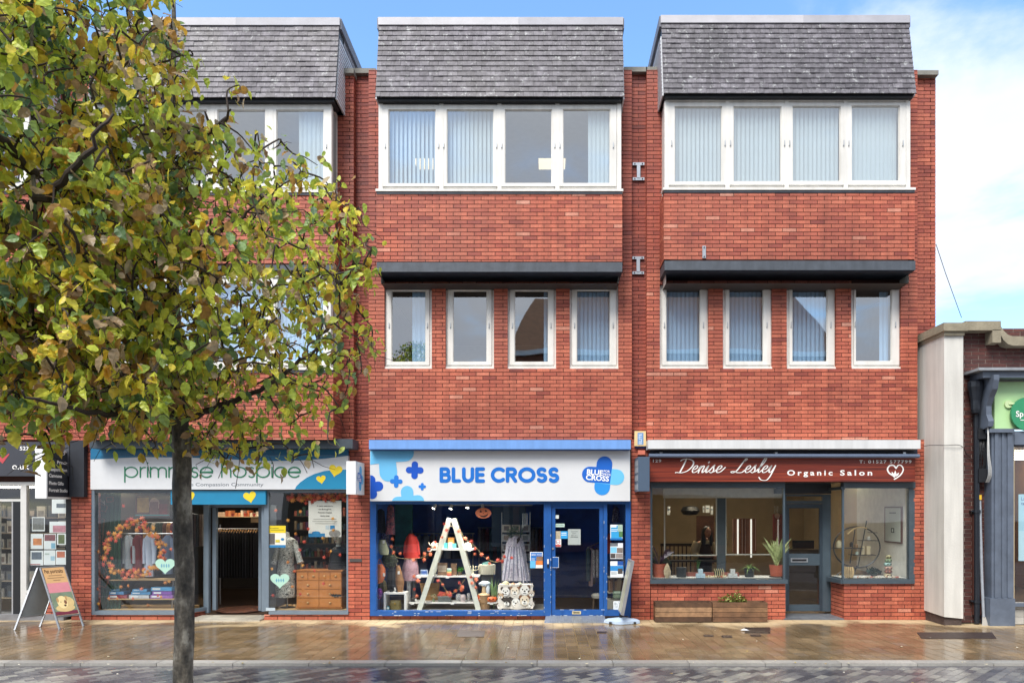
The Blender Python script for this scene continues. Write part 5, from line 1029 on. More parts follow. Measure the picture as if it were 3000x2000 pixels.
m = MB(BLACK); m.tube(cat_rom([P(2702, 1308, .1), Vector((X(2722, .62), -.63, Z(1304, .62))), P(2770, 1304, .65), P(2815, 1305, .65), P(2836, 1335, .45), P(2868, 1356, .5)], 6), .005, 5); m.build('wall_cable', label='thin black cable drooping across the white rendered pier', cat='cable')
m = MB(BLACK); m.tube([P(2742, 715, -.2), P(2770, 800, 0), P(2817, 930, .5)], .006, 5); m.build('overhead_cable', label='thin overhead cable running down from the terrace corner to the stone parapet', cat='cable')
poster('pale blue advertising poster standing inside the window of the green sign shop', 2984, 1447, 3060, 1642, .4, '#a7cfe0', [(0, .55, 1, 1, '#bcdbe8')], [('La', .1, .09, .05, '#24408a'), ('te', .1, .16, .05, '#24408a')])
m = MB(emit_mat('bank_strip', (1, .85, .6), 5)); 
for i, (x, y) in enumerate(((2990, 1.0), (3010, 1.8), (2985, 2.6))):
    m = MB(emit_mat('bank_strip', (1, .85, .6), 5)); m.box(X(x, -y)-.5, X(x, -y)+1.3, y-.05, y+.05, 2.9, 2.92); m.build('strip_light', label=('front', 'middle', 'rear')[i]+' lit ceiling strip inside the shop under the green sign', cat='ceiling light', group='ceiling strips under the green sign')
# ================================================================== things in the blue shop window
def cC(x, y): return (1050+x/2.7044, 1270+y/2.7044)
def cD(x, y): return (1400+x/2.7044, 1270+y/2.7044)
def c3(x, y): return (1085+x/4.75, 1470+y/4.75)
def c4(x, y): return (1330+x/4.75, 1470+y/4.75)
def c6(x, y): return (1900+x/5.6, 1480+y/5.6)
def cF(x, y): return (2380+x/3.266, 1380+y/3.266)
def cB(x, y): return (500+x/2.412, 1250+y/2.412)
def cA(x, y): return (x/2.24, 1200+y/2.24)
def garment(name, label, cat, pts, d, mat, ry=.05, wav=.12, k=7, group=None, parent=None, n=26):
    """cloth body: pts = (px centre, py, px half width); folded all round"""
    m = MB(mat); r = [(X(a, d), -d, Z(b, d), w*(D-d)/F, ry*(1 if i else .6), wav*min(1, i*.5), k, i*.3) for i, (a, b, w) in enumerate(pts)]
    m.loft(r[::-1], n); return m.build(name, parent, smooth=True, label=label, cat=cat, group=group)
def maple(r, n=7):
    out = []
    for i in range(n*2):
        a = math.pi/2+2*math.pi*i/(n*2); q = r*(1 if i % 2 == 0 else .42)*(1 if i else 1.1); out.append((q*math.cos(a), q*math.sin(a)))
    return out
MAPM = [K('#c9643f', .6, .2), K('#b8402e', .6, .2), K('#c98a34', .6, .2), K('#b9722c', .6, .2)]
def leaf_meshes(r, mats):
    o = []
    for m_ in mats:
        q = MB(m_); pts = maple(r); q.add([(x, .012*abs(x)/r, z) for x, z in pts]+[(0, -.006, 0)], [(i, (i+1) % len(pts), len(pts)) for i in range(len(pts))]); me = bpy.data.meshes.new('leaf'); me.from_pydata(q.v, [], q.f); me.materials.append(m_); o.append(me)
    return o
LM = leaf_meshes(.05, MAPM)
def put_leaf(parent, loc, s=1, ms=None, name='leaf'):
    o = bpy.data.objects.new(name, random.choice(ms or LM)); link(o, parent); o.location = loc; o.rotation_euler = (random.uniform(-.4, .4), random.uniform(0, 6.3), random.uniform(-.4, .4)); o.scale = (s,)*3; return o
def garland(label, path, leaves, d, cordmat, s=.8, ms=None, group=None):
    t = thing('leaf_garland', label, 'leaf garland', P(path[0][0], path[0][1], d), group); m = MB(cordmat); m.tube(cat_rom([P(x, y, d) for x, y in path], 5), .004, 5); m.build('cord', t)
    for x, y in leaves: put_leaf(t, P(x, y, d+.012), s*random.uniform(.8, 1.15), ms)
    return t
def tagm(t, px, py, d, s=1): m = MB(WHITE); m.pb(px-3*s, py, px+3*s, py+9*s, d+.004, d); m.build('price_tag', t)
ZF = .119
# A-frame ladder
lad = thing('display_ladder', 'white wooden A-frame ladder with three shelves in the blue shop window', 'display ladder', (X(1315, -.5), .5, ZF)); LW = K('#cfcfc2', .6, .06, 4, .1)
def zfl(px, d): return Vector((X(px, d), -d, ZF))
for (f, tpx, d_, nm) in ((1228, 1317, -.35, 0), (1402, 1328, -.35, 0), (1240, 1319, -.85, 0), (1406, 1332, -.85, 0)):
    m = MB(LW); a = zfl(f, d_); b = P(tpx, 1518, d_+(.12 if d_ < -.5 else -.0)); m.bar(a, b, .085, .035); m.build('leg', lad)
shelves = [(1608, 1262, 1385), (1687, 1216, 1404), (1764, 1197, 1460)]
for y, a, b in shelves: m = MB(WHITE); m.pb(a, y-1, b, y+3, -.42, -.80); m.build('shelf', lad)
m = MB(WHITE)
for y, xs in ((1611, (1258, 1375)), (1690, (1228, 1311, 1372)), (1767, (1208, 1325, 1440))):
    for x in xs: m.pb(x-5, y, x+5, y+3, -.415, -.42)
m.build('price_strip', lad)
ds = -.55
def shz(i): return Z(shelves[i][0]-1, -.42)
def on_shelf(i, px, d=ds): return Vector((X(px, d), -d, shz(i)))
# items on the shelves: lathes and boxes with their own shapes
def vase(name, label, cat, c, prof, mat, n=16, group=None, **k): m = MB(mat); m.lathe(c, prof, n); return m.build(name, smooth=True, label=label, cat=cat, group=group)
def carton(name, label, cat, c, w, h, dp, mat, band=None, group=None):
    t = thing(name, label, cat, c, group); m = MB(mat); m.box(c.x-w/2, c.x+w/2, c.y-dp/2, c.y+dp/2, c.z, c.z+h); m.build('body', t)
    if band: m = MB(K(band, .5)); m.box(c.x-w*.42, c.x+w*.42, c.y-dp/2-.002, c.y-dp/2, c.z+h*.3, c.z+h*.8); m.build('label_panel', t)
    return t
c = on_shelf(0, 1306); vase('mug', 'turquoise mug on the top ladder shelf', 'mug', c, [(.03, 0), (.035, .02), (.038, .1), (.033, .1), (.03, .02)], K('#4fb0b0', .4))
c = on_shelf(0, 1319); vase('mug', 'white mug between the turquoise ones on the top ladder shelf', 'mug', c, [(.03, 0), (.036, .02), (.038, .11), (.033, .11), (.03, .02)], K('#d8d4c6', .4))
c = on_shelf(0, 1331); vase('mug', 'smaller turquoise mug by the right leg on the top ladder shelf', 'mug', c, [(.028, 0), (.034, .02), (.036, .09), (.03, .09), (.028, .02)], K('#57b4ae', .4))
c = on_shelf(0, 1322, -.68); carton('box', 'small ochre box at the back of the top ladder shelf', 'box', c, .11, .19, .08, K('#a0692c', .6), '#c08a48')
t = thing('teapot', 'cream teapot with painted leaves at the left end of the top ladder shelf', 'teapot', on_shelf(0, 1272)); c = on_shelf(0, 1272); m = MB(K('#d8cfb4', .4, .2, 30)); m.lathe(c, [(.03, 0), (.055, .03), (.06, .06), (.045, .1), (.02, .115), (.012, .125)], 14); m.build('body', t, smooth=True); m = MB(K('#d8cfb4', .4)); m.tube([c+Vector((-.05, 0, .05)), c+Vector((-.085, 0, .08)), c+Vector((-.1, 0, .11))], .009, 6); m.build('spout', t); m = MB(K('#d8cfb4', .4)); m.tube(cat_rom([c+Vector((.045, 0, .09)), c+Vector((.09, 0, .085)), c+Vector((.085, 0, .045)), c+Vector((.05, 0, .03))], 4), .006, 6); m.build('handle', t)
t = thing('bread_bin', 'cream patterned domed tin at the right end of the top ladder shelf', 'tin', on_shelf(0, 1370)); c = on_shelf(0, 1370); m = MB(pattern('leafy_cream', ['#d8d0b8', '#b8a888', '#e0dcc8'], 40)); m.loft([(c.x, c.y, c.z, .075, .05), (c.x, c.y, c.z+.05, .075, .05), (c.x, c.y, c.z+.085, .06, .045), (c.x, c.y, c.z+.105, .03, .03)], 16); m.build('body', t, smooth=True); m = MB(K('#8d8a80', .4)); m.ball((c.x, c.y, c.z+.11), .01); m.build('knob', t)
c = on_shelf(1, 1287, -.5); 
carton('box', 'blue and pink boxed toiletries at the left of the middle ladder shelf', 'box', on_shelf(1, 1243), .12, .1, .05, K('#9fb0cc', .5), '#3a5ba0'); carton('box', 'brown gift carton with a white tag on the middle ladder shelf', 'box', on_shelf(1, 1297), .17, .22, .1, K('#7d6048', .7), '#b8a894'); carton('box', 'brown carton under the small green plant on the middle ladder shelf', 'box', on_shelf(1, 1330), .1, .21, .08, K('#7a5c42', .7))
c = on_shelf(1, 1316, -.47)
t = thing('candle_jar', 'rainbow striped candle jar in the middle of the ladder shelf', 'candle', c); 
for i, q in enumerate(('#c4504a', '#d97a55', '#e0c070', '#79c0a0', '#cfd8d6')): m = MB(K(q, .4)); m.lathe((c.x, c.y, c.z+i*.026), [(.04, 0), (.041, .005), (.041, .02), (.04, .025)], 14); m.build('wax_band', t)
def bush(label, c, r, h, n, mat, potm, pr=.04, ph=.06, name='potted_plant', cat='plant', lw=.02, group=None):
    t = thing(name, label, cat, c, group); m = MB(potm); m.lathe(c, [(pr*.8, 0), (pr, ph), (pr*.9, ph), (pr*.8, ph*.8)], 14); m.build('pot', t, smooth=True); m = MB(mat)
    for i in range(n):
        a = random.uniform(0, 6.28); q = r*math.sqrt(random.random()); p = Vector(c)+Vector((q*math.cos(a), q*math.sin(a)*.8, ph+random.uniform(0, h)*(1-q/r*.5))); u = Vector((random.uniform(-1, 1), random.uniform(-1, 1), random.uniform(-.4, .8))).normalized()*lw*1.5; v = u.cross(Vector((random.random(), random.random(), 1))).normalized()*lw*.8
        m.add([p-u, p+v*.8, p+u, p-v*.8], [(0, 1, 2, 3)])
    m.build('foliage', t, kind='stuff'); return t
LG, LD = K('#4c7a35', .5, .3, 20), K('#3a5a2a', .5, .3, 20)
bush('small leafy plant in a square brown pot on the middle ladder shelf', on_shelf(1, 1347), .055, .09, 90, K('#3f8a2f', .5, .3, 20), K('#5c4a36', .7), .045, .07)
t = thing('candelabra', 'cream five-armed candelabra at the right of the middle ladder shelf', 'candelabra', on_shelf(1, 1386)); c = on_shelf(1, 1386); CR = K('#d9d4ba', .5, .05)
m = MB(CR); m.lathe(c, [(.06, 0), (.055, .012), (.02, .03), (.01, .07), (.018, .09), (.01, .12), (.012, .18)], 12); m.build('stem', t, smooth=True)
for i, a in enumerate((-1, -.5, .5, 1)):
    m = MB(CR); m.tube(cat_rom([c+Vector((0, 0, .1)), c+Vector((a*.05, 0, .085)), c+Vector((a*.09, 0, .11)), c+Vector((a*.095, 0, .14))], 4), .005, 6); m.lathe((c.x+a*.095, c.y, c.z+.14), [(.006, 0), (.018, .01), (.012, .02)], 8); m.build('arm', t)
# lower shelf
t = thing('handbag', 'tan paper carrier leaning on the bottom ladder shelf', 'bag', on_shelf(2, 1255, -.7)); c = on_shelf(2, 1262, -.72); m = MB(K('#9a7448', .8, .15, 20)); m.loft([(c.x, c.y, c.z, .15, .04), (c.x-.01, c.y, c.z+.15, .16, .035), (c.x-.02, c.y, c.z+.31, .18, .02)], 4); m.build('body', t)
t = thing('flower_jar', 'small glass jar of dried pink flowers on the bottom ladder shelf', 'flowers', on_shelf(2, 1270)); c = on_shelf(2, 1270, -.48); m = MB(K('#6a7a5c', .3)); m.lathe(c, [(.02, 0), (.022, .05), (.014, .06)], 10); m.build('jar', t); m = MB(pattern('dry_flowers', ['#c79a78', '#d8c8a0', '#7a8a50', '#b86a50'], 60, 'cells'))
for i in range(40): a = random.uniform(0, 6.3); r = random.uniform(0, .05); m.ball((c.x+r*math.cos(a), c.y+r*math.sin(a)*.6, c.z+.07+random.uniform(0, .07)), .009, n=5, m=3)
m.build('blooms', t, kind='stuff')
t = thing('storage_crate', 'grey wooden crate heaped with orange leaves on the bottom ladder shelf', 'crate', on_shelf(2, 1301)); c = on_shelf(2, 1303, -.5); m = MB(K('#565b5a', .7, .15, 20)); m.box(c.x-.11, c.x+.11, c.y-.06, c.y+.06, c.z, c.z+.085); m.build('box', t); m = MB(K('#7a7d78', .7)); m.box(c.x-.12, c.x+.12, c.y-.066, c.y+.066, c.z+.086, c.z+.1); m.build('rim', t)
for i in range(30): put_leaf(t, (c.x+random.uniform(-.1, .1), c.y+random.uniform(-.05, .05), c.z+.1+random.uniform(0, .07)), .75, LM[:2])
t = thing('jug', 'pale ribbed glass vase on the bottom ladder shelf', 'vase', on_shelf(2, 1357)); c = on_shelf(2, 1357, -.48); m = MB(K('#b9a9a8', .35, .15, 15)); m.loft([(c.x, c.y, c.z+z, r, r, .06, 12) for r, z in ((.025, 0), (.042, .03), (.05, .08), (.04, .12), (.03, .13))], 24); m.build('body', t, smooth=True)
vase('jug', 'lace patterned pot left of the ribbed vase on the bottom shelf', 'pot', on_shelf(2, 1344, -.6), [(.04, 0), (.055, .05), (.05, .11), (.03, .13)], pattern('lace', ['#6b6a6c', '#b9b8b8', '#3c3c40'], 70))
vase('jug', 'lace patterned vase right of the ribbed vase on the bottom shelf', 'vase', on_shelf(2, 1373, -.58), [(.03, 0), (.035, .08), (.032, .13), (.028, .14)], pattern('lace', [], 1))
t = thing('handbag', 'small black handbag with a white tag at the left of the bottom shelf', 'bag', on_shelf(2, 1210)); c = on_shelf(2, 1211, -.5); m = MB(BLACK); m.loft([(c.x, c.y, c.z, .05, .025), (c.x, c.y, c.z+.05, .045, .02), (c.x, c.y, c.z+.065, .03, .01)], 12); m.build('body', t); m = MB(BLACK); m.tube(cat_rom([c+Vector((-.03, 0, .05)), c+Vector((-.02, 0, .11)), c+Vector((.02, 0, .11)), c+Vector((.03, 0, .05))], 4), .004, 5); m.build('handle', t); tagm(t, 1218, 1753, -.45, .8)
for i, (px, w_, lb) in enumerate(((1407, .062, 'round orange pumpkin bowl by the ladder foot'), (1440, .1, 'wide orange pumpkin bowl with a carved face at the end of the bottom shelf'))):
    c = on_shelf(2, px, -.47); t = thing('pumpkin_bowl', lb, 'pumpkin bowl', c, None); m = MB(K('#d4602a', .45, .06)); h_ = .125 if i == 0 else .09
    m.loft([(c.x, c.y, c.z+h_*q, w_*r, w_*.8*r, .05, 9) for r, q in ((.6, 0), (.9, .2), (1, .5), (.92, .8), (.75, 1))], 27); m.build('body', t, smooth=True)
    m = MB(K('#4a1d12', .6) if i else WHITE); 
    for q in (((-.3, .6), (.3, .6)) if i else ((0, .4),)): m.box(c.x+q[0]*w_-.012, c.x+q[0]*w_+.012, c.y-w_*.8-.006, c.y-w_*.8+.02, c.z+h_*q[1], c.z+h_*q[1]+.014)
    if i: m.box(c.x-.03, c.x+.03, c.y-w_*.8-.006, c.y-w_*.8+.02, c.z+h_*.3, c.z+h_*.42)
    m.build('face' if i else 'price_tag', t)
t = thing('wicker_basket', 'white wicker basket of folded linen on a stack beside the ladder', 'basket', P(1428, 1680, -.62)); d_ = -.62; c = P(1428, 1681, d_); m = MB(pattern('wicker', ['#8d897a', '#d2cebc', '#b5b09e'], 60, 'hstripes')); m.loft([(c.x, c.y, c.z, .13, .09), (c.x, c.y, c.z+.08, .14, .1), (c.x, c.y, c.z+.17, .148, .105), (c.x, c.y, c.z+.175, .14, .095)], 24); m.build('weave', t); m = MB(K('#b9b5a2', .7))
for i in range(8): m.tube([(c.x-.14+.04*i, c.y-.1, c.z+.005), (c.x-.146+.0415*i, c.y-.112, c.z+.17)], .004, 5)
m.build('stake', t); m = MB(K('#3e6a66', .8)); m.loft([(c.x-.02, c.y, c.z+.16, .1, .07), (c.x-.01, c.y, c.z+.21, .06, .05, .1, 4), (c.x, c.y, c.z+.22, .03, .03)], 14); m.build('folded_cloth', t)
t = thing('plinth_block', 'dark block under the white wicker basket', 'plinth', P(1428, 1790, -.62)); m = MB(K('#23262c', .7)); m.box(c.x-.12, c.x+.1, c.y-.02, c.y+.16, ZF, c.z-.001); m.build('block', t)
t = thing('soft_toy', 'fluffy pale blue and white hat stand beside the ladder foot', 'hat stand', P(1420, 1740, -.5)); d_ = -.5; c = P(1418, 1742, d_); m = MB(K('#8a6a48', .7, .15, 20)); m.lathe((c.x, c.y, ZF), [(.1, 0), (.1, .1), (.11, .13), (.1, c.z-ZF)], 14); m.build('pedestal', t)
m = MB(K('#c8ab84', .8)); m.lathe((c.x, c.y, c.z), [(.11, 0), (.105, .02), (.04, .04), (.035, .11), (.03, .16)], 14); m.build('hat_box', t, smooth=True); m = MB(K('#c4ced6', .9, .2, 30, .5)); m.ball((c.x+.01, c.y, c.z+.2), .1, .07, .05, 16, 8, .08, 6); m.ball((c.x+.07, c.y-.02, c.z+.1), .035, .03, .1, 12, 7, .1, 5); m.build('fluffy_scarf', t, smooth=True)
def blades(name, label, cat, c, n, h, spread, mat, w=.012, pot=None, edge=None, droop=.3, group=None, potname='pot'):
    t = thing(name, label, cat, c, group)
    if pot: m = MB(pot[0]); m.lathe(c, [(pot[1]*.8, 0), (pot[1], pot[2]), (pot[1]*.9, pot[2]), (pot[1]*.85, pot[2]*.85)], 18); m.build(potname, t, smooth=True); b0 = Vector(c)+Vector((0, 0, pot[2]*.9))
    else: b0 = Vector(c)
    for i in range(n):
        a = random.uniform(0, 6.28); hh = h*random.uniform(.65, 1); sp = spread*random.uniform(.3, 1); o = Vector((math.cos(a), math.sin(a)*.6, 0)); m = MB(mat); k = 7; vs = []; sd = Vector((-math.sin(a), math.cos(a)*.6, 0)).normalized()
        if abs(sd.x) < .5: sd = Vector((1, .2, 0)).normalized()
        for j in range(k):
            f = j/(k-1); p = b0+o*sp*(f**1.6)+Vector((0, 0, hh*(f-droop*f*f*(sp/spread)))); ww = w*(math.sin(math.pi*(.25+.75*f))+.02)
            vs += [p-sd*ww, p+Vector((0, .003, 0)), p+sd*ww]
        m.add(vs, [q for j in range(k-1) for q in ((3*j, 3*j+1, 3*j+4, 3*j+3), (3*j+1, 3*j+2, 3*j+5, 3*j+4))]); m.build('leaf', t)
    return t
c = P(1446, 1787, -.5); c.z = ZF; blades('grass_plant', 'tall tufted artificial grass beside the dog print cloth', 'plant', c, 34, .62, .13, K('#7d9a68', .6, .3, 12), .008, droop=.15)
# dog print cloth on a stand
t = thing('printed_cushion', 'bulldog print cloth draped over a stand at the right of the blue window', 'cloth', P(1510, 1784, -.45)); d_ = -.42; m = MB(K('#cfc6bc', .8, .2, 14)); a, b = P(1460, 1782, d_), P(1562, 1712, d_)
vs = []; 
for j in range(4):
    for i in range(13):
        f = i/12; g = j/3; x = a.x+(b.x-a.x)*f; vs.append((x-.012*math.sin(g*3), a.y-.02*math.sin(f*14)*(1-g)-.02*(1-g), a.z+(b.z-a.z)*g+.01*math.sin(f*9)*(1-g)))
m.add(vs, [(j*13+i, j*13+i+1, (j+1)*13+i+1, (j+1)*13+i) for j in range(3) for i in range(12)]); m.box(a.x+.01, b.x-.01, a.y-.005, a.y+.3, b.z-.012, b.z); m.build('draped_cloth', t, smooth=True)
def blobP(m, cx, cy, rx, ry, o, n=12): m.add([P(cx+rx*math.cos(q), cy+ry*math.sin(q), d_+.022+o) for q in [2*math.pi*i/n for i in range(n)]], [tuple(range(n))[::-1]])
for fi, (fx, fy, fs, c1, c2) in enumerate(((1481, 1732, 1.1, '#e6e0d8', '#4a3a34'), (1508, 1731, 1.1, '#ead9c4', '#8a6248'), (1537, 1728, 1.25, '#e4ded6', '#6a4a38'), (1484, 1762, 1.2, '#3a322e', '#1e1a18'), (1511, 1764, 1.1, '#ece6de', '#4a4442'), (1537, 1758, 1.25, '#e0cdb4', '#7a5238'), (1556, 1770, .9, '#d8d0c8', '#3a3230'), (1465, 1775, .8, '#d8cec4', '#6a5444'), (1467, 1745, .7, '#c8a888', '#5a4030'), (1557, 1738, .8, '#d0c0b0', '#4a3a32'))):
    m = MB(K(c2, .8, .1)); blobP(m, fx-9*fs, fy-8*fs, 4.5*fs, 5*fs, .001+fi*.0004); blobP(m, fx+9*fs, fy-8*fs, 4.5*fs, 5*fs, .001+fi*.0004); m.mat(K(c1, .8, .1)); blobP(m, fx, fy, 11*fs, 12*fs, .0016+fi*.0004); m.mat(K('#f0ebe4', .8, .05)); blobP(m, fx, fy+5*fs, 7*fs, 5.5*fs, .0022+fi*.0004)
    m.mat(K('#1a1412', .5)); blobP(m, fx-5*fs, fy-2*fs, 1.7*fs, 1.7*fs, .003+fi*.0004, 8); blobP(m, fx+5*fs, fy-2*fs, 1.7*fs, 1.7*fs, .003+fi*.0004, 8); blobP(m, fx, fy+2*fs, 2.6*fs, 2*fs, .003+fi*.0004, 8); blobP(m, fx, fy+7.5*fs, 4.5*fs, 1*fs, .003+fi*.0004, 8); m.build('printed_dog', t)
m = MB(K('#5b3b28', .6))
for x in (1472, 1545): m.tube([P(x, 1779, -.46), (P(x, 1779, -.46).x, .46, ZF)], .014, 6)
m.build('stand_leg', t)
m = MB(K('#c9cfd2', .8, .1, 20, .4)); c = P(1548, 1716, -.5); m.ball((c.x, c.y, c.z), .09, .07, .045, 14, 7, .1, 5); m.build('knitted_scarf', smooth=True, label='pale knitted scarf folded on the right corner of the bulldog cloth', cat='scarf')
for i, (px, w_, cl, lb) in enumerate(((1482, .058, '#cfc6a0', 'large cream pumpkin on the left of the bulldog cloth'), (1503, .035, '#c89a7c', 'small peach pumpkin on the bulldog cloth'), (1523, .04, '#c9cbb8', 'small grey-white pumpkin on the bulldog cloth'))):
    c = P(px, 1713, -.5); t = thing('pumpkin', lb, 'pumpkin', c, None); m = MB(K(cl, .5, .08)); m.loft([(c.x, c.y, c.z+w_*1.3*q, w_*r, w_*r, .07, 8) for r, q in ((.3, 0), (.85, .12), (1, .4), (.85, .75), (.3, .95), (.08, .9))], 32); m.build('body', t, smooth=True); m = MB(K('#8a8460', .7)); m.tube([(c.x, c.y, c.z+w_*1.1), (c.x+.008, c.y, c.z+w_*1.7)], [.008, .004], 6); m.build('stalk', t)
# ghostly dress and card rack
t = thing('card_rack', 'white greetings card rack behind the grey ragged dress', 'card rack', P(1510, 1700, -1.0)); d_ = -1.0
m = MB(STEEL); m.tube([P(1470, 1500, d_-.02), P(1470, 1775, d_-.02)], .008, 6); m.tube([P(1553, 1500, d_-.02), P(1553, 1775, d_-.02)], .008, 6); m.build('rack_frame', t)
for r in range(6):
    for q in range(3):
        m = MB(K(random.choice(['#a7a9a8', '#b9b6b0', '#8f949a', '#9da0a6']), .6, .25, 30)); x = 1471+q*28; y = 1536+r*28; m.pb(x, y, x+25, y+22, d_+.01*q*0, d_-.01); m.mat(K(random.choice(['#6a6468', '#7a7f86', '#8c7f78']), .6, .3, 40)).pb(x+5, y+4, x+20, y+17, d_+.002, d_); m.build('greetings_card', t)
gd = thing('ragged_dress', 'grey and lilac ragged halloween dress hanging in front of the card rack', 'dress', P(1510, 1580, -.75)); d_ = -.75; RG = pattern('ragged_cloth', ['#8f8a9a', '#b9b8c2', '#a39ab0', '#c9cbd0', '#77737f'], 26)
m = MB(RG); m.loft([(X(1510, d_), -d_, Z(y, d_), w*(D-d_)/F, .06, .16, 9, y*.03) for y, w in ((1700, 38), (1670, 34), (1640, 30), (1610, 26), (1590, 24), (1575, 17))], 36); m.build('skirt', gd, smooth=True)
for i in range(16):
    x = 1476+i*4.6+random.uniform(-2, 2); y1 = random.uniform(1685, 1722); m = MB(RG if i % 3 else K('#6d6f80', .8)); a = P(1492+i*2.4, 1600, d_+.07); b = P(x, y1, d_+.09); w_ = random.uniform(.008, .018); m.add([a+Vector((-w_*.5, 0, 0)), a+Vector((w_*.5, 0, 0)), (a+b)/2+Vector((w_, -.02, 0)), b+Vector((w_*.4, 0, 0)), b+Vector((-w_*.6, 0, 0)), (a+b)/2+Vector((-w_, -.02, 0))], [(0, 1, 2, 5), (5, 2, 3, 4)]); m.build('ragged_strip', gd)
m = MB(RG); m.loft([(X(1511, d_), -d_, Z(y, d_), w*(D-d_)/F, .055) for y, w in ((1600, 20), (1588, 24), (1578, 15), (1570, 7))], 16); m.build('shoulders', gd, smooth=True)
m = MB(K('#2e2a30', .7)); c = P(1514, 1578, d_+.07); m.add([c, c+Vector((.05, 0, .05)), c+Vector((.06, 0, -.01)), c+Vector((0, 0, -.1))], [(0, 3, 2, 1)]); m.build('collar', gd)
c = P(1508, 1557, -.85); m = MB(K('#4c6f5c', .6, .3, 20))
for i in range(150): a = random.uniform(0, 6.3); r = .15*math.sqrt(random.random()); p = c+Vector((r*math.cos(a), r*math.sin(a)*.4, r*math.sin(a)*.7)); u = Vector((random.uniform(-1, 1), random.uniform(-1, 1), random.uniform(-1, 1))).normalized()*.02; v = Vector((random.uniform(-1, 1), 0, random.uniform(-1, 1)))*.012; m.add([p-u, p+v, p+u, p-v], [(0, 1, 2, 3)])
m.build('hanging_foliage', label='bunch of grey-green artificial foliage over the ragged dress', cat='artificial foliage')
m = MB(STEEL)
for i in range(3): m.tube([P(1532+i*6, 1503, -.8), P(1532+i*6, 1545-i*5, -.8)], .008, 6)
m.build('wind_chime', label='silver wind chime tubes hanging over the card rack', cat='wind chime')
# mannequin with red top and floral skirt
mq = thing('mannequin', 'headless mannequin in a red top and pink floral skirt left of the ladder', 'mannequin', P(1203, 1784, -.75)); d_ = -.72; sk = (D-d_)/F
m = MB(K('#a9acae', .5, .06)); m.loft([(X(1198, d_), -d_, ZF+z, r, r*1.1) for z, r in ((.0, .03), (.03, .05), (.12, .03), (.35, .042), (.5, .05), (.62, .06))], 12); m.build('leg', mq, smooth=True)
m = MB(K('#55585c', .5)); m.loft([(X(1211, d_), -d_+.05, ZF+z, r, r*1.1) for z, r in ((.0, .03), (.03, .05), (.12, .03), (.35, .042), (.5, .05), (.62, .06))], 12); m.build('leg', mq, smooth=True)
garment('skirt', None, None, [(1204, 1632, 16), (1203, 1650, 21), (1202, 1675, 25), (1201, 1699, 26)], d_, pattern('pink_floral', ['#2f2228', '#c79aa6', '#5a3a46', '#d9c0c0', '#3a2a34'], 75), .12, .04, 9, parent=mq)
garment('top', None, None, [(1204, 1562, 6), (1205, 1570, 12), (1206, 1590, 15), (1206, 1612, 19), (1207, 1634, 24)], d_-.0, K('#b32f28', .8, .15, 20), .1, .03, 6, parent=mq)
for s_ in (-1, 1): m = MB(K('#b32f28', .8, .15, 20)); m.tube([P(1206+s_*9, 1572, d_), P(1206+s_*17, 1590, d_), P(1206+s_*21, 1625, d_+.02)], [.035, .032, .03], 10); m.build('sleeve', mq, smooth=True)
m = MB(K('#1c1f28', .6)); m.tube([P(1205, 1564, d_), P(1205, 1552, d_)], [.03, .026], 10); m.build('neck', mq)
# hanging clothes and bags at the left
def hang(label, px, py0, py1, w, mat, d=-.5, name='hanging_garment', cat='clothes', k=6, group=None): return garment(name, label, cat, [(px, py0, w*.25), (px, py0+6, w*.7), (px, (py0+py1)/2, w*.85), (px, py1-3, w), (px, py1, w*.95)], d, mat, .045, .14, k, group)
hang('pink and grey scarves hanging at the top left of the blue window', 1144, 1478, 1565, 13, pattern('scarf_a', ['#8a4a55', '#4a3a48', '#a86a70'], 22), -.4); hang('dark navy jacket hanging at the top left of the blue window', 1115, 1490, 1560, 15, K('#15192e', .8, .3, 10), -.45); hang('patterned violet dress hanging by the left frame of the blue window', 1128, 1545, 1600, 13, pattern('scarf_b', ['#2b2a3a', '#6d6a86', '#a8a0b0'], 40), -.7)
t = thing('tote_bag', 'cream tote bag with thin straps hanging at the left of the blue window', 'bag', P(1122, 1600, -.35)); garment('body', None, None, [(1120, 1580, 9), (1121, 1596, 13), (1124, 1612, 15), (1126, 1624, 12)], -.35, K('#9a9c80', .8, .12, 20), .045, .05, 4, parent=t); m = MB(BLACK); m.tube(cat_rom([P(1113, 1582, -.35), P(1116, 1560, -.35), P(1124, 1560, -.35), P(1127, 1584, -.35)], 5), .004, 5); m.build('strap', t); tagm(t, 1124, 1582, -.29)
t = thing('handbag', 'black handbag covered in pale dots hanging at the left of the blue window', 'bag', P(1140, 1660, -.4)); garment('body', None, None, [(1138, 1622, 14), (1141, 1634, 22), (1143, 1648, 21), (1143, 1661, 11)], -.38, pattern('pale_dots', ['#8a9a6a', '#12160f', '#101410'], 42, 'dots'), .07, .08, 6, parent=t); m = MB(BLACK); m.tube(cat_rom([P(1130, 1626, -.38), P(1136, 1600, -.4), P(1146, 1626, -.38)], 5), .005, 5); m.build('strap', t)
t = thing('handbag', 'orange-brown slouch bag with a white tag at the left frame of the blue window', 'bag', P(1113, 1700, -.3)); garment('body', None, None, [(1113, 1652, 8), (1114, 1664, 14), (1113, 1684, 15), (1111, 1704, 10), (1108, 1708, 5)], -.3, K('#b0592f', .7, .2, 10), .06, .1, 5, parent=t); m = MB(K('#8a4526', .6)); m.tube(cat_rom([P(1107, 1654, -.3), P(1112, 1636, -.3), P(1119, 1654, -.3)], 5), .006, 5); m.build('strap', t); tagm(t, 1125, 1678, -.22)
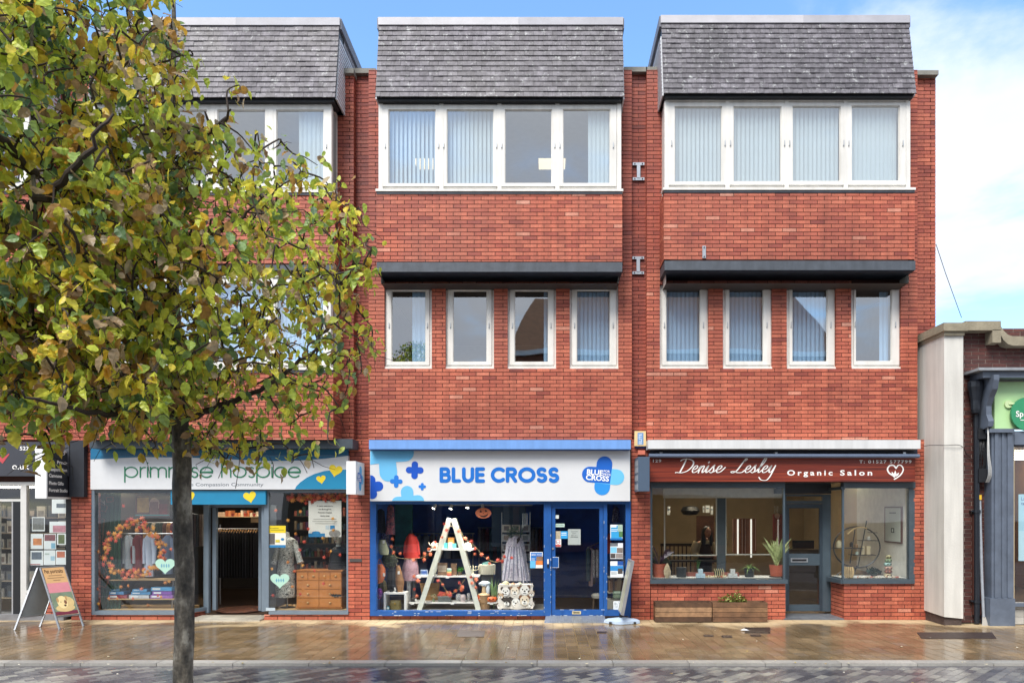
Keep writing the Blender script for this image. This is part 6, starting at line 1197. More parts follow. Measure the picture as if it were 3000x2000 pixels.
t = thing('handbag', 'long tan leather bag hanging right of the dotted bag', 'bag', P(1170, 1730, -.4)); garment('body', None, None, [(1165, 1655, 6), (1168, 1675, 9), (1172, 1705, 12), (1172, 1732, 8)], -.42, K('#7d5836', .6, .3, 12), .05, .08, 4, parent=t); m = MB(K('#c9c2b4', .6)); m.tube([P(1160, 1660, -.42), P(1166, 1640, -.42)], .005, 5); m.build('strap', t); tagm(t, 1168, 1672, -.35)
hang('olive trousers hanging low behind the orange bag', 1121, 1695, 1735, 13, K('#4a4226', .8, .2), -.6); hang('dark trousers hanging behind the dotted bag', 1147, 1658, 1740, 14, K('#20242c', .8, .2), -.7)
garment('scarf', 'purple beaded scarf low at the left of the blue window', 'scarf', [(1110, 1722, 7), (1112, 1735, 9), (1112, 1752, 5)], -.35, pattern('purple_beads', ['#3a0f48', '#7a2a8a', '#20102a'], 60), .03, .1, 5)
t = thing('cube_shelf', 'white open cube shelf at the bottom left of the blue window', 'shelf', (X(1157, -.35), .35, ZF)); m = MB(WHITE); x0, x1 = X(1124, -.3), X(1190, -.3); zt = Z(1740, -.3); m.box(x0, x0+.035, .3, .62, ZF, zt); m.box(x1-.035, x1, .3, .62, ZF, zt); m.build('side_panel', t); m = MB(WHITE); m.box(x0, x1, .3, .62, zt+.001, zt+.03); m.build('top', t)
t = thing('handbag', 'khaki clutch bag with a brass clasp inside the white cube shelf', 'bag', (X(1158, -.4), .4, ZF)); c = Vector((X(1158, -.4), .42, ZF)); m = MB(K('#6f6234', .6, .15, 12)); m.loft([(c.x, c.y, c.z, .105, .05), (c.x, c.y, c.z+.12, .1, .045), (c.x, c.y, c.z+.17, .095, .02)], 8); m.build('body', t); m = MB(K('#c9a24a', .3, metal=.8)); m.box(c.x-.014, c.x+.014, c.y-.055, c.y-.04, c.z+.1, c.z+.13); m.build('clasp', t)
t = carton('gift_box', 'small turquoise gift tin beside the khaki clutch', 'tin', Vector((X(1137, -.36), .36, ZF)), .045, .07, .04, K('#4b8fa0', .5), '#d6e4e4')
t = thing('shoe', 'dark slippers with a white lining on top of the cube shelf', 'shoes', P(1155, 1739, -.45)); 
for s_ in (-10, 8): c = P(1157+s_, 1739, -.45); m = MB(K('#25262c', .7)); m.loft([(c.x, c.y, zt+.031, .03, .07), (c.x, c.y, zt+.05, .03, .068), (c.x, c.y+.01, zt+.075, .02, .03)], 12); m.build('slipper', t, smooth=True)
m = MB(WHITE); c = P(1154, 1720, -.42); m.add([c, c+Vector((.025, 0, .005)), c+Vector((.06, 0, -.1)), c+Vector((.02, 0, -.1))], [(0, 3, 2, 1)]); m.build('price_tag', t)
# clothes rail at the rear and grey shirts
t = thing('clothes_rail', 'rail of grey and dark tops at the back of the blue shop', 'clothes rail', P(1250, 1640, -2.2)); m = MB(STEEL); m.tube([P(1190, 1562, -2.2), P(1390, 1562, -2.2)], .012, 8); m.tube([P(1195, 1562, -2.2), (P(1195, 1562, -2.2).x, 2.2, .02)], .012, 6); m.tube([P(1385, 1562, -2.2), (P(1385, 1562, -2.2).x, 2.2, .02)], .012, 6); m.build('rail', t)
for i, cl in enumerate(('#3a4558', '#5a6678', '#6b7482', '#1a2238', '#39465c', '#8b93a0', '#27304a', '#15182a', '#4b5a70')): garment('hung_top', None, None, [(1205+i*21, 1564, 3), (1205+i*21, 1570, 9), (1205+i*21, 1600, 10), (1205+i*21, 1635, 11)], -2.15, K(cl, .8, .2), .12, .1, 4, parent=t, n=14)
t = thing('poster_stand', 'teal painted back panel with faint lettering behind the red top', 'panel', P(1190, 1620, -1.6)); m = MB(K('#1f5d63', .7, .35, 5)); m.pb(1157, 1476, 1208, 1600, -1.6, -1.65); m.build('panel', t)
garland('orange maple garland dropping from the left bags to the ladder', [(1146, 1600), (1155, 1622), (1172, 1634), (1230, 1634), (1262, 1616), (1275, 1590)], [(1149, 1578), (1146, 1600), (1152, 1617), (1172, 1620), (1243, 1622), (1256, 1608), (1261, 1622), (1242, 1638), (1275, 1588), (1212, 1640), (1274, 1602)], -.3, K('#8a7a50', .6), .95, LM[:2])
garland('orange maple garland climbing the ladder and trailing to the basket', [(1301, 1535), (1345, 1550), (1361, 1576), (1392, 1600), (1420, 1632), (1455, 1646), (1478, 1634)], [(1301, 1534), (1308, 1552), (1295, 1573), (1344, 1555), (1362, 1576), (1381, 1586), (1392, 1606), (1391, 1622), (1411, 1624), (1429, 1634), (1434, 1650), (1459, 1640), (1471, 1643), (1478, 1630), (1499, 1633)], -.28, K('#8a7a50', .6), .95, LM[:2])
garland('orange maple garland looping under the middle ladder shelf', [(1286, 1690), (1298, 1715), (1318, 1738), (1340, 1728), (1362, 1695)], [(1283, 1700), (1297, 1712), (1318, 1742), (1346, 1707), (1352, 1726), (1334, 1730), (1354, 1718), (1380, 1690), (1394, 1697), (1382, 1707), (1394, 1720), (1224, 1700), (1214, 1725), (1221, 1745), (1213, 1688)], -.3, K('#8a7a50', .6), .95, LM[:2])
for lb, xa, xb, yr, d_, pal in (('packed rail of mixed clothes at the back right of the blue shop', 1400, 1590, 1545, -2.7, ['#3a4a70', '#5a4a5a', '#8a8f9c', '#2a5a70', '#6a3a48', '#a8a4a0', '#20305a']), ('packed rail of mixed clothes at the back left of the blue shop', 1105, 1195, 1525, -2.0, ['#2a3a5a', '#4a3a4a', '#3a5a60', '#7a7f8c', '#5a2a34'])):
    t = thing('clothes_rail', lb, 'clothes rail', P(xa, yr+120, d_)); m = MB(STEEL); m.tube([P(xa, yr, d_), P(xb, yr, d_)], .012, 6); m.tube([P(xa+3, yr, d_), (P(xa+3, yr, d_).x, -d_, .02)], .012, 6); m.build('rail', t)
    for i in range(int((xb-xa)/11)): x = xa+6+i*11; garment('hung_top', None, None, [(x, yr+1, 2), (x, yr+6, 6), (x, yr+45, 6.5), (x, yr+random.uniform(70, 110), 6)], d_, K(random.choice(pal), .8, .3, 14), .12, .1, 4, parent=t, n=12)
# rail of clothes seen through the blue door
t = thing('clothes_rail', 'rail of patterned trousers and coats seen through the blue door glass', 'clothes rail', P(1735, 1620, -1.0)); m = MB(STEEL); m.tube([P(1722, 1603, -.8), P(1760, 1586, -1.3)], .01, 8); m.build('rail', t)
for i, (x, cl, b_) in enumerate(((1724, '#1f3540', 1700), (1731, '#b59a98', 1715), (1738, '#3a3438', 1710), (1748, '#5a5050', 1680), (1757, '#4a4648', 1690))): garment('hung_top', None, None, [(x, 1604, 2), (x, 1610, 7), (x, 1650, 7), (x, b_, 6)], -.85-i*.09, K(cl, .8, .25, 20), .07, .1, 4, parent=t, n=14)
m = MB(pattern('grey_tweed', ['#3a3638', '#8a8486', '#5a5456'], 90)); 
for s_ in (-1, 1): m.loft([(X(1745+s_*5, -.7), .7, Z(y, -.7), w*.006, .04) for y, w in ((1690, 3.6), (1650, 5), (1610, 5.5))], 12)
m.build('trousers', t, smooth=True)
t = thing('stool', 'small white padded stool behind the blue door', 'stool', P(1748, 1765, -1.0)); c = P(1752, 1745, -1.0); m = MB(K('#b9b4a8', .8)); m.loft([(c.x, c.y, c.z-.03, .11, .11), (c.x, c.y, c.z+.02, .13, .12), (c.x, c.y, c.z+.05, .09, .09)], 16); m.build('seat', t, smooth=True)
for q in ((-.08, -.05), (.08, -.05), (-.08, .06), (.08, .06)): m = MB(K('#5a4a3a', .6)); m.tube([(c.x+q[0], c.y+q[1], c.z-.03), (c.x+q[0]*1.1, c.y+q[1], .03)], .014, 6); m.build('leg', t)
t = thing('book_shelf', 'pale unit with brown books behind the side window posters', 'shelf', P(1805, 1760, -.5)); m = MB(K('#b8b4a6', .6)); m.pb(1782, 1690, 1836, 1692, -.4, -.7); m.pb(1782, 1735, 1836, 1737, -.4, -.7); m.pb(1782, 1757, 1836, 1790, -.4, -.7); m.build('unit', t)
for i in range(8): m = MB(K(random.choice(['#6a4a3a', '#7a5a46', '#8a6a50', '#5a4a44']), .7)); m.pb(1784+i*6, 1693 if i % 3 else 1700, 1789+i*6, 1735, -.45, -.6); m.build('book', t)
hang('dark patterned coat hanging at the top of the narrow side window', 1805, 1484, 1530, 12, pattern('scarf_b', [], 1), -.5); hang('red garment hanging behind the side window', 1786, 1560, 1620, 8, K('#8a2a2a', .8), -.7)
# ================================================================== hospice shop window
GC = K('#1f4a38', .8, .25, 4); t = thing('curtain', 'dark green curtain hung with letters at the left of the hospice window', 'curtain', P(315, 1790, -.3)); m = MB(GC); xs = [X(279, -.3)+i*(X(352, -.3)-X(279, -.3))/36 for i in range(37)]; vs = [(x, .32+.02*math.sin(i*1.05), z) for z in (.15, Z(1443, -.3)) for i, x in enumerate(xs)]; m.add(vs, [(i, i+1, 38+i, 37+i) for i in range(36)]); m.build('cloth', t, smooth=True)
m = MB(WHITE); m.text('A', tm(289, 1472, -.26), .07, th=0, bold=.01); m.text('Y', Matrix.Translation(P(302, 1480, -.25)) @ TXM @ Matrix.Rotation(.4, 4, 'Z'), .07, th=0, bold=.01); m.build('hung_letter', t)
WF = K('#6a4a30', .6, .2)
for i, (x, y, w_, h_, a) in enumerate(((302, 1487, 22, 18, .3), (322, 1462, 20, 14, -.1), (296, 1540, 16, 44, .1), (294, 1600, 14, 30, -.05), (297, 1665, 20, 34, -.5), (306, 1700, 22, 36, .4), (296, 1570, 12, 16, .2))):
    c = P(x, y, -.24); R_ = Matrix.Rotation(a, 3, 'Y'); w2, h2 = w_*S_, h_*S_; m = MB(WF)
    for q in ((-w2/2, 0, .012, h2), (w2/2, 0, .012, h2), (0, h2/2, w2, .012), (0, -h2/2, w2, .012)): m.box(c.x+q[0]-q[2]/2, c.x+q[0]+q[2]/2, c.y-.01, c.y+.006, c.z+q[1]-q[3]/2, c.z+q[1]+q[3]/2, rot=R_, c=c)
    m.build('picture_frame', label='small empty wooden frame tilted on the green curtain, ' + ('just under the hung letters', 'highest near the window top', 'tall one in the upper row', 'narrow one above the middle', 'steeply leaning one low down', 'lowest one leaning to the right', 'tiny one near the middle')[i], cat='picture frame', group='empty frames on the green curtain')
poster('framed photograph of an autumn child portrait at the top of the hospice window', 397, 1451, 496, 1512, -.3, '#5a3a2a', [(.0, 0, 1, 1, '#6a4636', 14), (.05, .1, .4, .8, '#b08a4a', 16), (.4, .1, .72, .75, '#c09a86', 12, 1), (.42, .3, .68, .9, '#7c5248', 16), (.7, .4, .95, .9, '#7a2e2a', 14), (0, .9, 1, .97, '#4a7a78')], border='#ddd6cf', name='framed_picture', cat='picture')
t = thing('clothes_rail', 'rail of checked, maroon and striped shirts inside the leaf wreath', 'clothes rail', P(400, 1570, -.45)); m = MB(STEEL); m.tube([P(318, 1562, -.45), P(512, 1562, -.45)], .01, 8); m.build('rail', t)
for i, (x, mt, b_) in enumerate(((345, pattern('blue_plaid', ['#1d2a44', '#4a5a78', '#8a93a4', '#2a3654'], 16, 'plaid'), 1660), (377, pattern('white_check', ['#c9ccd0', '#7a828c', '#3e4650', '#d8dadc'], 18, 'plaid'), 1665), (405, K('#5c1a22', .85, .15, 12), 1680), (437, pattern('blue_stripe', ['#2e4a78', '#c9d0dc'], 32, 'stripes'), 1687), (492, pattern('navy_stripe', ['#2c3a54', '#6a7890'], 30, 'stripes'), 1680))):
    s_ = thing if 0 else None; d_ = -.45; sh = MB(mt); sh.loft([(X(x, d_), -d_, Z(y, d_), w*(D-d_)/F, .06, .05, 5, y*.02) for y, w in ((b_, 14), (1640, 13.5), (1600, 13), (1577, 13), (1570, 8), (1566, 3))], 24); s0 = sh.build('shirt', t, smooth=True)
    for sg_ in (-1, 1): m = MB(mt); m.tube([P(x+sg_*10, 1577, d_), P(x+sg_*16, 1610, d_+.03), P(x+sg_*15, 1650, d_+.05)], [.04, .042, .035], 10); m.build('sleeve', s0, smooth=True)
    m = MB(K('#b08a5a', .5)); m.tube([P(x-8, 1572, d_), P(x, 1566, d_), P(x+8, 1572, d_)], .007, 6); m.tube([P(x, 1566, d_), P(x, 1560, d_)], .004, 5); m.build('hanger', s0)
wr = thing('leaf_wreath', 'round wreath of orange, red and yellow maple leaves in the hospice window', 'wreath', P(393, 1611, -.12)); ms = LM
cen = (393, 1611)
for i in range(125): a = 2*math.pi*i/125+random.uniform(-.1, .1); r = random.gauss(1, .1)+.05*math.sin(3*a); put_leaf(wr, P(cen[0]+82*r*math.cos(a), cen[1]+74*r*math.sin(a), -.12+random.uniform(-.03, .03)), random.uniform(.8, 1.25))
m = MB(K('#5a4630', .7)); m.tube([P(cen[0]+82*math.cos(a), cen[1]+74*math.sin(a), -.14) for a in [2*math.pi*i/40 for i in range(41)]], .006, 6); m.build('hoop', wr)
g = 'maple leaf stickers on the hospice windows'
W1 = ['on the green curtain beside the wreath, upper one', 'on the green curtain low down by the tilted frame', 'in the bottom left corner by the curtain', 'left of two over the space under the shirts', 'just above the jigsaw piles, centre left', 'over the top of the centre jigsaw pile', 'lowest and middle, under the lower bench', 'over the right jigsaw pile, upper', 'over the right jigsaw pile, lower', 'below the mint heart, left of two', 'below the mint heart, right of two', 'left end of the lower bench', 'just above the left end of the upper bench', 'right of the mint heart by the trunk', 'right of the framed photograph', 'pink one left of the framed photograph', 'over the white jigsaw box', 'over the maroon jigsaw box']
W2 = ['above the yellow poster', 'high above the dress neck', 'just right of the yellow poster top', 'red one by the dummy shoulder', 'over the dark books right of the dress', 'over the right dress shoulder', 'below the yellow poster on the dress sleeve', 'red one over the middle of the dress', 'over the black top, upper left', 'over the black top, lower left', 'over the black top, right side', 'under the welcome poster', 'over the right dress cuff', 'at the top left corner of the chest', 'on the top drawers of the chest', 'beside the heart over the dress hem', 'red one left of the dress hem', 'over the left edge of the welcome poster', 'over the right edge of the welcome poster text', 'over the logo of the welcome poster', 'over the second row of drawers, upper', 'over the second row of drawers, lower', 'over the left drawer of the third row', 'red one over the third row of drawers']
for i, (x, y) in enumerate(((287, 1615), (285, 1724), (287, 1768), (354, 1718), (375, 1715), (415, 1724), (434, 1772), (462, 1744), (471, 1748), (484, 1706), (495, 1702), (343, 1752), (316, 1690), (500, 1608), (500, 1557), (361, 1481), (389, 1752), (318, 1752))):
    o = put_leaf(None, P(x, y, -.05), .8); o.name = 'leaf_sticker'; tag(o, 'maple leaf decal '+W1[i], 'leaf sticker', g)
for i, (x, y) in enumerate(((742, 590), (915, 597), (828, 660), (882, 755), (945, 810), (912, 868), (713, 1002), (828, 955), (1130, 877), (1085, 920), (1195, 903), (1075, 785), (935, 978), (875, 1020), (1015, 1015), (860, 1128), (723, 1190), (973, 720), (1145, 648), (1150, 728), (1090, 1065), (1080, 1105), (915, 1180), (935, 1150))):
    q = cB(x, y); o = put_leaf(None, P(q[0], q[1], -.05), .8); o.name = 'leaf_sticker'; tag(o, 'maple leaf decal '+W2[i], 'leaf sticker', g)
def heart_sticker(px, py, s_, lb):
    t = thing('heart_sticker', lb, 'sticker', P(px, py, -.035)); m = MB(K('#a8cdbc', .5, .05)); m.poly([(X(px, -.035)+p[0]*1.15, Z(py, -.035)+p[1]) for p in heart_pts(s_*S_)], Matrix.Translation((0, .034, 0)), .002); m.build('heart', t)
    m = MB(K('#3a8ab8', .5))
    for i in range(4): c = P(px-s_*.4+i*s_*.27, py+s_*.1, -.031); m.ball((c.x, c.y, c.z+.03), .008, .001, .01, 8, 4); m.box(c.x-.006, c.x+.006, c.y-.0005, c.y+.0005, c.z-.02, c.z+.02); m.bar(c+Vector((-.018, 0, .012)), c+Vector((.018, 0, .004)), .005, .001)
    m.build('printed_figures', t)
heart_sticker(484, 1655, 26, 'pale mint heart sticker with blue figures beside the tree trunk'); heart_sticker(820, 1698, 25, 'pale mint heart sticker with blue figures over the floral dress')
for j, (y, x0_, x1_) in enumerate(((1697, 320, 515), (1753, 318, 515))):
    t = thing('display_bench', ('upper pale wooden display bench under the shirts', 'lower pale display bench carrying boxed jigsaws')[j], 'bench', P(410, y, -.4)); m = MB(K('#a98e66', .6, .12, 10)); m.pb(x0_, y, x1_, y+3, -.25, -.6); m.build('top', t)
    for x in (x0_+6, x1_-8):
        a = P(x, y+3, -.4); m = MB(STEEL); m.tube([a, (a.x-.02, a.y, .151)], .01, 6); m.build('leg', t)
bx = [(318, 1742, 372, 1752, '#8a3a4a'), (320, 1732, 362, 1741, '#4b7fae'), (326, 1725, 350, 1731, '#3a6a8a'), (378, 1742, 436, 1752, '#b8bcc4'), (384, 1733, 440, 1741, '#4a88b8'), (388, 1725, 430, 1732, '#5a9ac8'), (440, 1742, 505, 1752, '#8a5aa8'), (446, 1731, 503, 1741, '#7a4aa0'), (442, 1719, 503, 1730, '#4a90c0')]
for i, (a, b, c_, e, cl) in enumerate(bx): m = MB(K(cl, .5, .2, 20)); m.pb(a, b, c_, e-.3, -.3, -.5); m.mat(K('#d8dce0', .5)).pb(a+4, b+2.2, a+(c_-a)*.45, e-3, -.298, -.3); m.build('boxed_jigsaw', label='%s boxed jigsaw, %s on the lower bench' % (('maroon', 'blue', 'dark teal', 'white', 'blue', 'light blue', 'lilac', 'purple', 'bright blue')[i], ('bottom of the left pile', 'middle of the left pile', 'top of the left pile', 'bottom of the centre pile', 'middle of the centre pile', 'top of the centre pile', 'bottom of the pile by the trunk', 'middle of the pile by the trunk', 'top of the pile by the trunk')[i]), cat='boxed jigsaw')
t = thing('clothes_rail', 'crowded rail of coloured clothes at the back of the left hospice window', 'clothes rail', P(400, 1690, -1.5)); m = MB(STEEL); m.tube([P(300, 1530, -1.5), P(520, 1530, -1.5)], .012, 6); m.build('rail', t)
for i in range(19): x = 306+i*11.3; garment('hung_top', None, None, [(x, 1531, 2), (x, 1537, 6), (x, 1580, 6.5), (x, random.uniform(1610, 1650), 6)], -1.5, K(random.choice(['#5a3a34', '#3a4a5a', '#7a6a5a', '#8a3a34', '#b0a490', '#2a3a34', '#a87a4a', '#5a2a44']), .8, .3, 14), .12, .1, 4, parent=t, n=12)
# inside the doorway
t = thing('clothes_rail', 'dense rail of dark clothes on wooden hangers inside the hospice doorway', 'clothes rail', P(690, 1600, -2.0)); m = MB(STEEL); m.tube([P(640, 1548, -2.0), P(756, 1548, -2.0)], .012, 8); m.tube([P(645, 1536, -2.0), (P(645, 1536, -2).x, 2, .02)], .012, 6); m.build('rail', t)
for i in range(15):
    x = 640+i*8; cl = random.choice(['#15151a', '#1d1a20', '#24252c', '#101218', '#1a1a22']) if i else '#7a2420'; o = MB(K(cl, .85, .2)); o.loft([(X(x, -2), 2, Z(y, -2), w*.0068, .16, .05, 4) for y, w in ((1690, 4), (1620, 4), (1562, 4), (1556, 1.5))], 10); g_ = o.build('hung_top', t, smooth=True); m = MB(K('#b0834e', .5)); m.tube([P(x-3, 1560, -1.9), P(x+1, 1550, -2), P(x+4, 1556, -2.1)], .008, 5); m.build('hanger', g_)
t = thing('clothes_rail', 'rail of coats seen through the angled hospice pane beside the trunk', 'clothes rail', P(580, 1560, -1.1)); m = MB(STEEL); m.tube([P(558, 1502, -1.1), P(612, 1515, -1.5)], .01, 8); m.build('rail', t)
for i, cl in enumerate(('#23242c', '#2c2028', '#3a2c30', '#1d1d26', '#5a4a44', '#8a8078')): o = MB(K(cl, .85, .2)); x = 560+i*8.5; o.loft([(X(x, -1.1-i*.06), 1.1+i*.06, Z(y, -1.1), w*.006, .14, .05, 4) for y, w in ((1600, 4.5), (1540, 4), (1515, 3.5), (1506, 1))], 10); o.build('coat', t, smooth=True)
t = thing('wall_shelf', 'high shelf of pictures and coloured bags over the dark clothes', 'shelf', P(690, 1512, -2.3)); m = MB(K('#c9b48a', .6)); m.pb(630, 1512, 760, 1514, -2.2, -2.6); m.build('board', t)
for i in range(14): m = MB(K(random.choice(['#9a3a2a', '#c07a4a', '#b8a088', '#7a2a22', '#d0c0a8', '#a8562e']), .7, .2)); x = 633+i*9; m.pb(x, 1494+random.randint(0, 10), x+7.5, 1512, -2.3, -2.5); m.build('bag', t)
bm = MB(pattern('stripy_blind', ['#5a4a3a', '#c9a878'], 20, 'stripes')); bm.pb(735, 1514, 760, 1530, -2.25, -2.3); bm.build('stripe_panel', t)
m = MB(pattern('brown_mat', ['#5a2f18', '#3a1d10', '#70401f'], 12)); m.loft([(X(690, -.9), 1.2, .022, .45, .5), (X(690, -.9), 1.2, .034, .44, .49)], 28); m.build('door_mat', label='rusty brown rounded mat inside the hospice doorway', cat='mat')
# floral dress, chest, bust, poster
dm = thing('mannequin', 'tailor dummy wearing a black and white leaf print dress', 'mannequin', (X(842, -.5), .5, .151)); FP = pattern('leaf_print', ['#4a4c4a', '#dcdad2', '#8a8d86', '#eae8e0', '#5a5c58', '#d4d2c8'], 22); d_ = -.45
garment('dress', None, None, [(842, 1572, 12), (842, 1580, 24), (841, 1610, 21), (838, 1640, 22), (837, 1680, 26), (836, 1718, 29), (836, 1748, 28)], d_, FP, .12, .035, 8, parent=dm)
for s_, e_ in ((-1, (800, 1652)), (1, (880, 1648))): m = MB(FP); m.tube([P(842+s_*21, 1584, d_), P(842+s_*28, 1612, d_), P(e_[0], e_[1], d_+.05)], [.05, .05, .055], 12); m.build('sleeve', dm, smooth=True)
m = MB(K('#cdc8ba', .6)); m.tube([P(842, 1578, d_), P(842, 1562, d_), P(843, 1558, d_)], [.05, .036, .03], 12); m.build('neck', dm, smooth=True); m = MB(STEEL); m.tube([P(842, 1740, d_), (X(842, d_), -d_, .17)], .013, 8); m.build('pole', dm); m = MB(BLACK); m.loft([(X(842, d_), -d_, .152, .13, .09, .2, 4), (X(842, d_), -d_, .17, .1, .07, .2, 4)], 20); m.build('base', dm)
ch = thing('chest_of_drawers', 'orange pine chest of drawers with cup handles in the hospice window', 'chest of drawers', (X(936, -.25), .3, .151)); PN = K('#a8672e', .5, .15, 5, .1); d_ = -.22; x0, x1 = X(868, d_), X(1002, d_); zb, zt = .19, Z(1669, d_)
m = MB(PN); m.box(x0+.004, x1-.004, .225, .56, zb, zt-.02); m.build('carcass', ch); m = MB(PN); m.box(x0-.015, x1+.015, .2, .575, zt-.019, zt); m.build('top', ch); m = MB(PN); m.box(x0-.01, x1+.01, .205, .57, zb-.02, zb-.001); m.build('plinth', ch)
for q in (x0+.05, x1-.05, x0+.17, x1-.17): m = MB(PN); m.ball((q, .27 if q in (x0+.05, x1-.05) else .5, .168), .025, .025, .018, 10, 5); m.build('foot', ch, smooth=True)
hts = np.linspace(zt-.024, zb+.004, 5)
PN2 = K('#b5733a', .45, .12, 4, .1)
for r in range(4):
    n = 4 if r == 0 else 2
    for q in range(n):
        a, b = x0+.012+(x1-x0-.024)*q/n+.004, x0+.012+(x1-x0-.024)*(q+1)/n-.004; dw = MB(PN2); dw.box(a, b, .212, .2245, hts[r+1]+.004, hts[r]-.004); o = dw.build('drawer', ch)
        m = MB(K('#c9a878', .3, metal=.7)); cx, cz = (a+b)/2, (hts[r]+hts[r+1])/2; m.loft([(cx, .205, cz-.012, .02, .014), (cx, .205, cz, .024, .016), (cx, .207, cz+.01, .014, .01)], 12); m.build('cup_handle', o)
m = MB(BLACK); c = P(985, 1743, -.2); m.add([c+Vector((x*.0058, 0, z*.0058)) for x, z in [(-18, 6), (-12, 3), (-8, 5), (-4, 2), (-2, 5), (0, 3), (2, 5), (4, 2), (8, 4), (13, 2), (19, 3), (12, -3), (8, -2), (4, -6), (0, -3), (-5, -6), (-9, -2), (-13, -3)]], [tuple(range(18))]); m.build('bat_sticker', label='black paper bat on the lower right drawers of the pine chest', cat='bat decoration')
bu = thing('mannequin', 'white mannequin head and shoulders in a black top with eye mask on the pine chest', 'mannequin', P(990, 1668, -.4)); d_ = -.4; zc_ = zt
garment('black_top', None, None, [(991, 1600, 8), (991, 1608, 20), (990, 1630, 24), (988, 1655, 26), (988, 1668, 27)], d_, K('#14161c', .6, .2), .12, .03, 6, parent=bu)
m = MB(K('#c9cac4', .45)); m.tube([P(991, 1606, d_), P(991, 1594, d_)], [.045, .04], 12); c = P(991, 1576, d_); m.ball((c.x, c.y, c.z), .072, .085, .105, 16, 9); m.ball((c.x-.02, c.y-.085, c.z-.01), .012, .018, .022, 8, 5); m.build('head', bu, smooth=True)
m = MB(BLACK); m.ball((c.x-.005, c.y-.062, c.z+.04), .075, .03, .02, 12, 5); m.build('eye_mask', bu); m = MB(K('#8a2a2a', .5)); m.ball((c.x-.02, c.y-.083, c.z-.045), .016, .006, .006, 8, 4); m.build('lips', bu)
hat = MB(BLACK); hat.ball((c.x+.01, c.y+.02, c.z+.08), .07, .07, .03, 12, 5); hat.build('headpiece', bu)
poster('welcome poster for the hospice charity shop with a blue curve at its foot', 904, 1466, 1000, 1572, -.12, '#d8d4cc', [(.0, .9, .5, 1, '#2676a8'), (.1, .84, .36, .93, '#2676a8', 20, 1), (.52, .68, .64, .79, '#b8c2c8'), (.66, .68, .8, .79, '#2676a8'), (.15, .5, .85, .512, '#9a968e'), (.12, .56, .88, .572, '#9a968e'), (.2, .62, .8, .632, '#9a968e'), (.62, .8, .98, 1, '#8a8580', 30, 1)], [('A warm welcome to', .5, .16, .038, '#3c3a3c', 'CENTER', .015), ('our Bromsgrove', .5, .25, .038, '#3c3a3c', 'CENTER', .015), ('Primrose Hospice', .5, .34, .038, '#3c3a3c', 'CENTER', .015), ('charity shop.', .5, .43, .038, '#3c3a3c', 'CENTER', .015)], group=None)
poster('yellow and blue poster on the hospice glass left of the dress', 786, 1539, 837, 1603, -.03, '#e0dccf', [(0, 0, 1, .33, '#d8c01c'), (.1, .1, .6, .13, '#8a8020'), (.15, .18, .9, .21, '#8a8020'), (0, .36, .38, .85, '#5a5654', 40), (.72, .56, .92, .68, '#2676a8', 20, 1), (0, .88, 1, 1, '#2676a8'), (.42, .64, .66, .76, '#c9b83a')], border='#e6e4dc')
gl_ = thing('leaf_garland', 'rusty maple leaf garland along the top of the right hospice window', 'leaf garland', P(930, 1455, -.1)); m = MB(K('#5a4630', .7)); m.tube([P(838, 1450, -.12), P(1014, 1456, -.12)], .005, 5); m.build('cord', gl_)
for i in range(90): put_leaf(gl_, P(random.uniform(840, 1014), 1456+random.gauss(0, 6), -.12+random.uniform(-.04, .04)), random.uniform(.8, 1.2), [LM[0], LM[1], LM[3]])
t = thing('book_shelf', 'dark rear shelves of books behind the pine chest', 'shelf', P(920, 1600, -1.8)); m = MB(K('#3a2c22', .7)); 
for y in (1510, 1550, 1590, 1630, 1670): m.pb(860, y, 1015, y+3, -1.7, -2.0)
m.build('shelf_board', t)
for r, y in enumerate((1510, 1550, 1590, 1630, 1670)):
    for i in range(18): m = MB(K(random.choice(['#5a2a24', '#2a3a4a', '#8a8070', '#3a3a3a', '#6a5a44', '#203a30', '#8a4a3a', '#4a2a4a']), .7)); x = 862+i*8.4; m.pb(x, y-random.uniform(14, 27), x+7, y, -1.72, -1.9); m.build('book', t)
poster('small white notice low in the corner of the right hospice window', 779, 1779, 806, 1788, .035, '#aebcc4', cat='sticker', name='sticker')
# ================================================================== photo shop window
for i, (a, b, c_, e, el, lb) in enumerate(((152, 1462, 197, 1503, [(.3, .3, .9, .6, '#3a4858', 20)], 'large camera poster at the top right of the photo shop window'), (94, 1514, 131, 1555, [(.05, .05, .95, .9, '#6a6a66', 40)], 'group photograph poster above the card grid'), (145, 1527, 195, 1560, [(.2, .35, .95, .95, '#b8808c', 14)], 'pink faced photograph poster beside the group photograph'), (90, 1563, 126, 1607, [(.2, .3, .9, .75, '#c07a4a', 14)], 'card with an orange cup in the upper row'), (129, 1563, 164, 1608, [(.05, .05, .95, .45, '#7a4a50', 20), (.6, .6, .95, .95, '#7aa8c0')], 'middle card of the upper row in the photo shop window'), (167, 1562, 193, 1595, [(.15, .1, .85, .9, '#5c6640', 16)], 'green portrait card at the right of the upper row'), (89, 1612, 126, 1655, [(.1, .1, .9, .6, '#5a6470', 20), (.0, .9, .8, .97, '#a86a6a')], 'lower left card in the photo shop window'), (128, 1611, 162, 1654, [(.6, .4, .95, .7, '#9ab8c8'), (.1, .2, .5, .3, '#a8b4ac')], 'pale text card in the lower row'), (164, 1611, 193, 1653, [(.1, .08, .9, .5, '#b86a50', 14)], 'card of a child photograph at the right of the lower row'))):
    poster(lb, a, b, c_, e, -.06, '#d6dadb', el, cat='card', group='sample cards in the photo shop window', border='#e2e4e4')
t = thing('wall_shelf', 'rows of framed prints on shelves inside the photo shop', 'shelf', P(20, 1650, -1.0)); m = MB(K('#8a7a64', .7)); 
for y in (1515, 1560, 1605, 1650, 1700, 1750): m.pb(-200, y, 190, y+2.5, -1.0, -1.3)
m.build('shelf_board', t)
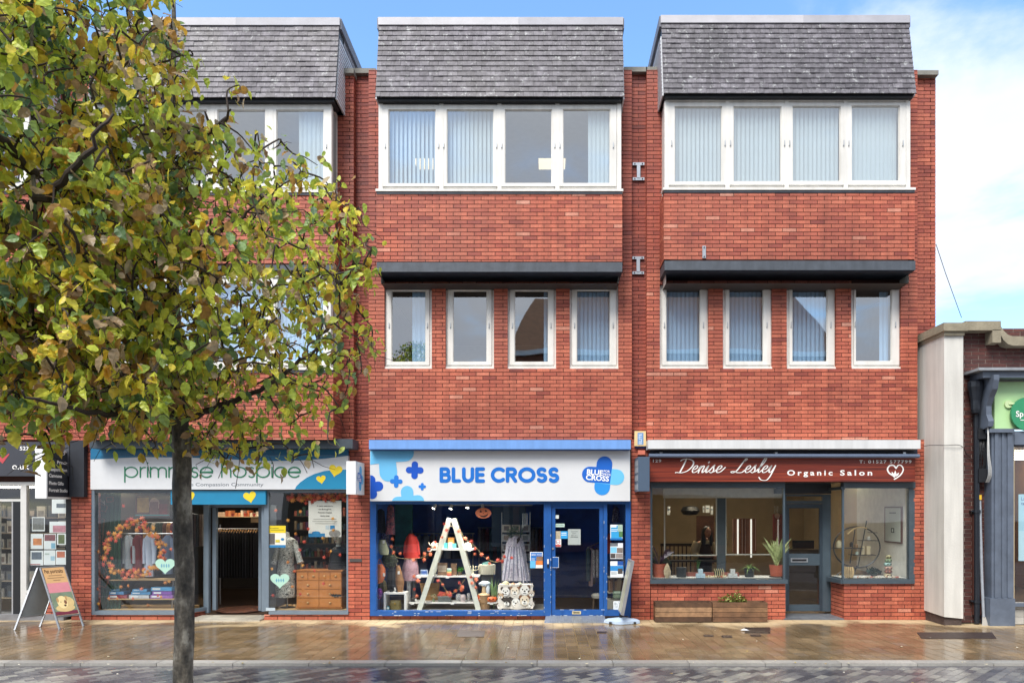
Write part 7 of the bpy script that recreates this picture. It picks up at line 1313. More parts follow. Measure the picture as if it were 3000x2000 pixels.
for y in (1515, 1560, 1605, 1650, 1700, 1750):
    for i in range(9): x = -70+i*30+random.uniform(-3, 3); m = MB(K(random.choice(['#8a8478', '#6a6458', '#4a4640', '#a8a094', '#2a2826']), .6)); m.pb(x, y-random.uniform(24, 36), x+24, y, -1.05, -1.1); m.mat(K(random.choice(['#5a4a40', '#77706a', '#9a8a7a', '#3a4048']), .6, .3, 20)).pb(x+4, y-20, x+20, y-4, -1.045, -1.05); m.build('framed_print', t)
# A-board on the pavement
ab = thing('pavement_board', 'aluminium A-board advertising pet portraits on the wet pavement', 'A-board', (X(140, .4), -.5, 0))
def PG_(px, py, dguess): return P(px, py, dguess)
def ground(px, py): dist = F*EYE/(py-HY); d = D-dist; return P(px, py, d)
top1, top2 = P(118, 1665, .62), P(187, 1658, .30)           # hinge line
top1.z = top2.z = .925
f1 = ground(175, 1843); b1 = ground(43, 1845); f2 = f1+(top2-top1)*1.0; b2 = b1+(top2-top1)
tb1, tb2 = top1+Vector((-.05, .01, .0)), top2+Vector((-.05, .01, 0))
for a, b in ((top1, f1), (top2, f2), (tb1, b1), (tb2, b2)): m = MB(K('#8e9195', .35, .08, 8, metal=.6)); m.bar(a, b, .026, .02); m.build('leg', ab)
def on(a, b, t_): return a+(b-a)*t_
for q, (A1, A2, B1, B2, nm) in enumerate(((top1, top2, f1, f2, 0), (tb1, tb2, b1, b2, 1))):
    u1, u2, l1, l2 = on(A1, B1, .0), on(A2, B2, .0), on(A1, B1, .80), on(A2, B2, .80); nrm = (u2-u1).cross(l1-u1).normalized()
    if nrm.y > 0: nrm = -nrm
    m = MB(K('#8e9195', .35, .08, 8, metal=.6)); m.bar(u1, u2, .03, .025); m.bar(l1, l2, .028, .025); m.build('rail', ab)
    m = MB(K('#c8a878' if not q else '#6a6d6c', .35, .1)); g_ = nrm*.006; m.add([u1+g_, u2+g_, l2+g_, l1+g_, u1-g_, u2-g_, l2-g_, l1-g_], [(0, 1, 2, 3), (7, 6, 5, 4)]); m.build('poster' if not q else 'back_panel', ab)
    if not q:
        def pq(s_, t_, o=.008): a = on(u1, u2, s_); b = on(l1, l2, s_); return on(a, b, t_)+nrm*o
        def patch(m, s0, t0, s1, t1, o): m.add([pq(s0, t0, o), pq(s1, t0, o), pq(s1, t1, o), pq(s0, t1, o)], [(0, 1, 2, 3)])
        m = MB(K('#c9a070', .5, .06)); patch(m, .04, .01, .96, .33, .0085); m.mat(K('#c8808a', .5, .05)); patch(m, .04, .33, .96, .53, .0085); m.mat(K('#6f7f6a', .5, .3, 6)); patch(m, .04, .53, .96, .92, .0085); m.mat(K('#6a2438', .5)); patch(m, .04, .91, .96, .98, .009)
        def blob(m, s0, t0, rs, rt, o, n=14): m.add([pq(s0+rs*math.cos(a), t0+rt*math.sin(a), o) for a in [2*math.pi*i/n for i in range(n)]], [tuple(range(n))])
        m.mat(K('#c9b07a', .6, .1, 10)); blob(m, .5, .85, .4, .075, .0092); blob(m, .62, .74, .32, .12, .0095); m.mat(K('#dcc690', .6, .08)); blob(m, .45, .73, .22, .13, .0100); m.mat(K('#b08a58', .6)); blob(m, .27, .68, .05, .05, .0104); blob(m, .64, .655, .04, .055, .0104); m.mat(K('#7a5038', .6)); blob(m, .57, .735, .06, .04, .0106); m.mat(K('#3a2018', .5)); blob(m, .52, .8, .05, .02, .0108); blob(m, .38, .725, .018, .01, .0108); blob(m, .56, .7, .018, .01, .0108)
        m.mat(K('#4a3018', .5)); ex = (u2-u1).normalized(); ez = (u1-l1).normalized(); o_ = pq(.1, .125, .0095); M = Matrix.Identity(4)
        for r_2 in range(3): M[r_2][0], M[r_2][1], M[r_2][2], M[r_2][3] = ex[r_2], ez[r_2], nrm[r_2], o_[r_2]
        m.text('Pet portraits', M, .075, width=(u2-u1).length*.78, bold=.02, th=0)
        m.mat(K('#8a6a48', .5))
        for j, (s0, s1) in enumerate(((.22, .78), (.14, .86), (.36, .66))): patch(m, s0, .17+j*.05, s1, .185+j*.05, .0095)
        m.build('printed_sheet', ab)
# ================================================================== planters, drains, litter
WD = tinted('weathered_plank', [(0, '#3f2c20'), (.4, '#6a4c35'), (.75, '#8d6b4c'), (1, '#a07e5e')], .75, 0, .3, 12, .3, 3, .4, 30)
def planter(x0p, x1p, label, tints, grp='wooden planter boxes under the salon window'):
    df = .30; t = thing('planter_box', label, 'planter', (X((x0p+x1p)/2, df), -.1, 0), grp); x0, x1 = X(x0p, df), X(x1p, df); zt = Z(1763, df); h = (zt-.01)/4
    for i in range(4):
        for q, (a, b, y0, y1) in enumerate(((x0, x1, -.30, -.275), (x0+.012, x1-.012, -.05, -.03))):
            m = MB(WD); m.box(a, b, y0, y1, .012+i*h, .012+(i+1)*h-.006); m.build('plank', t, tint=tints[i]); 
        for xx in (x0+.0, x1-.022): m = MB(WD); m.box(xx+.003, xx+.02, -.272, -.052, .012+i*h, .012+(i+1)*h-.006); m.build('plank', t, tint=tints[i]*.7)
    m = MB(K('#1e1712', .95, .3, 20, .6)); m.box(x0+.03, x1-.03, -.27, -.055, .02, zt-.05); m.build('soil', t)
    m = MB(K('#4a3526', .6)); 
    for i in range(4):
        for xx in (x0+.02, x1-.02): m.tube([(xx, -.301, .012+(i+.5)*h), (xx, -.303, .012+(i+.5)*h)], .005, 6)
    m.build('nail_head', t, kind='stuff'); return t, (x0, x1, zt)
pa, ra = planter(1920, 2085, 'bare wooden planter box nearer the grey sign, with reddish middle planks', (.12, .85, .95, .2)); pb_, rb_ = planter(2088, 2249, 'wooden planter box with a small leafy shrub growing in it', (.3, .45, .6, .4))
sh = thing('shrub', 'small yellow-green variegated shrub in the right planter box', 'shrub', (X(2150, .2), -.16, .4)); m = MB(K('#6f7a3c', .55, .5, 14)); st = MB(K('#5a4630', .8)); zt = rb_[2]
for i in range(420):
    a = random.uniform(0, 6.28); r = .26*math.sqrt(random.random()); x = X(2148, .2)+r*math.cos(a)*.95; y = -.165+r*math.sin(a)*.35; z = zt-.03+random.uniform(0, .15)*(1.25-r*2.6)
    if i < 40: x = X(2162, .2)+random.gauss(0, .03); y = -.16+random.gauss(0, .03); z = zt+random.uniform(0, .19)
    u = Vector((random.uniform(-1, 1), random.uniform(-1, .3), random.uniform(-.5, .5))).normalized()*.022; v = u.cross(Vector((.2, .3, 1))).normalized()*.017; p = Vector((x, y, z)); m.mat(K(random.choice(['#a3ad60', '#6a7f3a', '#ccc88c', '#86984c']), .55, .2)); m.add([p-u, p+v, p+u, p-v], [(0, 1, 2, 3)])
m.build('foliage', sh, kind='stuff')
for i in range(8): st.tube([(X(2150, .2)+random.uniform(-.1, .1), -.16, zt-.06), (X(2150, .2)+random.uniform(-.16, .16), -.16+random.uniform(-.04, .04), zt+random.uniform(.03, .16))], .004, 5)
st.build('stem', sh)
IR = K('#3e312d', .5, .3, 20, .4, metal=.3)
def cover(px0, px1, py0, py1, label, name='drain_cover', ribs=0, skew=0):
    a, b, c_, e = ground(px0+skew, py0), ground(px1+skew, py0), ground(px1, py1), ground(px0, py1); t = thing(name, label, 'drain cover', tuple((a+c_)/2)); m = MB(IR); z = .006
    m.add([(p.x, p.y, z) for p in (e, c_, b, a)]+[(p.x, p.y, -.01) for p in (e, c_, b, a)], [(0, 1, 2, 3), (0, 4, 5, 1), (1, 5, 6, 2), (2, 6, 7, 3), (3, 7, 4, 0)]); m.build('plate', t)
    for i in range(ribs): f = (i+.5)/ribs; m = MB(K('#241c1a', .5)); p, q = Vector(e)+(c_-e)*f, Vector(a)+(b-a)*f; m.bar((p.x, p.y, z+.001), (q.x, q.y, z+.001), .03, .005, up=(0, 0, 1)); m.build('slot_bar', t)
cover(1339, 1418, 1846, 1865, 'rusty rectangular iron cover on the pavement before the blue window', skew=4); cover(2182, 2257, 1838, 1854, 'ribbed brown iron cover on the pavement before the planters', ribs=9); 
cover(2063, 2091, 1859, 1864, 'small dark stopcock cover, left one of the row before the planters', skew=-3); cover(2116, 2146, 1861, 1867, 'small dark stopcock cover in the middle of the row before the planters', skew=-3); cover(2200, 2230, 1858, 1863, 'small dark stopcock cover nearest the ribbed iron cover', skew=-3); cover(1749, 1777, 1849, 1854, 'small dark stopcock cover near the swing sign base'); cover(2700, 2920, 1852, 1870, 'long worn iron cover on the dark ground before the white pier', skew=-14)
li = MB(K('#e4e6e8', .8)); g_ = ground(2180, 1847); li.add([(g_.x-.06, g_.y, .012), (g_.x-.01, g_.y-.04, .016), (g_.x+.08, g_.y-.01, .011), (g_.x+.05, g_.y+.02, .02), (g_.x, g_.y+.015, .035), (g_.x-.04, g_.y+.02, .015)], [(0, 1, 4, 5), (1, 2, 3, 4)]); li.build('litter', label='scrap of white paper beside the ribbed iron cover', cat='litter')
fl_ = MB(K('#b5a04a', .7, .2))
for i in range(70):
    x = random.uniform(-7, 7.2); y = random.choice([random.uniform(-5.2, -.2), YK-.2+random.gauss(0, .05)]); a = random.uniform(0, 6.3); r = random.uniform(.012, .03); fl_.mat(K(random.choice(['#b5a04a', '#c9bfa0', '#8a7038', '#d8d2c0']), .7, .2)); fl_.add([(x+r*math.cos(a+k*1.57)*(1 if k % 2 else .6), y+r*math.sin(a+k*1.57)*(1 if k % 2 else .6), .004+.006*(k % 2)) for k in range(4)], [(0, 1, 2, 3)])
tag(fl_.build('fallen_leaves'), 'scattered small fallen leaves and flecks on the wet paving', 'fallen leaves', kind='stuff')
m = MB(K('#4a4644', .5)); m.pb(1024, 1636, 1060, 1645, .012, 0); m.build('wall_vent', label='dark metal slot on the brick pier left of the blue shop', cat='vent')
# ================================================================== salon
zs_ = Z(1697)+.021
def onb(px, d): return Vector((X(px, d), -d, zs_))
TC = K('#a05038', .6, .12, 6); BK = K('#1c2326', .5, .1)
c = onb(2275, -.25); pt_ = blades('snake_plant', 'striped snake plant in a terracotta pot at the right of the salon window', 'plant', c, 19, .56, .34, K('#a3ad78', .5, .35, 30), .034, (TC, .125, .21), droop=.1)
m = MB(K('#3a2a24', .6)); m.lathe((c.x, c.y, c.z), [(.09, 0), (.12, .004), (.125, .02), (.1, .022)], 18); m.build('saucer', pt_)
blades('spider_plant', 'trailing spider plant in a dark pot beside the snake plant', 'plant', onb(2195, -.28), 34, .2, .26, K('#86a058', .5, .3, 20), .011, (BK, .09, .155), droop=1.6)
c = onb(1996, -.25); vase('candle_pot', 'dark lidded pot between the purple plant and the pale cubes', 'pot', c, [(.085, 0), (.088, .15), (.092, .155), (.09, .17), (.02, .175)], BK)
cc = onb(1931, -.25); t = thing('rubber_plant', 'purple leaved plant in a terracotta pot at the left of the salon window', 'plant', cc); m = MB(TC); m.lathe(cc, [(.1, 0), (.115, .23), (.105, .23), (.1, .2)], 18); m.build('pot', t, smooth=True)
for i in range(13):
    a = random.uniform(0, 6.28); ln = random.uniform(.14, .3); b0 = cc+Vector((0, 0, .22)); e_ = b0+Vector((math.cos(a)*ln, math.sin(a)*ln*.3, random.uniform(-.02, .34))); mid = (b0+e_)/2+Vector((0, 0, .07)); sd = Vector((0, .03, .05)) if i % 2 else Vector((.0, -.03, .06)); m = MB(K(random.choice(['#3a2a38', '#52404c', '#5a5a48', '#2c3a2c']), .35, .3, 12)); m.add([b0, mid+sd*.9, e_, mid-sd*.9, mid+Vector((0, -.01, 0))], [(0, 3, 4), (3, 2, 4), (2, 1, 4), (1, 0, 4)]); m.build('leaf', t)
c = onb(1955, -.12); t = thing('dried_leaf', 'curled dried cream leaf standing beside the purple plant pot', 'dried leaf', c); m = MB(K('#a8977a', .7, .35, 18)); m.loft([(c.x+.0, c.y, c.z+z, r, r*.5, .25, 5, z*20) for z, r in ((0, .02), (.05, .05), (.12, .055), (.19, .035), (.25, .01))], 20); m.build('blade', t, smooth=True)
for i, (px, lb, cl) in enumerate(((2052, 'left', '#a8bcc6'), (2146, 'right', '#bcbdb8'))):
    for j, (dx, lev, w_) in enumerate(((-6.5, 0, 'left cube at the bottom of'), (6.5, 0, 'right cube at the bottom of'), (0, 1, 'cube on top of'))):
        c = onb(px+dx, -.12); c.z += lev*.0765; m = MB(K(cl, .5, .04)); m.box(c.x-.036, c.x+.036, c.y-.036, c.y+.036, c.z, c.z+.074); m.mat(K('#6a7a84', .5)).box(c.x-.02, c.x+.02, c.y-.0375, c.y-.036, c.z+.03, c.z+.034); m.build('gift_cube', label='small pale %s the %s pyramid of product boxes' % (w_, lb), cat='product box')
m = MB(K('#7a4438', .6)); m.pb(2014, 1676, 2165, 1694, -.4, -.5); m.build('tray', label='reddish wooden tray behind the pale product cubes', cat='tray')
c = onb(2102, -.2); t = thing('bead_pot', 'dark cup draped with cream beads in the middle of the salon window', 'beads', c); m = MB(K('#2c3028', .5)); m.lathe(c, [(.05, 0), (.06, .13), (.055, .13)], 14); m.build('cup', t); m = MB(K('#b8ae84', .5))
for k_ in range(5):
    for j in range(12): f = j/11; m.ball((c.x-.07+k_*.035+.02*math.sin(f*3), c.y-.065-.01*math.sin(f*3), c.z+.15-.14*f), .008, n=6, m=4)
m.build('bead_string', t, kind='stuff')
m = MB(K('#c4b088', .6, .3, 30))
for i in range(60): x = X(2102, -.1)+random.gauss(0, .11); m.mat(K(random.choice(['#c9b890', '#d8cbb0', '#b5604a', '#a8946a']), .5)).ball((x, .12+random.uniform(0, .1), zs_+.012+random.uniform(0, .02)), random.uniform(.008, .017), n=6, m=4)
tag(m.build('shells'), 'spill of shells and beads in front of the cup in the salon window', 'shells', kind='stuff')
blades('grass_plant', 'thin dark grass plant behind the left product cubes', 'plant', onb(2045, -.5), 14, .33, .07, LD, .005, (K('#b8a890', .6), .05, .05))
# person
def skin_body(name, parent, joints, edges, mat, sub=2):
    me = bpy.data.meshes.new(name); me.from_pydata([j[0] for j in joints], edges, []); o = bpy.data.objects.new(name, me); link(o, parent); md = o.modifiers.new('s', 'SKIN'); 
    sv = me.skin_vertices[0].data
    for i, j in enumerate(joints): sv[i].radius = (j[1], j[2] if len(j) > 2 else j[1])
    sv[0].use_root = True; o.modifiers.new('u', 'SUBSURF').levels = sub; o.modifiers['u'].render_levels = sub; me.materials.append(mat)
    for p in me.polygons: p.use_smooth = True
    return o
yb_ = 2.1; pc = P(2060, 1600, -yb_); s9 = .93
pr = thing('person', 'person with long dark hair, cream blouse and black apron leaning over a salon desk', 'person', (pc.x, yb_, .03)); 
bx_ = pc.x; V3 = lambda x, y, z: Vector((bx_+x, yb_+y, z))
SKN = K('#a8745a', .55, .06); CRM = K('#a89878', .85, .1, 12)
legs = skin_body('body', pr, [(V3(0, .1, .85), .13, .1), (V3(-.09, .1, .78), .085), (V3(-.1, .08, .45), .06), (V3(-.1, .12, .08), .04), (V3(-.1, .0, .05), .035), (V3(.09, .1, .78), .085), (V3(.1, .08, .45), .06), (V3(.1, .12, .08), .04), (V3(.1, .0, .05), .035), (V3(0, .06, 1.0), .11, .085), (V3(.02, .0, 1.18), .125, .09), (V3(.03, -.04, 1.27), .05), (V3(.045, -.08, 1.33), .045), (V3(-.13, -.02, 1.22), .045), (V3(-.2, -.06, .98), .038), (V3(.05, -.2, .96), .024), (V3(.12, -.22, .965), .022), (V3(.18, .0, 1.2), .045), (V3(.24, -.06, .98), .036), (V3(.2, -.24, .93), .024), (V3(.18, -.28, .93), .022)], [(0, 1), (1, 2), (2, 3), (3, 4), (0, 5), (5, 6), (6, 7), (7, 8), (0, 9), (9, 10), (10, 11), (11, 12), (10, 13), (13, 14), (14, 15), (15, 16), (10, 17), (17, 18), (18, 19), (19, 20)], SKN)
hc = V3(.06, -.12, 1.43); m = MB(SKN); m.ball(hc, .07, .085, .1, 18, 11); m.ball(hc+Vector((.02, -.088, -.012)), .011, .018, .02, 8, 6)
for s_ in (-1, 1): m.ball(hc+Vector((.069*s_, .01, -.005)), .01, .018, .024, 8, 5)
m.build('head', pr, smooth=True)
m = MB(K('#2a1a16', .4)); 
for s_ in (-.022, .045): m.ball(hc+Vector((s_, -.079, .012)), .011, .006, .006, 8, 5)
m.build('eye', pr); m = MB(K('#8a3a34', .5)); m.ball(hc+Vector((.015, -.08, -.048)), .018, .006, .006, 8, 5); m.build('mouth', pr)
m = MB(K('#17110f', .5, .2)); m.ball(hc+Vector((-.01, .03, .03)), .088, .088, .095, 18, 10); m.loft([(hc.x-.075, hc.y+.02, hc.z+z, r, .05, .08, 5) for z, r in ((.02, .03), (-.08, .045), (-.2, .045), (-.3, .02))], 14); m.loft([(hc.x+.075, hc.y+.02, hc.z+z, r, .04, .08, 5) for z, r in ((.02, .02), (-.08, .03), (-.2, .03), (-.27, .012))], 14); m.build('hair', pr, smooth=True)
m = MB(CRM); m.loft([(bx_+x, yb_+y, z, rx, ry, .03, 6) for x, y, z, rx, ry in ((0, .1, .84, .16, .12), (0, .07, .95, .155, .12), (.01, .03, 1.08, .165, .125), (.02, -.0, 1.2, .17, .11), (.025, -.03, 1.27, .08, .07))], 22); m.tube([V3(-.14, -.02, 1.23), V3(-.2, -.05, 1.1), V3(-.2, -.07, 1.0), V3(-.12, -.14, .965)], [.06, .072, .07, .045], 12); m.tube([V3(.18, -.0, 1.22), V3(.23, -.04, 1.08), V3(.23, -.12, .96)], [.055, .06, .045], 12); m.build('blouse', pr, smooth=True)
m = MB(K('#101114', .7)); m.loft([(bx_+.03, yb_-.05+y, z, rx, .1) for z, rx, y in ((.5, .15, .09), (.85, .15, .05), (1.05, .12, -.02), (1.2, .09, -.04))], 18); m.build('apron', pr, smooth=True)
for (w_, dx) in ((V3(.12, -.22, .965), 1), (V3(.18, -.28, .93), -.3)):
    m = MB(SKN); m.loft([(w_.x+.03*dx, w_.y-.01, w_.z-.012, .03, .02), (w_.x+.035*dx, w_.y-.01, w_.z, .036, .026), (w_.x+.03*dx, w_.y-.01, w_.z+.012, .028, .02)], 10)
    for k_ in range(4): a = Vector((w_.x+.055*dx, w_.y-.03+k_*.014, w_.z)); m.tube([a, a+Vector((.028*dx, -.006, .004)), a+Vector((.05*dx*(.9 if k_ in (0, 3) else 1), -.01, -.012))], [.0085, .008, .006], 7)
    a = Vector((w_.x+.03*dx, w_.y-.035, w_.z)); m.tube([a, a+Vector((.02*dx, -.018, .006)), a+Vector((.04*dx, -.024, 0))], [.009, .008, .006], 7); m.build('hand', pr, smooth=True)
dk_ = thing('desk', 'dark salon desk in front of the leaning person', 'desk', (X(2050, -1.7), 1.75, .03)); m = MB(K('#1d1a1a', .4)); m.box(X(1960, -1.7), X(2120, -1.7), 1.6, 1.92, .87, .9); m.build('top', dk_)
for x in (1965, 2115): m = MB(BLACK); m.box(X(x, -1.7)-.02, X(x, -1.7)+.02, 1.62, 1.9, .022, .869); m.build('leg', dk_)
ch_ = thing('bench', 'dark slatted settle against the tan salon wall', 'bench', (X(1990, -3), 3.2, .03)); m = MB(BLACK)
m.box(X(1935, -3.2), X(2030, -3.2), 3.2, 3.24, 1.1, 1.16); m.box(X(1935, -3.2), X(2030, -3.2), 2.8, 3.2, .45, .5); m.build('seat', ch_)
for i in range(9): x = X(1937, -3.2)+i*.088; m = MB(BLACK); m.box(x, x+.025, 3.205, 3.23, .5, 1.1); m.build('back_slat', ch_)
# salon mirror frames, poster, plant wall
t = thing('wall_mirror', 'tall copper panelled mirror with bright edge strips behind the salon screen', 'mirror', P(2180, 1640, -1.6)); m = MB(K('#7a4a2c', .35, .2, 4)); m.pb(2150, 1518, 2216, 1620, -1.6, -1.64); m.build('copper_panel', t)
for x, y1 in ((2147, 1615), (2162, 1622), (2175, 1625), (2184, 1628), (2201, 1632), (2214, 1612)): m = MB(K('#e8e2d6', .3, .02, emit=.5)) if x in (2162, 2201) else MB(K('#c9a08a', .3)); w_ = 2 if x in (2162, 2201) else .8; m.pb(x-w_, 1520, x+w_, y1, -1.57, -1.59); m.build('bright_strip', t)
t = thing('wall_art', 'red autumn sale panel hanging beyond the salon screen', 'wall art', P(2280, 1580, -1.4)); m = MB(K('#8a3a2c', .6, .25, 5)); m.pb(2265, 1505, 2300, 1600, -1.4, -1.43); m.mat(K('#c99a84', .6)); m.add([P(2277+8*math.cos(a), 1510+8*math.sin(a), -1.39) for a in [2*math.pi*i/16 for i in range(16)]], [tuple(range(16))[::-1]]); m.build('panel', t)
t = thing('curtain', 'brown beaded curtain hanging behind the salon person', 'curtain', P(2070, 1560, -2.9)); m = MB(K('#4a2c1e', .5, .4, 20))
for i in range(24): m.tube([P(2041+i*2.2, 1510, -2.9), P(2041+i*2.2, 1650, -2.9)], .008, 5)
m.build('bead_string', t, kind='stuff')
for i, (a, b, c_, e, lb) in enumerate(((1955, 1483, 1963, 1508, 'narrow white card high on the tan wall'), (2059, 1482, 2064, 1500, 'thin pale card left of the white notices'), (2067, 1480, 2079, 1501, 'square white notice above the salon person'), (2082, 1482, 2089, 1506, 'tall white notice right of the square one'))): poster(lb, a, b, c_, e, -2.85, '#c9cdd0', [(.2, .3, .8, .5, '#6a7a8a')], cat='notice', name='notice')
vase('wall_hat', 'round dark basket ornament high on the tan salon wall', 'basket', P(2022, 1495, -3), [(.02, -.1), (.15, -.08), (.2, 0), (.15, .08), (.02, .1)], BLACK)
# round shelf display
rs_ = thing('round_shelf', 'round black metal shelf display in the right salon window', 'shelf', P(2508, 1697, -.6)); d_ = -.55; MT = K('#22262a', .4, .1); cx, cy, rr_ = 2508, 1616, 66
cxn, cyn = cF(425, 725); cx, cy = cxn, cyn; rx, ry = 68, 60
m = MB(MT); m.tube([P(cx+rx*math.cos(a), cy+ry*math.sin(a), d_) for a in [2*math.pi*i/40 for i in range(41)]], .012, 6); m.build('ring', rs_); m = MB(MT); m.tube([P(cx+rx*math.cos(a), cy+ry*math.sin(a), d_-.2) for a in [2*math.pi*i/40 for i in range(41)]], .01, 6); m.build('ring', rs_)
m = MB(MT); n = 24; v_ = []
for i in range(n+1):
    a = math.radians(20+140*i/n); v_ += [P(cx+rx*math.cos(a), cy+ry*math.sin(a), d_+.0), P(cx+rx*math.cos(a), cy+ry*math.sin(a), d_-.2)]
m.add(v_, [(2*i, 2*i+1, 2*i+3, 2*i+2) for i in range(n)]); m.build('curved_tray', rs_)
shl = []
for y, a, b in ((584, 1, .9), (733, -.98, .3), (660, .25, .97), (798, -.15, .85)):
    q = cF(0, y)[1]; m = MB(MT); hw = rx*math.sqrt(max(0, 1-((q-cy)/ry)**2)); x0_, x1_ = (cx+min(a, b)*rx, cx+max(a, b)*rx); x0_ = max(x0_, cx-hw); x1_ = min(x1_, cx+hw); m.pb(x0_, q, x1_, q+1.5, d_+.02, d_-.2); m.build('shelf', rs_)
for (x, y) in ((2450, 1690), (2552, 1690), (2500, 1690)): a = P(cx+(x-2500)*.5, cy+ry*.9, d_-.05); b = P(x, y, d_-.05); b.z = zs_; m = MB(MT); m.tube([a, b], .01, 6); m.build('leg', rs_)
m = MB(MT); m.tube([P(*cF(410, 540), d_+.03), P(*cF(360, 880), d_+.03)], .009, 6); m.build('upright', rs_); m = MB(MT); m.tube([P(*cF(520, 470), d_+.03), P(*cF(435, 915), d_+.03)], .009, 6); m.build('upright', rs_)
m = MB(K('#c4a878', .7, .2)); m.tube(cat_rom([P(*cF(335, 600), d_+.05), P(*cF(400, 550), d_+.05), P(*cF(460, 532), d_+.05), P(*cF(520, 545), d_+.05)], 5), [.012]*16, 6); m.build('driftwood', label='twist of pale driftwood hung over the round shelf', cat='driftwood')
for i, (x, y0, y1, w_, cl, lb) in enumerate(((268, 660, 731, 9, '#d0c4a4', 'tall cream candle at the left of the round shelf'), (432, 692, 731, 6, '#8a6a48', 'small brown jar right of centre on the middle round shelf'), (386, 676, 722, 5, '#2a2420', 'dark bottles on the middle round shelf'), (490, 716, 796, 5, '#c4b494', 'cream box on the lower round shelf'), (545, 714, 796, 6, '#b8a888', 'tan box at the right of the lower round shelf'), (440, 768, 798, 5, '#b8c4b8', 'pale jar at the left of the lower round shelf'), (552, 620, 658, 6, '#b8b4a8', 'white jar on the upper right round shelf'), (482, 776, 798, 4, '#b87868', 'pink dish on the lower round shelf'))):
    a, b = cF(x, y0), cF(x, y1); zb2 = Z(b[1], d_); h_ = Z(a[1], d_)-zb2; m = MB(K(cl, .5, .1)); q = X(a[0], d_); w3 = w_*.0056
    if i in (3, 4): m.box(q-w3, q+w3, -d_+.03, -d_+.1, zb2, zb2+h_)
    else: m.lathe((q, -d_+.06, zb2), [(w3*.9, 0), (w3, h_*.1), (w3, h_*.75), (w3*.5, h_*.85), (w3*.5, h_)], 12)
    m.build('ornament', label=lb, cat='ornament')
c = onb(2487, -.14); t = thing('bamboo_lantern', 'pale bamboo slatted lantern on the right salon sill', 'lantern', c)
for i in range(12): a = 2*math.pi*i/12; m = MB(K('#c9ab78', .6)); ca_, sa_ = math.cos(a), math.sin(a); m.loft([(c.x+r*ca_, c.y+r*sa_, c.z+z, .009, .009) for r, z in ((.055, 0), (.075, .06), (.078, .12), (.06, .19))], 6); m.build('slat', t)
m = MB(K('#3a3026', .6)); m.lathe((c.x, c.y, c.z), [(.05, 0), (.055, .01), (.05, .012)], 14); m.lathe((c.x, c.y, c.z+.185), [(.06, 0), (.055, .01), (.04, .012)], 14); m.build('hoop', t)
c = onb(2602, -.2); t = thing('totem', 'stacked painted stone totem of owls on the right salon sill', 'ornament', c)
for i, (w_, h_, cl) in enumerate(((.07, .07, '#a89878'), (.065, .07, '#8a5a4a'), (.07, .075, '#b08a78'), (.065, .07, '#8aa8a0'), (.06, .07, '#7a8a6a'), (.05, .06, '#a8a078'))):
    m = MB(K(cl, .5, .4, 25)); m.ball((c.x+random.uniform(-.01, .01), c.y, c.z+.035+i*.063), w_, w_*.8, h_*.55, 14, 7, .08, 5); m.mat(BLACK); 
    for s_ in (-1, 1): m.ball((c.x+s_*w_*.4, c.y-w_*.74, c.z+.04+i*.063), .013, .008, .011, 8, 5)
    m.build('stone_face', t, smooth=True)
bush('small dark green succulent on the right salon sill', onb(2560, -.35), .12, .13, 120, K('#2f4438', .5, .3, 15), K('#3a3a38', .6), .06, .05, lw=.022)
m = MB(K('#b89a80', .5))
for i in range(46): m.mat(K(random.choice(['#c9bca8', '#b5604a', '#d8d0c0', '#a08a70']), .5)).ball((X(random.uniform(2515, 2640), -.1), random.uniform(.1, .2), zs_+.012), random.uniform(.014, .03), random.uniform(.012, .022), .014, 8, 4)
tag(m.build('pebbles'), 'row of white and coral pebbles along the right salon sill', 'pebbles', kind='stuff')
t = thing('framed_picture', 'tall brown framed certificate on the white side wall of the salon', 'picture', P(2640, 1590, -.5)); xw = X(2662, -.1)-.004
m = MB(K('#5a3a34', .5)); m.box(xw-.02, xw, .3, .95, Z(1590, -.5), Z(1483, -.5)); m.build('frame', t); m = MB(K('#b8bdb4', .5, .05)); m.box(xw-.024, xw-.0205, .34, .91, Z(1586, -.5), Z(1487, -.5)); m.mat(K('#4a5048', .5)); m.box(xw-.026, xw-.0245, .5, .75, Z(1503, -.5), Z(1500, -.5)).box(xw-.026, xw-.0245, .56, .68, Z(1560, -.5), Z(1546, -.5)); m.mat(K('#d8dad2', .5)).box(xw-.0275, xw-.0262, .6, .64, Z(1557, -.5), Z(1549, -.5)); m.build('print', t)
t = thing('reception_screen', 'dark monitor and desk behind the salon door', 'monitor', P(2340, 1620, -1.9)); m = MB(BLACK); m.pb(2322, 1582, 2385, 1606, -1.9, -1.93); m.build('screen', t); m = MB(K('#5a4a3a', .5)); m.box(X(2300, -2), X(2420, -2), 1.85, 2.3, .03, Z(1608, -1.9)); m.build('counter', t)
m = MB(K('#b0562e', .8)); m.loft([(X(2345, -1.2), 1.2, .03+z, r, r, .05, 6) for z, r in ((0, .2), (.1, .3), (.25, .3), (.35, .15))], 20) if 0 else m.box(X(2310, -2)+.0, X(2330, -2), 2.31, 2.4, 1.0, 1.4); m.build('wall_panel', label='small rust coloured panel on the wall behind the salon counter', cat='panel')
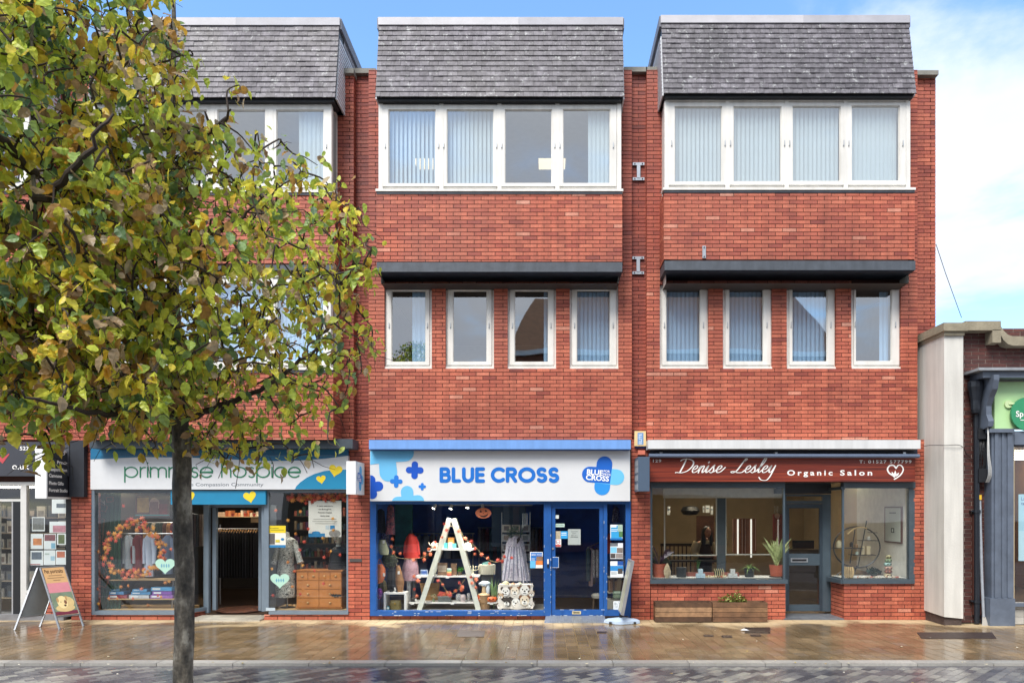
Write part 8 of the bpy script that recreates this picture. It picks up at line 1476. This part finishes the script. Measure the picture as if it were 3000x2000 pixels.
# ================================================================== street tree
tb = Vector((X(540, 6.4), -6.4, -.03)); 
tree = thing('street_tree', 'broadleaf street tree with yellowing autumn leaves and mottled grey trunk at the left', 'tree', tuple(tb))
m_, N_, L_, b_ = base('tree_bark'); g = nd(N_, 'ShaderNodeNewGeometry'); n = nd(N_, 'ShaderNodeTexNoise', i_Scale=9.0, i_Detail=8.0, i_Roughness=.65); mp = nd(N_, 'ShaderNodeMapping'); mp.inputs['Scale'].default_value = (1, 1, .55); L_.new(g.outputs['Position'], mp.inputs[0]); L_.new(mp.outputs[0], n.inputs['Vector'])
r = ramp(N_, [(.34, '#28241f'), (.45, '#48433a'), (.54, '#635c50'), (.66, '#979183')]); L_.new(n.outputs[0], r.inputs[0]); L_.new(r.outputs[0], b_.inputs['Base Color']); b_.inputs['Roughness'].default_value = .7
n2 = nd(N_, 'ShaderNodeTexNoise', i_Scale=28.0, i_Detail=6.0); L_.new(g.outputs['Position'], n2.inputs['Vector']); bp = nd(N_, 'ShaderNodeBump', i_Strength=.6, i_Distance=.02); L_.new(n2.outputs[0], bp.inputs['Height']); L_.new(bp.outputs[0], b_.inputs['Normal']); BARK = m_
TWIG = K('#3a2f28', .8, .3, 12)
def T3(px, py, dist): return P(px, py, D-dist)
# trunk and leader
tk = [tb, T3(538, 1990, 6.1), T3(540, 1700, 6.1), T3(534, 1450, 6.1), T3(530, 1280, 6.1), T3(520, 1100, 6.1), T3(505, 800, 6.1), T3(500, 450, 6.1), T3(510, 100, 6.1), T3(500, -250, 6.1)]
tk = cat_rom(tk, 5); nT = len(tk)
rad = [(.079-.004*i/10 if i < 20 else max(.012, .069-.0018*(i-20)*1.4)) for i in range(nT)]
m = MB(BARK); n_ = 14; vs = []
for i, p in enumerate(tk):
    for j in range(n_): a = 2*math.pi*j/n_; q = rad[i]*(1+.05*math.sin(3*a+i*.7)+.04*math.sin(i*1.9+a)); vs.append((p.x+q*math.cos(a), p.y+q*math.sin(a), p.z))
m.add(vs, [(i*n_+j, i*n_+(j+1) % n_, (i+1)*n_+(j+1) % n_, (i+1)*n_+j) for i in range(nT-1) for j in range(n_)]); m.build('trunk', tree, smooth=True)
nodes = [(p, rad[i]) for i, p in enumerate(tk) if p.z > 2.35]
limbs = [[T3(527, 1180, 6.1), T3(400, 1130, 5.7), T3(240, 1060, 5.3), T3(105, 960, 5.0), T3(98, 600, 4.9), T3(95, 200, 4.9), T3(90, -300, 4.9)],
         [T3(530, 1230, 6.1), T3(640, 1190, 6.0), T3(780, 1130, 5.9), T3(900, 1040, 5.9), T3(1000, 900, 5.9)],
         [T3(520, 1120, 6.1), T3(600, 1000, 6.5), T3(760, 880, 6.8), T3(900, 760, 6.9)],
         [T3(512, 1000, 6.1), T3(380, 900, 5.5), T3(260, 780, 4.9), T3(200, 640, 4.3)],
         [T3(505, 800, 6.1), T3(620, 700, 5.6), T3(740, 610, 5.4)], [T3(502, 650, 6.1), T3(360, 520, 6.0), T3(220, 380, 5.8), T3(150, 150, 5.6)],
         [T3(500, 500, 6.1), T3(600, 400, 5.9), T3(680, 320, 5.8)], [T3(105, 960, 5.0), T3(-60, 900, 4.6), T3(-200, 700, 4.5)], [T3(525, 1210, 6.1), T3(380, 1220, 5.4), T3(230, 1200, 4.7), T3(60, 1150, 4.3)], [T3(98, 600, 4.9), T3(230, 480, 4.5), T3(330, 330, 4.4)], [T3(98, 500, 4.9), T3(-30, 380, 4.4), T3(-120, 200, 4.2)]]
for lb in limbs:
    pts = cat_rom(lb, 6); rr_ = [.026*(1-i/len(pts))+.005 for i in range(len(pts))]
    pts = [p+Vector((random.gauss(0, .012), random.gauss(0, .012), random.gauss(0, .012))) for p in pts]; m = MB(BARK if lb is limbs[0] else TWIG); m.tube(pts, rr_, 8); m.build('limb', tree, smooth=True); nodes += list(zip(pts, rr_))
# crown: clusters in two overlapping volumes of real space, twigs grown to each
def ell(c, r):
    while True:
        v = Vector((random.uniform(-1, 1), random.uniform(-1, 1), random.uniform(-1, 1)))
        if .25 < v.length < 1: return Vector((c.x+v.x*r[0], c.y+v.y*r[1], c.z+v.z*r[2]))
E1, R1 = T3(590, 850, 6.0), (1.42, 1.15, 1.36); E2, R2 = T3(130, 480, 5.3), (1.17, 1.1, 2.15)
cl = [ell(E1, R1) for _ in range(520)]+[ell(E2, R2) for _ in range(1150)]
cl += [ell(T3(190, 1040, 5.2), (1.0, .9, .6)) for _ in range(230)]
cl = [p for p in cl if p.z > 2.18 and (p-cam.location).length > 2.7]
# ragged outline: thin the right rim into a few outliers
cl += [T3(x, y, 6.0+random.uniform(-.4, .4)) for x, y in ((1060, 640), (1080, 700), (1075, 780), (1040, 880), (1050, 990), (1060, 1080), (1030, 600), (985, 1180), (960, 1280), (905, 1330), (860, 1340), (1000, 540), (940, 560), (820, 420), (800, 480), (700, 250), (760, 1340), (640, 1320), (560, 260))]
cl.sort(key=lambda p: min((p-q[0]).length for q in nodes[::3]))
NP = np.array([tuple(q[0]) for q in nodes]); tw = MB(TWIG); tips = []
for p in cl:
    dd = np.linalg.norm(NP-np.array(tuple(p)), axis=1); i = int(dd.argmin()); q = Vector(NP[i])
    if (p-q).length < .05: continue
    mid = (p+q)/2+Vector((random.gauss(0, .04), random.gauss(0, .04), random.gauss(.03, .04))); pts = cat_rom([q, mid, p, p+Vector((random.gauss(0, .04), random.gauss(0, .04), -.05))], 3); k = len(pts)
    tw.tube(pts, [.0085-.006*j/k for j in range(k)], 5, cap=False); tips.append(pts)
    if random.random() < .55:
        o_ = pts[-1]; v_ = (pts[-1]-q).normalized(); e1 = o_+v_*random.uniform(.05, .12)+Vector((random.gauss(0, .04), random.gauss(0, .04), random.gauss(0, .04))); tw.tube([o_, e1, e1+v_*.08+Vector((random.gauss(0, .04), random.gauss(0, .04), random.gauss(-.03, .05)))], [.003, .0024, .0015], 4, cap=False)
    NP = np.vstack([NP, np.array([tuple(v) for v in pts[2:]])])
# hanging bare twigs at the lower right
for x, y, x2, y2 in ((790, 1340, 800, 1400), (850, 1330, 900, 1385), (660, 1330, 640, 1400), (700, 1300, 690, 1430), (880, 1290, 920, 1370), (200, 1310, 60, 1380), (230, 1290, 90, 1340), (430, 560, 620, 700)):
    tw.tube(cat_rom([T3(x, y, 5.9), T3((x+x2)/2+6, (y+y2)/2-8, 5.9), T3(x2, y2, 5.9)], 4), .003, 5)
tw.build('twigs', tree, kind='stuff')
# leaves
m_, N_, L_, b_ = base('autumn_leaf'); at = nd(N_, 'ShaderNodeAttribute', attribute_name='tint'); r = ramp(N_, [(0, '#668668'), (.15, '#92b070'), (.32, '#b8cc50'), (.52, '#d6dc58'), (.7, '#ead44c'), (.82, '#dca846'), (.91, '#9c7852'), (1, '#ccbc9c')]); L_.new(at.outputs['Fac'], r.inputs[0])
g = nd(N_, 'ShaderNodeNewGeometry'); n = nd(N_, 'ShaderNodeTexNoise', i_Scale=22.0, i_Detail=5.0); L_.new(g.outputs['Position'], n.inputs['Vector']); mp = nd(N_, 'ShaderNodeMapRange'); mp.inputs[1].default_value = .3; mp.inputs[2].default_value = .7; mp.inputs[3].default_value = .7; mp.inputs[4].default_value = 1.25; L_.new(n.outputs[0], mp.inputs[0])
mm = nd(N_, 'ShaderNodeMix', data_type='RGBA', blend_type='MULTIPLY'); mm.inputs[0].default_value = 1; L_.new(r.outputs[0], mm.inputs[6]); L_.new(mp.outputs[0], mm.inputs[7]); L_.new(mm.outputs[2], b_.inputs['Base Color']); b_.inputs['Roughness'].default_value = .38
tl_ = nd(N_, 'ShaderNodeBsdfTranslucent'); L_.new(mm.outputs[2], tl_.inputs[0]); ms_ = nd(N_, 'ShaderNodeMixShader'); ms_.inputs[0].default_value = .5; out = [q for q in N_ if q.type == 'OUTPUT_MATERIAL'][0]; L_.new(b_.outputs[0], ms_.inputs[1]); L_.new(tl_.outputs[0], ms_.inputs[2]); L_.new(ms_.outputs[0], out.inputs[0]); LEAFM = m_
# toothed oval blade folded along the midrib, pleated between the side veins
half = [(0, 0), (.17, .10), (.24, .13), (.30, .25), (.345, .27), (.36, .42), (.385, .44), (.35, .6), (.35, .64), (.25, .78), (.23, .82), (.1, .93), (0, 1.06)]
LV = []; 
for i, (x, y) in enumerate(half): LV.append((x, y-.1, .06*math.sin(i*1.57)*x+.16*x-.12*y*y))
RV = [(-x, y, z) for x, y, z in LV[1:-1]]; MV = [(0, h[1]-.1, -.12*h[1]*h[1]) for h in half[1:-1]]
V_ = np.array(LV+RV+MV); nl, nr = len(LV), len(RV); FC = []
for i in range(1, nl-2): FC.append((nl+nr+i-1, i, i+1, nl+nr+i)); FC.append((nl+nr+i-1, nl+nr+i, nl+i, nl+i-1))
FC += [(0, 1, nl+nr), (0, nl+nr, nl), (nl-2, nl-1, nl+nr+nl-3), (nl+nl-3, nl+nr+nl-3, nl-1)]
leaves = []
for pts in tips:
    base_t = min(.97, max(.03, random.gauss(.5, .2))); n_l = random.randint(8, 15)
    if pts[-1].x > X(760, 6.5): base_t = min(.65, max(.1, random.gauss(.46, .1)))
    if pts[-1].x < X(420, 6.5) and pts[-1].z > 4.3: base_t = max(.03, base_t-.22)
    for k in range(n_l):
        p = pts[random.randint(len(pts)//3, len(pts)-1)]+Vector((random.gauss(0, .055), random.gauss(0, .055), random.gauss(-.02, .05)))
        s_ = random.uniform(.045, .1)*(1.15 if p.y < -7.2 else 1); t_ = min(.99, max(.01, base_t+random.gauss(0, .16)));
        if random.random() < .16: t_ = random.uniform(.86, 1)
        e = Euler((math.radians(random.gauss(-60, 38)), random.gauss(0, .5), random.uniform(0, 6.283))); leaves.append((p, s_, e, t_, random.random()))
cpv = cam.location
lv = sorted(leaves, key=lambda q: -(q[1]/(q[0]-cpv).length)*(1 if -1 < (q[0].x-X(1500, D-(q[0].y+D)))/(3000*(q[0].y+D)/F)*2 < 1 and q[0].z < EYE+1500*(q[0].y+D)/F else .01))
lms = []
for i in range(12):
    me = bpy.data.meshes.new('leaf'); c_ = .5+.12*i; V2 = V_.copy(); V2[:, 2] *= (.9+.55*(i % 5)); V2[:, 0] *= .72+.07*(i % 4); me.from_pydata([tuple(v) for v in V2], [], FC); me.materials.append(LEAFM); a = me.attributes.new('tint', 'FLOAT', 'POINT'); a.data.foreach_set('value', [(i+.5)/12]*len(V_)); lms.append(me)
for p, s_, e, t_, q in lv[:300]:
    o = bpy.data.objects.new('leaf', lms[min(11, int(t_*12))]); link(o, tree); o.location = p; o.rotation_euler = e; o.scale = (s_,)*3
rest = lv[300:]; VV = []; TT = []
for p, s_, e, t_, q in rest:
    V2 = V_.copy(); V2[:, 2] *= .6+3.0*q*q; V2[:, 0] *= .68+.3*((q*7) % 1); R_ = np.array(e.to_matrix()); VV.append((V2*s_) @ R_.T+np.array(tuple(p))); TT += [t_]*len(V_)
n = len(rest); me = bpy.data.meshes.new('crown'); k = len(V_); me.from_pydata(np.concatenate(VV).tolist(), [], [tuple(i*k+j for j in f) for i in range(n) for f in FC]); me.materials.append(LEAFM); a = me.attributes.new('tint', 'FLOAT', 'POINT'); a.data.foreach_set('value', TT); o = bpy.data.objects.new('crown', me); link(o, tree); tag(o, kind='stuff')
# ================================================================== far side of the street (seen in the glass and the wet ground)

for i, (x0, x1, h, gable, cl, lb) in enumerate(((-12, -5.1, 7.2, 0, '#b9b2a4', 'pale rendered shop row across the street, mirrored in the left windows'), (-5, -1.6, 8.2, 0, '#8a8278', 'low flat roofed shop with a white band across the street, mirrored in the middle windows'), (-1.4, 13, 9.0, 1, '#7a4a38', 'brown brick row with a tall tiled roof across the street, mirrored in the right windows'))):
    t = thing('opposite_building', lb, 'building', ((x0+x1)/2, -21, 0)); y = -21; m = MB(K(cl, .8, .15, 2)); m.box(x0, x1, y-6, y, 0, h); m.build('wall', t)
    if gable: m = MB(K('#94694a', .8, .2, 5)); m.add([(x0-.2, y+.3, h+.2), (x1+.2, y+.3, h+.2), (x1+.2, y-6.2, h+.2), (x0-.2, y-6.2, h+.2), (x0+.9, y-2.6, h+3.4), (x1-.9, y-2.6, h+3.4)], [(0, 1, 5, 4), (1, 2, 5), (2, 3, 4, 5), (3, 0, 4)]); m.build('roof', t); m = MB(WHITE); m.box(x0-.22, x1+.22, y+.301, y+.34, h-.02, h+.2); m.build('gutter_board', t)
    else: m = MB(WHITE); m.box(x0-.05, x1+.05, y-6, y+.12, h, h+.25); m.build('parapet', t)
    m = MB(K('#d6d6d2', .5)); m.box(x0+.1, x1-.1, y, y+.2, 2.6, 3.3); m.build('fascia', t)
    m = MB(K('#1a1d22', .2)); m.box(x0+.3, x1-.3, y+.001, y+.03, .4, 2.5); m.build('shop_window', t)
    nwin = int((x1-x0)/1.7)
    for q in range(nwin):
        cx = x0+(q+.5)*(x1-x0)/nwin; f = MB(WHITE); f.box(cx-.5, cx+.5, y+.001, y+.05, 4.2, 5.6); f_ = f.build('window', t); f = MB(K('#2a3038', .15)); f.box(cx-.42, cx+.42, y+.051, y+.06, 4.28, 5.52); f.build('pane', f_)
